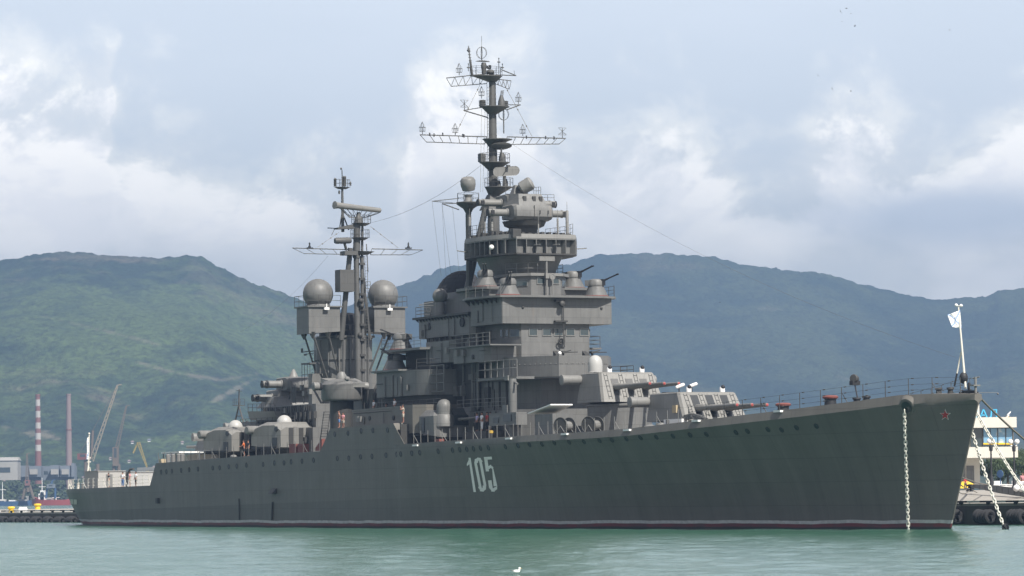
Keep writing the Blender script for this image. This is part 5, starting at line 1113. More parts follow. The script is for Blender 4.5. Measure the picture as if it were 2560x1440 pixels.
def hill_mat(name, c1, c2, c3, scar):
    m = bpy.data.materials.new(name); m.use_nodes = True; t = m.node_tree; p = t.nodes['Principled BSDF']; p.inputs['Roughness'].default_value = .95; p.inputs['Specular IOR Level'].default_value = .1
    v = t.nodes.new('ShaderNodeTexCoord').outputs['Object']; x, y, z = XYZ(t, v)
    big = NOISE(t, COMB(t, x, MA(t, 'MULTIPLY', y, .45), z), .0038, 6, .62, .6); mid_ = NOISE(t, v, .02, 5, .6); tree = NOISE(t, COMB(t, x, MA(t, 'MULTIPLY', y, .55), MA(t, 'MULTIPLY', z, 1.6)), .15, 4, .75)
    c = MIXC(t, RAMP(t, MA(t, 'ADD', big, MA(t, 'MULTIPLY_ADD', mid_, .35, -.175)), .40, .60), c1, c2)
    c = MIXC(t, RAMP(t, MA(t, 'ADD', NOISE(t, v, .0030, 4, .5), MA(t, 'MULTIPLY_ADD', mid_, .25, -.125)), .63, .74), c, c3)
    vm = t.nodes.new('ShaderNodeVectorMath'); vm.operation = 'SCALE'; t.links.new(c, vm.inputs[0]); t.links.new(MA(t, 'MULTIPLY_ADD', RAMP(t, tree, .32, .66), 1.0, .53), vm.inputs['Scale'])
    sc = RAMP(t, MA(t, 'ADD', NOISE(t, COMB(t, MA(t, 'MULTIPLY', x, .0045), MA(t, 'MULTIPLY', y, .003), MA(t, 'MULTIPLY', z, .03)), 1.0, 5, .6), MA(t, 'MULTIPLY_ADD', mid_, .3, -.15)), .70, .74)
    c = MIXC(t, MA(t, 'MULTIPLY', sc, scar), vm.outputs[0], (.50, .46, .36))
    at_ = t.nodes.new('ShaderNodeAttribute'); at_.attribute_name = 'scar'; c = MIXC(t, at_.outputs['Fac'], c, (.24, .21, .155))
    t.links.new(c, p.inputs['Base Color'])
    b = t.nodes.new('ShaderNodeBump'); b.inputs['Strength'].default_value = .8; b.inputs['Distance'].default_value = 5; t.links.new(tree, b.inputs['Height']); t.links.new(b.outputs[0], p.inputs['Normal'])
    return m
def hill(name, ridge, y0, yr, yb, cols, rows, px0, px1, mat, seed, spur, tree_h):
    px = np.linspace(px0, px1, cols); w = np.concatenate([np.linspace(0, 1, int(rows * .85)), np.linspace(1.02, 1.35, rows - int(rows * .85))])
    PX, Wd = np.meshgrid(px, w)
    rx, ry = zip(*ridge); RY = np.interp(PX, rx, ry) - 4
    hor = 720 + 515.78 - (PX - 1280) * math.tan(ROLL)
    Y = y0 + (yr - y0) * Wd; X = (PX - 1280) / FPX * Y
    Zr = np.maximum(hor - RY, 0) / FPX * yr
    prof = np.where(Wd <= 1, .10 * Wd + .90 * np.clip(Wd, 0, 1) ** 1.55, 1 - (Wd - 1) * 1.6)
    bump = fbm(X / 420 + .5 * Y / 900, Y / 900, seed, 5, .5) - .5
    gul = 1 - np.abs(2 * fbm(X / 300 + Y / 1400, Y / 1800, seed + 20, 4, .5) - 1)
    mask = np.clip(np.sin(np.pi * np.clip(Wd, 0, 1)), 0, 1) ** .8
    Z = Zr * (prof + mask * (spur * bump + .35 * spur * (gul - .75)))
    cap = Y / yr * Zr * 1.0
    Z = np.where(Wd < 1, np.minimum(Z, cap * (.60 + .40 * np.clip(Wd, 0, 1)) + 1e-3), Z)
    Z = Z + tree_h * (fbm(X / 11, Y / 22, seed + 50, 3, .6) - .35) * np.clip(Zr / 40, 0, 1)
    Z[0] = -6; Z[-1] = -20
    o = grid_mesh(name, X, Y, Z, mat)
    vx = (X / Y) * FPX + 1280; vy = 720 + 515.78 - (vx - 1280) * math.tan(ROLL) - (Z - EYE) / Y * FPX      # bare limestone tracks: a mask stored on the ground itself
    msk = np.zeros_like(Z); nz = fbm(X / 14, Y / 30, seed + 70, 4, .6)
    for (x0, y0, x1, y1, w_, a_) in SCARS:
        dx, dy = x1 - x0, y1 - y0; tt = np.clip(((vx - x0) * dx + (vy - y0) * dy) / (dx * dx + dy * dy), 0, 1); dd = np.hypot(vx - x0 - tt * dx, (vy - y0 - tt * dy) * 1.3)
        msk = np.maximum(msk, .65 * a_ * np.clip(1.5 - dd / w_ + (nz - .5) * 5.0, 0, 1))
    at = o.data.attributes.new('scar', 'FLOAT', 'POINT'); at.data.foreach_set('value', msk.astype(np.float32).ravel())
    return tag(o, kind='structure')
SCARS = [(340, 905, 400, 922, 4, .8), (400, 924, 450, 934, 2.5, .6), (460, 936, 540, 950, 5, .7), (545, 952, 640, 935, 4, .5), (530, 1004, 600, 965, 5, .8), (600, 965, 640, 945, 3, .6), (0, 1068, 70, 1076, 8, .6), (70, 1078, 140, 1097, 8, .9), (80, 1100, 130, 1094, 4, .8), (240, 822, 395, 862, 2.2, .55), (100, 790, 240, 822, 1.5, .35), (490, 688, 640, 770, 30, .22), (600, 720, 720, 800, 30, .2), (2090, 940, 2130, 952, 2, .5), (1900, 770, 1960, 778, 4, .3)]
RIDGE_L = [(-900, 700), (-400, 690), (0, 652), (80, 639), (150, 629), (210, 633), (300, 642), (400, 644), (465, 639), (500, 641), (540, 662), (600, 692), (650, 713), (740, 744), (860, 800), (1000, 872), (1150, 960), (1300, 1040), (1500, 1140), (1700, 1225), (1900, 1262)]
RIDGE_R = [(400, 1000), (700, 860), (860, 770), (960, 724), (1000, 716), (1060, 691), (1120, 668), (1200, 656), (1300, 664), (1380, 668), (1440, 655), (1500, 638), (1560, 633), (1640, 633), (1720, 638), (1790, 643), (1850, 660), (1930, 669), (2000, 680), (2060, 684), (2150, 709), (2230, 727), (2300, 744), (2360, 749), (2430, 744), (2470, 741), (2500, 726), (2560, 722), (2800, 690), (3200, 720), (3700, 760)]
hm1 = hill_mat('hill_near', (.015, .030, .016), (.062, .090, .030), (.10, .088, .06), .0); hm2 = hill_mat('hill_far', (.016, .030, .018), (.048, .064, .030), (.065, .066, .038), .0)
HL = hill('hills', RIDGE_L, 2500, 4300, 5200, 560, 330, -900, 1900, hm1, 3, .42, 7)
hill('hills', RIDGE_R, 3400, 5600, 6600, 520, 300, 200, 3500, hm2, 11, .36, 8)
# water
wm = bpy.data.materials.new('sea_water'); wm.use_nodes = True; t = wm.node_tree; p = t.nodes['Principled BSDF']
v = t.nodes.new('ShaderNodeTexCoord').outputs['Object']; x, y, z = XYZ(t, v)
pat = NOISE(t, COMB(t, MA(t, 'MULTIPLY', x, .03), MA(t, 'MULTIPLY', y, .010), 0.0), 1, 5, .6)
c = MIXC(t, pat, (.022, .088, .054), (.040, .118, .075)); t.links.new(c, p.inputs['Base Color'])
p.inputs['Roughness'].default_value = .16; p.inputs['IOR'].default_value = 1.33; p.inputs['Specular IOR Level'].default_value = .5
h = MA(t, 'ADD', MA(t, 'MULTIPLY', NOISE(t, COMB(t, MA(t, 'MULTIPLY', x, .35), MA(t, 'MULTIPLY', y, .22), 0.0), 1, 5, .62, .4), .9), MA(t, 'MULTIPLY', NOISE(t, COMB(t, MA(t, 'MULTIPLY', x, 1.6), MA(t, 'MULTIPLY', y, .9), 5.0), 1, 3, .6), .25))
b = t.nodes.new('ShaderNodeBump'); b.inputs['Distance'].default_value = .55; t.links.new(MA(t, 'MULTIPLY_ADD', pat, .5, .25), b.inputs['Strength']); t.links.new(h, b.inputs['Height']); t.links.new(b.outputs[0], p.inputs['Normal'])
MATS['water'] = wm
ys = np.concatenate([np.linspace(-300, 100, 6), np.linspace(112, 400, 330), np.geomspace(405, 7000, 70)]); xs = np.linspace(-1, 1, 440); xs = np.sign(xs) * (.22 * np.abs(xs) + .78 * np.abs(xs) ** 3)
XX, YY = np.meshgrid(xs, ys); XX = XX * np.maximum(160, YY * .75 + 40)
near = np.clip((520 - YY) / 200, 0, 1)
wav = (fbm(XX / 2.2 + YY / 9, YY / 3.0, 5, 3, .55) - .5) * .26
tag(grid_mesh('water', XX, YY, wav * near * (YY > 100), wm), kind='structure')
# ================================================================ quay
Q0 = Vector((42.9, 318.3, 0)); QD = (Vector((-66.6, 525.4, 0)) - Vector((40.5, 326.1, 0))).normalized(); QN = Vector((-QD.y, QD.x, 0)); QN = QN if QN.x > 0 else -QN
def QP(u, w, z): return Q0 + QD * u + QN * w + Vector((0, 0, z))       # u along the edge (away), w inland
def qz(u): return 1.85 - .5 * max(0, min(1, (u - 10) / 215))
qm = MB()
us = [-60, 0, 60, 120, 180, 245, 420]
for u0, u1 in zip(us, us[1:]):
    qm.add([QP(u0, 0, -2), QP(u1, 0, -2), QP(u1, 0, qz(u1)), QP(u0, 0, qz(u0)), QP(u0, 78, -2), QP(u1, 78, -2), QP(u1, 78, qz(u1)), QP(u0, 78, qz(u0))], [(0, 1, 2, 3), (3, 2, 6, 7), (4, 5, 6, 7), (0, 3, 7, 4), (1, 2, 6, 5)])
tag(qm.build('quay', 'concrete', smooth=10), kind='structure')
# dark stained face of the quay, butted 3 cm proud
fm_ = MB()
for u0, u1 in zip(us, us[1:]): fm_.add([QP(u0, -.03, -2), QP(u1, -.03, -2), QP(u1, -.03, qz(u1) - .22), QP(u0, -.03, qz(u0) - .22), QP(u0, .2, -2), QP(u1, .2, -2), QP(u1, .2, qz(u1) - .22), QP(u0, .2, qz(u0) - .22)], [(0, 1, 2, 3), (3, 2, 6, 7)])
tag(fm_.build('quay_face', 'concrete_dark', smooth=10), kind='structure')
# raised promenade with a sloping apron
pm = MB(); pm.add([QP(-60, 3, 1.86), QP(120, 3, 1.7), QP(120, 15, 2.9), QP(-60, 15, 2.9), QP(-60, 77, 2.95), QP(120, 77, 2.95), QP(-60, 3, 1.2), QP(120, 3, 1.2), QP(-60, 77, 1.2), QP(120, 77, 1.2)],
                    [(0, 1, 2, 3), (3, 2, 5, 4), (0, 6, 7, 1), (1, 7, 9, 5, 2), (0, 3, 4, 8, 6), (4, 5, 9, 8)])
tag(pm.build('promenade', 'concrete', smooth=10), kind='structure')
def kerb_mat():
    m = bpy.data.materials.new('striped'); m.use_nodes = True; t = m.node_tree; p = t.nodes['Principled BSDF']; p.inputs['Roughness'].default_value = .7
    x, y, z = XYZ(t, t.nodes.new('ShaderNodeTexCoord').outputs['Object'])
    f = MA(t, 'GREATER_THAN', MA(t, 'FRACT', MA(t, 'MULTIPLY', x, .5 / 1.9)), .5); t.links.new(MIXC(t, f, (.50, .49, .46), (.02, .02, .02)), p.inputs['Base Color']); MATS['striped'] = m
kerb_mat()
def kerb(u0, u1, w):
    L = u1 - u0; mb = MB(); dz = qz(u1) - qz(u0); k = int(L / 4); n = max(1, k)
    for i in range(n):
        a, b = L * i / n, L * (i + 1) / n; za, zb_ = dz * i / n, dz * (i + 1) / n
        mb.prism([(a, 0), (b, 0), (b, .3), (a, .3)], [.13 + za, .13 + zb_, .13 + zb_, .13 + za], [.30 + za, .30 + zb_, .30 + zb_, .30 + za])
        mb.box(a + .2, a + .55, .03, .27, za - .02, .13 + za)
    o = mb.build('kerb', 'striped', None, QP(u0, w, qz(u0)), math.atan2(QD.y, QD.x)); return tag(o, kind='structure')
kerb(-40, 245, .15); kerb(130, 300, 66)
# tyre fenders: each a roll of five tyres
def fender(u):
    c0 = QP(u, -.72, qz(u) - 1.15); F = empty('tyre_fender', c0, math.atan2(QD.y, QD.x))
    for i in range(5): MB().torus((.42 * i - .84, random.uniform(-.03, .03), random.uniform(-.05, .05)), .42, .21, (1, 0, 0), 20, 8).build('tyre', 'rubber', F)
    MB().tube((-1.3, 0, 0), (1.3, 0, 0), .16).build('fender_core', 'black', F)
    return F
names = ['nearest the right edge of the picture', 'under the long white chain at the bow', 'just right of the bow waterline', 'hidden mostly by the ship bow']
FEN = []
for i in range(8): FEN.append((fender(-5.5 + i * 4.85 - 4.85), 'right'))
for i in range(9): FEN.append((fender(212 + i * 4.4), 'left'))
for k, (f, side) in enumerate(FEN):
    tag(f, 'black roll of old tyres on the quay face ' + ('off the ship bow' if side == 'right' else 'behind the ship stern'), 'tyre fender', 'tyre fenders by the bow' if side == 'right' else 'tyre fenders behind the stern')
def T(name, mb, mat, label, cat, loc=(0, 0, 0), rz=0, group=None): return tag(mb.build(name, mat, None, loc, rz), label, cat, group)
# yellow bollards on the left quay
for px, py, lab in ((94, 1269, 'yellow mooring bollard on the far quay edge, the taller of two'), (28, 1277, 'yellow mooring bollard near the quay edge, the lower left of two')):
    w = WY(px, py, 690 if px > 50 else 540); s = w.y / 540
    T('mooring_bollard', MB().lathe([(.42 * s, -.1), (.36 * s, .45 * s), (.55 * s, .6 * s), (.52 * s, .8 * s), (.2, .85 * s)], n=14), 'yellow', lab, 'bollard', (w.x, w.y, qz(230)))
w = WY(58, 1277, 545); T('deck_crate', MB().box(-.6, .6, -.4, .4, 0, .6).box(-.5, .5, -.3, .3, .6, .75), 'white', 'small white crate on the quay behind the ship stern', 'crate', (w.x, w.y, qz(235)))
# ---------------------------------------------------------------- terminal building
BY_ = 430; sc = FPX / BY_
def BW(px, py): return WY(px, py, BY_)
TBD = empty('terminal_building', (BW(2400, 1215).x, BY_, 2.95)); tag(TBD, 'white two storey harbour terminal with blue roof letters behind the ship bow', 'building')
def bx_(x0, x1, y0, y1, d0, d1, name, mat, parent=TBD):
    a, b = BW(x0, y0), BW(x1, y1); o = TBD.location
    return MB().box(a.x - o.x, b.x - o.x, d0, d1, b.z - o.z, a.z - o.z).build(name, mat, parent)
bx_(2250, 2540, 1046, 1068.5, -.6, 18, 'roof_fascia', 'cream'); bx_(2250, 2542.5, 1120, 1143.5, -.9, 18, 'balcony_band', 'cream')
core = bx_(2250, 2536, 1068.5, 1120, .35, 17.5, 'upper_storey', 'grey')
LW = bx_(2250, 2456, 1150, 1218, 2.0, 16, 'wall', 'cream'); bx_(2250, 2461, 1143.5, 1151, 1.2, 16.5, 'beam', 'cream')
for x0, x1 in ((2384, 2419), (2421, 2441)): bx_(x0, x1, 1164, 1214, 1.92, 2.02, 'door', 'grey_pale')
bx_(2408, 2424, 1071, 1118, .2, .34, 'yellow_panel', 'yellow'); bx_(2427, 2456, 1071, 1118, .28, .36, 'window', 'glass')
pm_ = bpy.data.materials.new('poster'); pm_.use_nodes = True; t = pm_.node_tree; p = t.nodes['Principled BSDF']; p.inputs['Roughness'].default_value = .25
v = t.nodes.new('ShaderNodeTexCoord').outputs['Object']; x, y, z = XYZ(t, v)
n = NOISE(t, v, .55, 3, .5); c = MIXC(t, RAMP(t, n, .42, .5), (.46, .55, .56), (.72, .68, .54)); c = MIXC(t, RAMP(t, MA(t, 'ADD', n, MA(t, 'MULTIPLY', z, -.05)), .2, .32, 1, 0), c, (.18, .34, .48)); t.links.new(c, p.inputs['Base Color']); MATS['poster'] = pm_
for x0, x1 in ((2459, 2475), (2477, 2494), (2496, 2514), (2516, 2531)):
    bx_(x0, x1, 1071, 1107, .2, .34, 'poster_window', 'poster'); bx_(x0, x1, 1107.5, 1111, .2, .34, 'yellow_strip', 'yellow'); bx_(x0, x1, 1111.5, 1118, .24, .34, 'window', 'glass')
for x0 in (2457, 2475, 2494.5, 2514.5, 2531.5): bx_(x0, x0 + 1.6, 1069, 1119.5, .1, .34, 'mullion', 'grey_pale')
bx_(2434, 2453, 1010, 1046, 1.5, 4, 'roof_turret', 'cream'); bx_(2437, 2451, 1008, 1010, 1.3, 4.2, 'roof_turret', 'cream')
cu = bpy.data.curves.new('letters', 'FONT'); cu.body = 'ЗАЛ'; cu.extrude = .06; cu.size = 1.36; cu.space_character = 1.02
to = bpy.data.objects.new('letters_tmp', cu); COL.objects.link(to); dg = bpy.context.evaluated_depsgraph_get(); dg.update()
lm = bpy.data.meshes.new_from_object(to.evaluated_get(dg)); bpy.data.objects.remove(to); lm.name = 'roof_letters'
lm.materials.clear(); lm.materials.append(MATS['cyan']); lo = bpy.data.objects.new('roof_letters', lm); COL.objects.link(lo); lo.parent = TBD
xsz = [q.co.x for q in lm.vertices]; a, b = BW(2430, 1045), BW(2494, 1025); f = (b.x - a.x) / (max(xsz) - min(xsz))
lo.rotation_euler = (math.pi / 2, 0, 0); lo.scale = (f, 1, 1); lo.location = (a.x - TBD.location.x - min(xsz) * f, .5, a.z - TBD.location.z + .0)
w = BW(2450, 1187); T('round_sign', MB().lathe([(.42, 0), (.44, .05), (.42, .1), (.2, .12)], (0, 0, 0), (-.9, -1, 0), 24).box(-.05, .05, -.02, .1, -1.3, -.3), 'blue', 'round blue sign by the terminal door behind the white chain', 'sign', (w.x, 412, w.z))
# street lamps
def street_lamp(px, py_top, py_bot, Y, two, lab):
    a, b = WY(px, py_top, Y), WY(px + 2, py_bot, Y); L = empty('street_lamp', (b.x, Y, 2.95)); tag(L, lab, 'street lamp', 'globe lamps on the promenade'); h = a.z - 2.95
    MB().lathe([(.32, 0), (.30, .2), (.2, .5), (.19, 1.3), (.1, 1.5), (.08, h - 1.0), (.17, h - .95), (.2, h - .5), (.12, h - .3)], n=12).build('lamp_post', 'black', L)
    for d in ((-.32, .32) if two else (-.13, .13)): MB().sph((d, 0, h), .25 if two else .27, 18, 12).tube((0, 0, h - .5), (d, 0, h - .35), .06).build('lamp_globe', 'globe', L)
street_lamp(2477, 1103, 1213, 372, False, 'black street lamp with white globe, left one of the two near the chains')
street_lamp(2534.5, 1104, 1214, 372, True, 'black street lamp with two white globes, right one near the picture edge')
# trees by the terminal
def tree(px, py, Y, h, r, lab, seed):
    w = WY(px, py, Y); random.seed(seed); R = empty('tree', (w.x, Y, 2.95)); tag(R, lab, 'tree', 'trees behind the promenade')
    tk = MB().lathe([(.22, 0), (.15, h * .35), (.08, h * .7)], n=8)
    for i in range(6): t = i * 1.1; tk.tube((0, 0, h * (.3 + .06 * i)), (r * .7 * math.cos(t), r * .7 * math.sin(t), h * (.55 + .07 * i)), .07, .02, 5)
    tk.build('trunk', 'bark', R); vs = []; fs = []; mi = []
    cl = [(Vector((random.gauss(0, r * .5), random.gauss(0, r * .5), h * random.uniform(.42, .95))), random.uniform(.35, .65) * r * .7) for _ in range(16)]
    mb = MB()
    for c_, cr in cl:
        for k in range(230):
            d = Vector((random.gauss(0, 1), random.gauss(0, 1), random.gauss(0, .8))).normalized() * cr * random.uniform(.45, 1.05); q = c_ + d; s = random.uniform(.06, .14)
            u = Vector((random.gauss(0, 1), random.gauss(0, 1), random.gauss(0, 1))).normalized(); w_ = u.orthogonal().normalized(); mb.use(random.random() < .45)
            mb.add([q - u * s, q + w_ * s * .6, q + u * s, q - w_ * s * .6], [(0, 1, 2, 3)])
    mb.build('crown', ['foliage_dark', 'foliage_light'], R)
tree(2474, 1213, 470, 3.9, 1.5, 'dark green tree behind the left street lamp', 1); tree(2520, 1213, 475, 4.3, 1.8, 'dark green tree between the street lamps by the terminal corner', 2)
tree(2556, 1213, 480, 5.0, 1.9, 'dark green tree at the right picture edge behind the lamp', 3); tree(2592, 1213, 490, 5.4, 2.0, 'dark green tree beyond the right picture edge', 4); tree(2500, 1213, 482, 3.6, 1.5, 'low dark green tree between the lamps, farther back', 5)
# marina railings and moored boats behind the promenade
w = WY(2465, 1213, 400); w2 = WY(2548, 1213, 400)
T('promenade_railing', MB().rail([(0, 0, 0), (w2.x - w.x, 0, 0)], .55, .05, 3, .7), 'white', 'low white railing along the promenade between the two lamps', 'railing', (w.x, 400, 2.95))
for px, lab in ((2489, 'small white boat ashore behind the white railing, left one'), (2535, 'small white boat ashore behind the white railing, right one')):
    w = WY(px, 1208, 420); T('small_boat', MB().loft([[(-1.6, -.1, .5), (-1.6, 0, .1), (-1.6, .1, .5)], [(-.8, -.55, .45), (-.8, 0, -.1), (-.8, .55, .45)], [(.9, -.55, .5), (.9, 0, -.1), (.9, .55, .5)], [(1.3, -.4, .5), (1.3, 0, .1), (1.3, .4, .5)]]).box(-.2, .6, -.35, .35, .45, .85), 'white', lab, 'boat', (w.x, 420, 3.1), .1, 'boats behind the promenade')
for i, (px, py) in enumerate(((2541, 1221), (2554, 1222), (2548, 1211))):
    w = WY(px, py, 330 if i < 2 else 345); T('buoy', MB().sph((0, 0, .30), .30, 16, 10).lathe([(.06, .55), (.06, .66)], n=8), 'white', ('white round buoy on the quay apron, left one of the front pair', 'white round buoy on the quay apron, right one of the front pair', 'white round buoy on the quay, behind the front pair')[i], 'buoy', (w.x, w.y, w.z - .28))
# the grey gangway lying on the apron
a, b = WY(2424, 1213, 345), WY(2640, 1246, 322); gw = MB(); dv = (b - a)
gw.loft([[a + Vector((0, 0, -.12)), a + Vector((0, .9, -.12)), a + Vector((0, .9, .1)), a + Vector((0, 0, .1))], [a.lerp(b, .35) + Vector((0, 0, -.30)), a.lerp(b, .35) + Vector((0, .9, -.3)), a.lerp(b, .35) + Vector((0, .9, .35)), a.lerp(b, .35) + Vector((0, 0, .35))], [b + Vector((0, 0, -.30)), b + Vector((0, .9, -.3)), b + Vector((0, .9, .35)), b + Vector((0, 0, .35))]])
for k in np.linspace(.05, .95, 14): q = a.lerp(b, k); gw.tube(q + Vector((0, -.03, .25)), q + Vector((0, -.03, -.25)), .03)
T('gangway', gw, 'grey', 'grey tapered gangway lying across the quay under the chains', 'gangway')
# yellow pedal car, bell shaped bollard
w = WY(2402, 1216, 395); CR = empty('go_kart', (w.x, 395, 2.95)); tag(CR, 'small yellow rental car with black wheels parked behind the bow', 'car')
MB().loft([[(-1.6, -.6, .35), (-1.6, .6, .35), (-1.5, .55, .6), (-1.5, -.55, .6)], [(-.4, -.65, .22), (-.4, .65, .22), (-.4, .6, .8), (-.4, -.6, .8)], [(.6, -.65, .22), (.6, .65, .22), (.6, .55, 1.0), (.6, -.55, 1.0)], [(1.6, -.6, .3), (1.6, .6, .3), (1.55, .45, .55), (1.55, -.45, .55)]]).build('body', 'yellow', CR)
for x_ in (-1.0, 1.05):
    for y_ in (-.66, .66): MB().torus((x_, y_, .3), .21, .09, (0, 1, 0), 18, 6).lathe([(.14, -.04), (.14, .04)], (x_, y_, .3), (0, 1, 0), 12).build('wheel', 'black', CR)
MB().torus((-.6, 0, .9), .35, .06, (1, 0, .2), 16, 5, 0, math.pi).box(-.9, -.5, -.4, .4, .7, 1.05).build('seat', 'black', CR)
w = WY(2424, 1229, 345); T('mooring_bollard', MB().lathe([(.36, 0), (.18, .35), (.12, .45), (.24, .5), (.26, .62), (.1, .68)], n=14), 'black', 'black bell shaped bollard on the apron below the yellow car', 'bollard', (w.x, w.y, w.z))
# ---------------------------------------------------------------- chains, ropes, flags, emblem cloth
def chain(pts, lab, pitch=.27, r=.042):
    mb = MB(); P = [Vector(p) for p in pts]; L = [0]
    for a, b in zip(P, P[1:]): L.append(L[-1] + (b - a).length)
    n = int(L[-1] / pitch)
    for i in range(n):
        d = (i + .5) * pitch; k = max(j for j in range(len(P) - 1) if L[j] <= d); f = (d - L[k]) / (L[k + 1] - L[k]); c = P[k].lerp(P[k + 1], f); ax = (P[k + 1] - P[k]).normalized()
        u, w_, _ = frame(ax); nn = (u if i % 2 else w_); sd_ = ax.cross(nn)
        ring = []
        for j in range(14):
            t = 2 * math.pi * j / 14; ring.append(c + ax * (.20 * math.cos(t) * (1 if abs(math.cos(t)) > .3 else 1)) + sd_ * (.105 * math.copysign(abs(math.sin(t)) ** .6, math.sin(t))))
        tub_ = []
        for j in range(14):
            tng = (ring[(j + 1) % 14] - ring[j - 1]).normalized(); e1 = tng.cross(nn).normalized(); tub_.append([ring[j] + (e1 * math.cos(a) + nn * math.sin(a)) * r for a in (i2 * math.pi / 3 for i2 in range(6))])
        tub_.append(tub_[0]); mb.loft(tub_, False)
    return T('anchor_chain', mb, 'chain', lab, 'chain')
hs_ = onhull(2268, 1022, .25); c0 = toworld((hs_.x, hs_.y, hs_.z - .1))
foot = WZ(2271, 1324, 0); chain([c0, c0.lerp(foot, .5) + Vector((0, 0, 0)), foot + Vector((0, 0, -.3))], 'white painted anchor chain hanging straight down from the hawse hole beside the star')
hp = toworld((hs_.x + .5, -hs_.y, hs_.z - .2)); e1 = WZ(2512, 1322, 0)
def catw(p, q, sag, n=18): return [p.lerp(q, i / n) - Vector((0, 0, sag * 4 * (i / n) * (1 - i / n))) for i in range(n + 1)]
chain(catw(hp + Vector((-.2, 0, -.5)), e1, .35), 'white painted chain slanting from behind the bow into the water, left of the pair')
e2 = WY(2640, 1330, 284); chain(catw(hp + Vector((.25, .2, .35)), e2, .55), 'white painted chain slanting from behind the bow past the terminal, right of the pair')
T('chain_shackle', MB().torus(e1 + Vector((.05, 0, .12)), .2, .09, (.2, 1, 0), 14).tube(e1 + Vector((-.1, 0, .35)), e1 + Vector((.25, 0, -.15)), .14), 'black', 'dark shackle at the water end of the slanting white chain', 'shackle')
def rope(p, q, sag, r, lab): T('mooring_rope', MB().path(catw(Vector(p), Vector(q), sag), r, 6), 'rope', lab, 'rope')
rope(toworld((209.7, .2, 10.1)), WY(2700, 1195, 300), .5, .085, 'thick mooring rope running from the bow tip down past the terminal roof')
rope(WY(2391, 1188, 300), WY(2470, 1212, 340), .1, .06, 'thin mooring rope from the bow to the gangway, upper one'); rope(WY(2391, 1202, 300), WY(2424, 1222, 345), .15, .05, 'thin mooring rope from the bow to the bell shaped bollard')
rope(WY(2388, 1222, 310), WY(2424, 1226, 345), .35, .04, 'thin slack mooring rope hanging below the yellow car'); rope(WY(2430, 1224, 345), WY(2475, 1218, 350), .4, .04, 'thin slack mooring rope looping right of the bell shaped bollard')
def cloth(name, pts_top, pts_bot, mats, lab, fold, seed):
    random.seed(seed); n, k = 22, 12; mb = MB(); g = []
    for i in range(k + 1):
        for j in range(n + 1):
            u, v_ = j / n, i / k; p = pts_top[0].lerp(pts_top[1], u).lerp(pts_bot[0].lerp(pts_bot[1], u), v_); o = fold * u * (math.sin(u * 9 + v_ * 3) + .5 * math.sin(u * 17 - v_ * 5)); g.append(p + Vector((o * .5, o, .12 * fold * math.sin(u * 8 + v_ * 6))))
    for i in range(k):
        for j in range(n):
            u, v_ = (j + .5) / n, (i + .5) / k; mb.use(1 if (abs(u - v_) < .06 or abs(u - 1 + v_) < .06) else 0)
            a = i * (n + 1) + j; mb.add([g[a], g[a + 1], g[a + n + 2], g[a + n + 1]], [(0, 1, 2, 3)])
    o = T(name, mb, mats, lab, 'flag')
    sm = o.modifiers.new('thickness', 'SOLIDIFY'); sm.thickness = .01; return o
MATS['flag_white'] = paint('flag_white', (.80, .80, .78), .8, .04, .02); MATS['flag_blue'] = paint('flag_blue', (.30, .42, .66), .8, .05, .02)
s_ = 207.4
cloth('flag', (toworld(B(2400, 776, 207.5)), toworld(B(2369, 787, 207.5))), (toworld(B(2404, 820, 207.5)), toworld(B(2381, 818, 207.5))), ['flag_white', 'flag_blue'], 'white flag with faint blue cross blowing left from the bow staff', .10, 1)
cloth('flag', (toworld(A(222.5, 1090, 0)), toworld(A(217.5, 1098, -.3))), (toworld(A(222, 1146, 0)), toworld(A(219, 1150, -.3))), ['flag_white', 'flag_blue'], 'white and blue naval flag hanging limp from the stern staff', .15, 2)
# ---------------------------------------------------------------- people
def skin(name, chains, mat, parent, sub=1):
    bm = bmesh.new(); lay = bm.verts.layers.skin.verify(); vs = {}
    for ch in chains:
        pv = None
        for nme, co, r in ch:
            if nme not in vs: vs[nme] = bm.verts.new(co); vs[nme][lay].radius = (r, r) if not isinstance(r, tuple) else r
            if pv is not None and bm.edges.get((pv, vs[nme])) is None: bm.edges.new((pv, vs[nme]))
            pv = vs[nme]
    list(vs.values())[0][lay].use_root = True
    me = bpy.data.meshes.new(name); bm.to_mesh(me); bm.free(); o = bpy.data.objects.new(name, me); COL.objects.link(o)
    m1 = o.modifiers.new('skin', 'SKIN'); m1.use_smooth_shade = True; m2 = o.modifiers.new('sub', 'SUBSURF'); m2.levels = m2.render_levels = sub
    me.materials.append(MATS[mat]); o.parent = parent; return o
for nme, rgb in (('cloth_white', (.70, .70, .72)), ('cloth_black', (.02, .02, .025)), ('cloth_blue', (.08, .16, .34)), ('cloth_pink', (.55, .25, .27)), ('cloth_orange', (.65, .16, .05)), ('cloth_green', (.10, .28, .20)), ('cloth_beige', (.42, .36, .30)), ('cloth_lilac', (.42, .36, .55)), ('cloth_red', (.45, .05, .05))): paint(nme, rgb, .85, .06, .04)
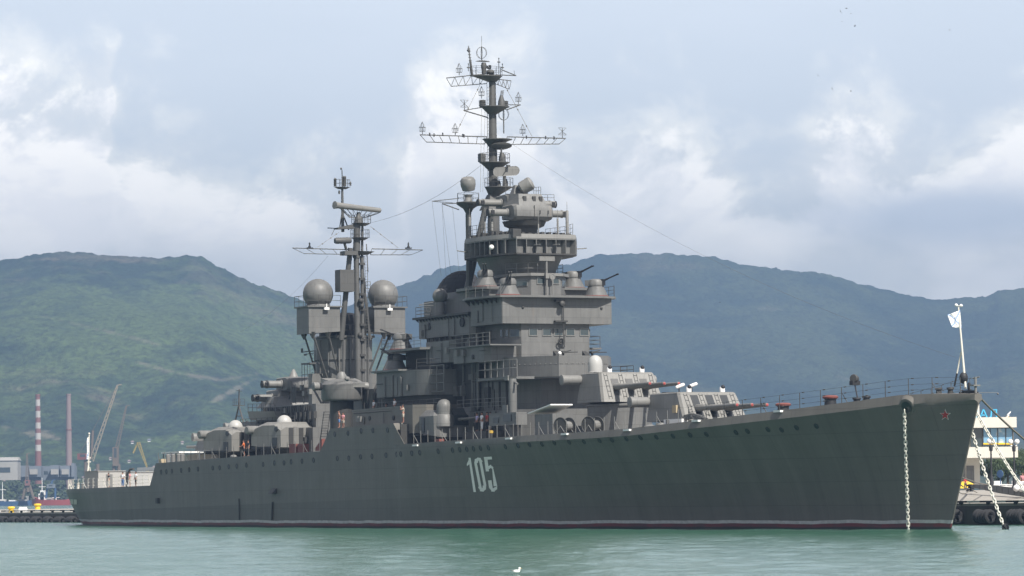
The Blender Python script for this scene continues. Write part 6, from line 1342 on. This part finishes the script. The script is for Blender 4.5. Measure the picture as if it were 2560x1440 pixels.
def person(loc, rz, shirt, pants, lab, pose='stand', skin_='skin', k=1.0, bare=False):
    P = empty('person', loc, rz); P.scale = (k, k, k); tag(P, lab, 'person')
    H = {'stand': ((.02, .24, 1.12), (.12, .20, .88), (.16, .19, .80)), 'lean': ((.18, .22, 1.14), (.42, .20, 1.06), (.50, .19, 1.05)), 'photo': ((.22, .22, 1.25), (.26, .08, 1.52), (.24, .05, 1.58)), 'hip': ((-.02, .34, 1.14), (.10, .20, 1.02), (.12, .16, 1.0))}[pose]
    sx = .06 if pose == 'lean' else 0
    tor = [('pel', (0, 0, .93), (.14, .10)), ('wai', (sx * .5, 0, 1.10), (.13, .095)), ('che', (sx, 0, 1.30), (.15, .105)), ('nec', (sx + .01, 0, 1.47), .055), ('chi', (sx + .03, 0, 1.56), .072), ('hea', (sx + .02, 0, 1.65), .095), ('top', (sx + .01, 0, 1.73), .06)]
    ch = [tor]
    for s, n_ in ((1, 'l'), (-1, 'r')):
        ch.append([('che', None, None), ('sh' + n_, (sx, s * .19, 1.40), .058)] + [(q + n_, (a[0] + sx, s * a[1], a[2]), r) for q, a, r in zip(('el', 'wr', 'ha'), H, (.042, .034, .030))])
        ch.append([('pel', None, None), ('hi' + n_, (0, s * .095, .86), .088), ('kn' + n_, (.01, s * .10, .48), .058), ('an' + n_, (-.02, s * .105, .09), .040), ('to' + n_, (.13, s * .115, .045), .035)])
    skin('body', ch, skin_, P)
    if not bare:
        c2 = [[('w', (sx * .3, 0, .98), (.152, .115)), ('v', (sx * .5, 0, 1.12), (.15, .112)), ('c', (sx, 0, 1.30), (.168, .122)), ('n', (sx, 0, 1.42), (.11, .08))]]
        for s, n_ in ((1, 'l'), (-1, 'r')): e = Vector((H[0][0] + sx, s * H[0][1], H[0][2])); q = Vector((sx, s * .19, 1.40)); c2.append([('c', None, None), ('s' + n_, q, .075), ('e' + n_, q.lerp(e, .7), .062)])
        skin('shirt', c2, shirt, P)
    c3 = [[('p', (0, 0, .95), (.155, .115)), ('q', (0, 0, .88), (.15, .12))]]
    for s, n_ in ((1, 'l'), (-1, 'r')): c3.append([('q', None, None), ('h' + n_, (0, s * .10, .80), .098), ('k' + n_, (.01, s * .105, .5 if pants.endswith('s') else .14), .078 if pants.endswith('s') else .055)])
    skin('trousers', c3, pants.rstrip('s') if pants.endswith('_s') is False else pants[:-2], P)
    MB().sph((sx - .005, 0, 1.685), .105, 14, 10, (1, .9, .95), lo=-15).build('hair', 'hair', P)
    MB().sph((sx + .118, 0, 1.625), .018, 8, 6).sph((sx + .09, -.05, 1.64), .012, 6, 4).sph((sx + .09, .05, 1.64), .012, 6, 4).build('face_features', skin_, P)
    return P
SH_ = STH
def ship_person(px, py, y, z, face, *a, **k):
    q = A(px, py, y); return person(toworld((q.x, y, z)), STH + math.radians(face), *a, **k)
ship_person(272, 1216, -7.5, 4.42, -90, 'cloth_black', 'cloth_beige', 'person in black top standing at the quarterdeck rail by the cream cabin, leftmost of four')
ship_person(307, 1217, -8.6, 4.45, -60, 'cloth_white', 'cloth_blue', 'person in white and blue standing at the quarterdeck rail left of the davit', 'hip')
ship_person(325, 1212, -8.6, 4.45, -120, 'cloth_pink', 'cloth_beige_s', 'person in pink top and shorts standing right of the davit on the quarterdeck')
ship_person(340, 1211, -8.6, 4.45, -80, 'cloth_white', 'cloth_black_s', 'person in white top and dark shorts, rightmost of four on the quarterdeck')
ship_person(611, 1140, -9.4, 7.4, -110, 'cloth_orange', 'cloth_black_s', 'person in orange top leaning forward on the rail beside the gun mount', 'lean', 'skin_red')
ship_person(621, 1138, -9.2, 7.4, -80, 'cloth_black', 'cloth_black', 'person in black clothes standing right of the orange dressed person at the rail')
ship_person(848, 1063, -10.2, 9.84, -100, 'cloth_orange', 'cloth_blue_s', 'shirtless sunburnt person in blue shorts on the raised deck edge', 'hip', 'skin_red', bare=True)
ship_person(858, 1064, -9.95, 9.84, -70, 'cloth_pink', 'cloth_beige_s', 'smaller person in pink beside the shirtless one on the deck edge', 'stand', 'skin_red', k=.88)
ship_person(1008, 1056, -10.1, 10.0, -95, 'cloth_beige', 'cloth_beige_s', 'person in beige holding a camera up on the raised deck edge', 'photo', 'skin_red')
ship_person(935, 1030, -8.2, HZ - .65, -90, 'cloth_white', 'cloth_beige', 'person in white partly hidden behind the side house top, left of two', k=.95)
ship_person(987, 1030, -8.2, HZ - .75, -90, 'cloth_white', 'cloth_black', 'person in white shirt looking over the side house top, right of two', 'hip')
ship_person(966, 1036, -8.2, HZ - 1.25, -90, 'cloth_black', 'cloth_black', 'person with only head and shoulder seen between two others on the side house')
for px, y, sh, tr, lb in ((1193, -6.6, 'cloth_lilac', 'cloth_black', 'person in lilac top standing in shade behind the forward gun mount, leftmost of the group'), (1205, -7.2, 'cloth_white', 'cloth_white', 'person in white clothes in the shaded group by the winch cabinet'),
                          (1218, -6.7, 'cloth_red', 'cloth_black', 'person in dark red top in the shaded group by the winch cabinet'), (1226, -6.5, 'cloth_green', 'cloth_beige', 'person in green top, rightmost of the shaded group by the winch cabinet')):
    ship_person(px, 1055, y, 9.0, -90, sh, tr, lb)
a_, b_ = A(1180, 1056, -6.6), A(1240, 1056, -6.6); MB().prism([(a_.x, -7.6), (b_.x, -7.6), (b_.x, -5.8), (a_.x, -5.8)], 8.0, 8.98).build('deck_platform', 'grey_dark', SHIP)
w = WY(2408, 1214, 394); person((w.x, 392, 2.95), -1.5, 'cloth_red', 'cloth_black', 'person in red top standing beside the small yellow car', k=.8)
w = WY(2557, 1213, 352); person((w.x, 352, 2.9), -1.7, 'cloth_pink', 'cloth_white_s', 'person in pink walking on the promenade at the right picture edge', k=.95)
# ---------------------------------------------------------------- birds
def gull(name, loc, rz, mats, lab, wing, bank=0.0, k=1.0, group=None):
    G = empty(name, loc, rz); G.scale = (k, k, k); G.rotation_euler = (bank, 0, rz); tag(G, lab, 'bird', group)
    MB().lathe([(.01, -.28), (.05, -.18), (.085, 0), (.075, .1), (.045, .18), (.05, .23), (.03, .28), (.008, .34)], (0, 0, 0), (1, 0, .12), 10).build('body', mats[0], G)
    if wing:
        for s in (-1, 1): MB().loft([[(.10, 0, .03), (-.08, 0, .03), (-.08, 0, .045), (.10, 0, .05)], [(.12, s * .3, .12), (-.05, s * .3, .12), (-.05, s * .3, .13), (.12, s * .3, .14)], [(.0, s * .66, .08), (-.05, s * .66, .08), (-.05, s * .66, .085), (.0, s * .66, .085)]]).build('wing', mats[1], G)
    else:
        for s in (-1, 1): MB().loft([[(.12, s * .07, 0), (.10, s * .09, .05), (.05, s * .08, -.03)], [(-.3, s * .02, .05), (-.3, s * .03, .07), (-.28, s * .02, .04)]]).build('wing', mats[1], G)
    return G
for i, (px, py, Y, bk, rz, lab) in enumerate(((2116, 21, 420, .2, .4, 'dark bird high in the sky, topmost of the cluster'), (2101, 29, 400, 1.1, 1.2, 'dark bird high in the sky, just below left of the topmost one'), (2127, 34, 620, .1, 0, 'faint small bird high in the sky, right of the topmost pair'),
        (2105, 54, 680, .1, .2, 'faintest small bird, lowest left of the upper cluster'), (2137, 65, 420, -.3, .1, 'bird with stretched wings, lowest of the upper cluster'), (2374, 75, 520, .1, .3, 'lone bird in the sky far right of the others'),
        (2045, 189, 430, 1.0, 1.4, 'bird left of the lower group of three'), (2080, 222, 420, 1.2, 1.3, 'bird in the middle of the lower group of three'), (2127, 228, 480, -.3, .2, 'bird right of the lower group of three'), (1800, 756, 600, .1, .5, 'tiny bird in front of the hillside'))):
    gull('bird', WY(px, py, Y), rz, ('black', 'black'), lab, True, bk, .45 if Y < 450 else .4)
w = WZ(1291, 1435, 0); FG_ = empty('gull', (w.x, w.y, .06)); FG_.scale = (.75, .75, .75); tag(FG_, 'white gull floating on the water at the bottom edge', 'bird')
MB().sph((0, 0, .05), .15, 16, 10, (1.25, .6, .62)).sph((.15, 0, .13), .065, 12, 8, (.9, .8, 1.5)).sph((.165, 0, .22), .058, 12, 8, (1.15, .9, .9)).build('body', 'white', FG_)
MB().loft([[(.10, -.07, .09), (.10, .07, .09), (.10, 0, .14)], [(-.12, -.06, .09), (-.12, .06, .09), (-.12, 0, .12)], [(-.27, -.015, .10), (-.27, .015, .10), (-.27, 0, .115)]]).build('wing', 'grey_light', FG_)
MB().tube((.21, 0, .215), (.28, 0, .205), .016, .006, 6).build('beak', 'yellow', FG_); MB().tube((-.25, 0, .105), (-.31, 0, .115), .02, .008, 6).build('tail', 'black', FG_)
w = BW(2522, 1046); G_ = gull('gull', (w.x, BY_ + .4, w.z + .42), .5, ('white', 'grey_dark'), 'grey and white gull standing on the terminal roof edge', False, 0, 1.6); G_.rotation_euler = (0, -.7, .5)
MB().tube((-.03, -.03, -.05), (-.12, -.03, -.26), .012).tube((-.03, .03, -.05), (-.12, .03, -.26), .012).build('leg', 'yellow', G_)
# ================================================================ far harbour
TY = 2150.0; ts = FPX / TY
def TW(px, py, Y=TY): return WY(px, py, Y)
FGm = MB(); FGm.add([(-900, 2120, 1.5), (700, 2120, 1.5), (800, 3300, 42), (-1300, 3300, 42), (-900, 2120, -3), (700, 2120, -3)], [(0, 1, 2, 3), (0, 4, 5, 1)])
fg_mat = hill_mat('shore_ground', (.035, .05, .025), (.06, .07, .035), (.15, .135, .10), .6); MATS['shore'] = fg_mat
FG = tag(FGm.build('ground', 'shore'), kind='structure')
def land_y(px, py):
    d = ray(px, py).normalized(); best = 2600
    for o in (HL, FG):
        ok, hit, nn, ix = o.ray_cast(CAM, d)
        if ok: best = min(best, hit.y)
    return best
def chimney(px, rt_, rb, ytop, bands_, lab, Y, mat):
    top, w = TW(px, ytop, Y), TW(px, 1200, Y); base = 8.0; C = empty('chimney', (w.x, Y, base)); tag(C, lab, 'chimney')
    h = top.z - base
    r = lambda z: rb + (rt_ - rb) * z / h
    if bands_:
        ys_ = [1210] + bands_; col = 0
        for a, b in zip(ys_, ys_[1:]):
            z0, z1 = max(0, TW(px, a, Y).z - base), TW(px, b, Y).z - base
            MB().lathe([(r(z0), z0), (r(z1), z1)], n=20).build('band', 'chimney_red' if col % 2 == 0 else 'chimney_white', C); col += 1
    else:
        MB().lathe([(r(0), 0), (r(h), h)], n=20).build('shaft', mat, C); zz = TW(px, 1074, Y).z - base; MB().lathe([(r(zz) + .25, zz - .4), (r(zz) + .25, zz + .4)], n=20).build('ring', 'chimney_red', C)
    MB().lathe([(rt_ + .2, h - 1.0), (rt_ + .25, h + .1), (rt_ - .4, h + .1)], n=20).build('rim', 'chimney_red' if bands_ else mat, C)
yb_ = lambda v_: 960 + v_ / 4
chimney(95.5, 1.35, 2.3, 986, [yb_(670), yb_(608), yb_(555), yb_(490), yb_(445), yb_(385), yb_(335), yb_(270), yb_(220), yb_(155), yb_(105)], 'tall factory chimney with red and white bands', 2260, None)
chimney(172.5, 1.35, 2.2, 985, None, 'tall plain pinkish brick chimney right of the banded one', 2260, 'brick_pink')
def far_box(name, x0, x1, y0, y1, Y, depth, mat, parent):
    a, b = TW(x0, y0, Y), TW(x1, y1, Y); o = parent.location
    return MB().box(a.x - o.x, b.x - o.x, Y - o.y, Y - o.y + depth, b.z - o.z, a.z - o.z).build(name, mat, parent)
def far_house(name, x0, x1, y0, y1, Y, mat, lab, cat='building', wins=0, roof=None, depth=14, group=None):
    w = TW((x0 + x1) / 2, y1, Y); H = empty(name, (w.x, Y, w.z)); tag(H, lab, cat, group); far_box('wall', x0, x1, y0, y1, Y, depth, mat, H)
    a, b = TW(x0, y0, Y), TW(x1, y0, Y)
    if roof: MB().prism([(a.x - w.x - .4, -.5), (b.x - w.x + .4, -.5), (b.x - w.x + .4, depth + .5), (a.x - w.x - .4, depth + .5)], a.z - w.z, a.z - w.z + roof[1], [(a.x - w.x, depth * .4), (b.x - w.x, depth * .4), (b.x - w.x, depth * .6), (a.x - w.x, depth * .6)]).build('roof', roof[0], H)
    for i in range(wins): u0 = x0 + (x1 - x0) * (i + .25) / wins; u1 = x0 + (x1 - x0) * (i + .75) / wins; far_box('window', u0, u1, y0 + (y1 - y0) * .35, y0 + (y1 - y0) * .6, Y - .15, .2, 'glass', H)
    return H
far_house('warehouse', -30, 44, 1152, 1200, 2180, 'factory_pale', 'large pale warehouse with blue window strip at the left picture edge', wins=1, roof=('factory_pale', 2))
FA = far_house('factory', 44, 186, 1166, 1200, 2210, 'factory', 'long grey blue cement factory at the foot of the chimneys', wins=7)
for x0, x1, y0 in ((50, 70, 1164), (72, 103, 1165), (126, 147, 1163), (151, 175, 1164), (178, 186, 1158)): far_box('silo_block', x0, x1, y0, 1192, 2200, 8, 'factory', FA)
for x0, x1 in ((74, 94), (127, 146), (154, 172)): far_box('pale_panel', x0, x1, 1173, 1186, 2199, .5, 'factory_pale', FA)
bpy.context.view_layer.update()
random.seed(31)
for i, (px, py, w_, mt) in enumerate(((208, 1196, 8, 'cream'), (196, 1203, 9, 'factory_pale'), (322, 1155, 7, 'cream'), (372, 1102, 8, 'white'), (455, 1108, 7, 'cream'), (330, 1107, 7, 'white'), (8, 1206, 8, 'cream'), (150, 1200, 7, 'cream'), (240, 1178, 8, 'white'), (385, 1170, 9, 'factory_pale'), (428, 1140, 6, 'white'), (275, 1148, 6, 'cream'))):
    far_house('house', px - w_ * .36, px + w_ * .36, py - 2, py + 2.5, land_y(px, py), mt, 'tiny pale house with low roof among trees on the far shore', 'house', 0, (random.choice(['brick_pink', 'factory']), 1.0), 6, 'houses on the far shore')
# trees of the far shore, one mass
mb = MB(); random.seed(77)
for i in range(520):
    Y = random.uniform(2130, 2420); px = random.uniform(-120, 520); x_ = (px - 1280) / FPX * Y; z_ = 1.5 + (Y - 2120) * .034; r = random.uniform(1.6, 3.6)
    if Y < 2250 and random.random() < .35: continue
    for k in range(14):
        d = Vector((random.gauss(0, .6), random.gauss(0, .6), random.gauss(.9, .45))) * r; s = r * random.uniform(.25, .5); c_ = Vector((x_, Y, z_)) + d; mb.use(random.random() < .4)
        u = Vector((random.gauss(0, 1), random.gauss(0, 1), random.gauss(0, 1))).normalized(); w_ = u.orthogonal().normalized(); v_ = u.cross(w_)
        mb.add([c_ + u * s, c_ + w_ * s, c_ - u * s, c_ - w_ * s, c_ + v_ * s, c_ - v_ * s], [(0, 1, 4), (1, 2, 4), (2, 3, 4), (3, 0, 4), (1, 0, 5), (2, 1, 5), (3, 2, 5), (0, 3, 5)])
tag(mb.build('shore_trees', ['foliage_dark', 'foliage_light']), 'belt of green trees along the far harbour shore', 'trees', kind='stuff')
# cranes
def far_crane(name, lab, Y, boom, cabx, mats, legs, wires=(), k=1.0, cw=None):
    w = TW(*legs[0][1], Y); C = empty(name, (w.x, Y, 1.5)); tag(C, lab, 'crane', None); o = C.location
    P = lambda px, py, dy=0: TW(px, py, Y) - o + Vector((0, dy, 0))
    (bx0, by0), (bx1, by1) = boom; a, b = P(bx0, by0), P(bx1, by1); bm_ = MB(); wd = 1.0 * k
    cs = [Vector((s * wd, t * wd, 0)) for s in (-1, 1) for t in (-1, 1)]
    ax = (b - a).normalized(); nx = Vector((-ax.z, 0, ax.x)); cs = [nx * s * wd + Vector((0, t * wd, 0)) for s in (-1, 1) for t in (-1, 1)]
    for c_ in cs: bm_.tube(a + c_, b + c_ * .35, .24 * k, n=4)
    n = 16
    for i in range(n):
        f0, f1 = i / n, (i + 1) / n; s0, s1 = 1 - .65 * f0, 1 - .65 * f1
        bm_.tube(a.lerp(b, f0) + cs[0] * s0, a.lerp(b, f1) + cs[2] * s1, .14 * k, n=4); bm_.tube(a.lerp(b, f0) + cs[2] * s0, a.lerp(b, f1) + cs[0] * s1, .14 * k, n=4)
    bm_.tube(b, b + Vector((2.2 * k, 0, .3 * k)), .3 * k, n=5); bm_.build('boom', mats[0], C)
    if cabx: x0, x1, y0, y1 = cabx; p, q = P(x0, y0), P(x1, y1); cb = MB().box(p.x, q.x, -1.8, 1.8, q.z, p.z).build('cab', mats[1], C); MB().box(p.x + (q.x - p.x) * .25, q.x - (q.x - p.x) * .3, -1.9, -1.8, q.z + (p.z - q.z) * .45, p.z - .5).build('window', 'glass', cb)
    for (p, q, r) in legs: MB().tube(P(*p), P(*q), r, n=6).build('leg', mats[2], C)
    if wires:
        wr = MB()
        for p, q in wires: wr.tube(P(*p), P(*q), .12, n=4)
        wr.build('cable', mats[2], C)
    return C
far_crane('harbour_crane', 'tall dockside crane with red cab and long pale lattice boom', 2000, ((229, 1152), (294, 963)), (194, 222, 1134, 1149), ('boom_tan', 'redoxide', 'crane_rust'), [((214, 1150), (214, 1215), 1.0), ((244, 1160), (244, 1215), 1.0), ((228, 1150), (232, 1076), .7)], [((198, 1134), (231, 1080)), ((231, 1078), (292, 965))])
far_crane('harbour_crane', 'rusty brown dockside crane behind the stern cabin, steep dark boom', 2000, ((291, 1125), (316, 1015)), (282, 297, 1118, 1165), ('crane_rust', 'crane_rust', 'crane_rust'), [((285, 1160), (283, 1220), 1.0), ((296, 1160), (300, 1220), 1.0)], (), .8)
far_crane('harbour_crane', 'yellow dockside crane with folded jib', 1900, ((346, 1106), (368, 1170)), None, ('crane_yellow', 'crane_yellow', 'crane_yellow'), [((368, 1170), (370, 1225), .9), ((333, 1133), (345, 1106), .45)], (), .7)
far_crane('harbour_crane', 'slim dark portal crane with upright boom beside the red ship', 2060, ((68, 1208), (67.5, 1134)), (63, 75, 1200, 1214), ('crane_rust', 'chimney_red', 'crane_rust'), [((64, 1214), (56, 1248), .8), ((74, 1214), (84, 1248), .8), ((69, 1212), (70, 1230), 1.2)], (), .8)
far_crane('harbour_crane', 'dark blue portal crane right of the red ship mast', 2060, ((124, 1222), (132, 1200)), (118, 138, 1210, 1220), ('blue', 'factory', 'blue'), [((118, 1220), (115, 1246), .6), ((138, 1220), (138, 1246), .6)], (), .7)
# ships moored on the far shore
def far_ship(lab, x0, x1, ydeck, Y, hull_m, deckhouse, masts):
    zb_ = 0; a, b = TW(x0, ydeck, Y), TW(x1, ydeck, Y); S = empty('cargo_ship', (a.x, Y, 0)); tag(S, lab, 'ship'); L = b.x - a.x; h = a.z
    rg = lambda x_, w_, z0, z1: [(x_, -w_, z0), (x_, w_, z0), (x_, w_ * 1.1, z1), (x_, -w_ * 1.1, z1)]
    MB().loft([rg(0, .4, 1, h + 2.2), rg(L * .12, 4, -1, h + 1.2), rg(L * .25, 5, -1, h), rg(L * .9, 5, -1, h), rg(L, 3.6, 0, h + .5)]).build('hull', hull_m, S)
    for x_0, x_1, y0, mt in deckhouse: p, q = TW(x_0, y0, Y), TW(x_1, ydeck, Y); hs2 = MB().box(p.x - a.x, q.x - a.x, -3.5, 3.5, q.z - .1, p.z).build('deckhouse', mt, S); MB().box(p.x - a.x + .3, q.x - a.x - .3, -3.6, -3.5, p.z - 1.8, p.z - .9).build('window', 'glass', hs2)
    for px, y0 in masts: p = TW(px, y0, Y); MB().tube((p.x - a.x, 0, h), (p.x - a.x, 0, p.z), .3, .15, 6).tube((p.x - a.x - 2, 0, h + (p.z - h) * .6), (p.x - a.x + 2, 0, h + (p.z - h) * .6), .15, n=5).build('mast', 'white', S)
    return S
far_ship('red hulled ship with white bridge moored on the far shore', 80, 176, 1250, 2085, 'red', [(98, 116, 1234, 'white'), (102, 112, 1226, 'white'), (118, 132, 1244, 'factory_pale')], [(105, 1195), (140, 1240)])
far_ship('dark blue hulled ship with pale deckhouse at the left edge of the far shore', -40, 78, 1254, 2070, 'blue', [(48, 70, 1240, 'factory_pale'), (0, 14, 1248, 'cream'), (24, 40, 1250, 'white')], [(6, 1205), (60, 1236)])
# ================================================================ haze
HZM = bpy.data.materials.new('haze_air'); HZM.use_nodes = True; t = HZM.node_tree; t.nodes.clear()
pv = t.nodes.new('ShaderNodeVolumePrincipled'); pv.inputs['Color'].default_value = (.305, .465, .73, 1); pv.inputs['Density'].default_value = 2.2e-4; pv.inputs['Anisotropy'].default_value = .25
mo = t.nodes.new('ShaderNodeOutputMaterial'); t.links.new(pv.outputs[0], mo.inputs['Volume']); MATS['haze_air'] = HZM
hzo = MB().box(-5400, 5400, -700, 7100, -21.5, 430).build('haze', 'haze_air'); tag(hzo, 'thin blue sea haze over the bay', 'haze', kind='stuff')
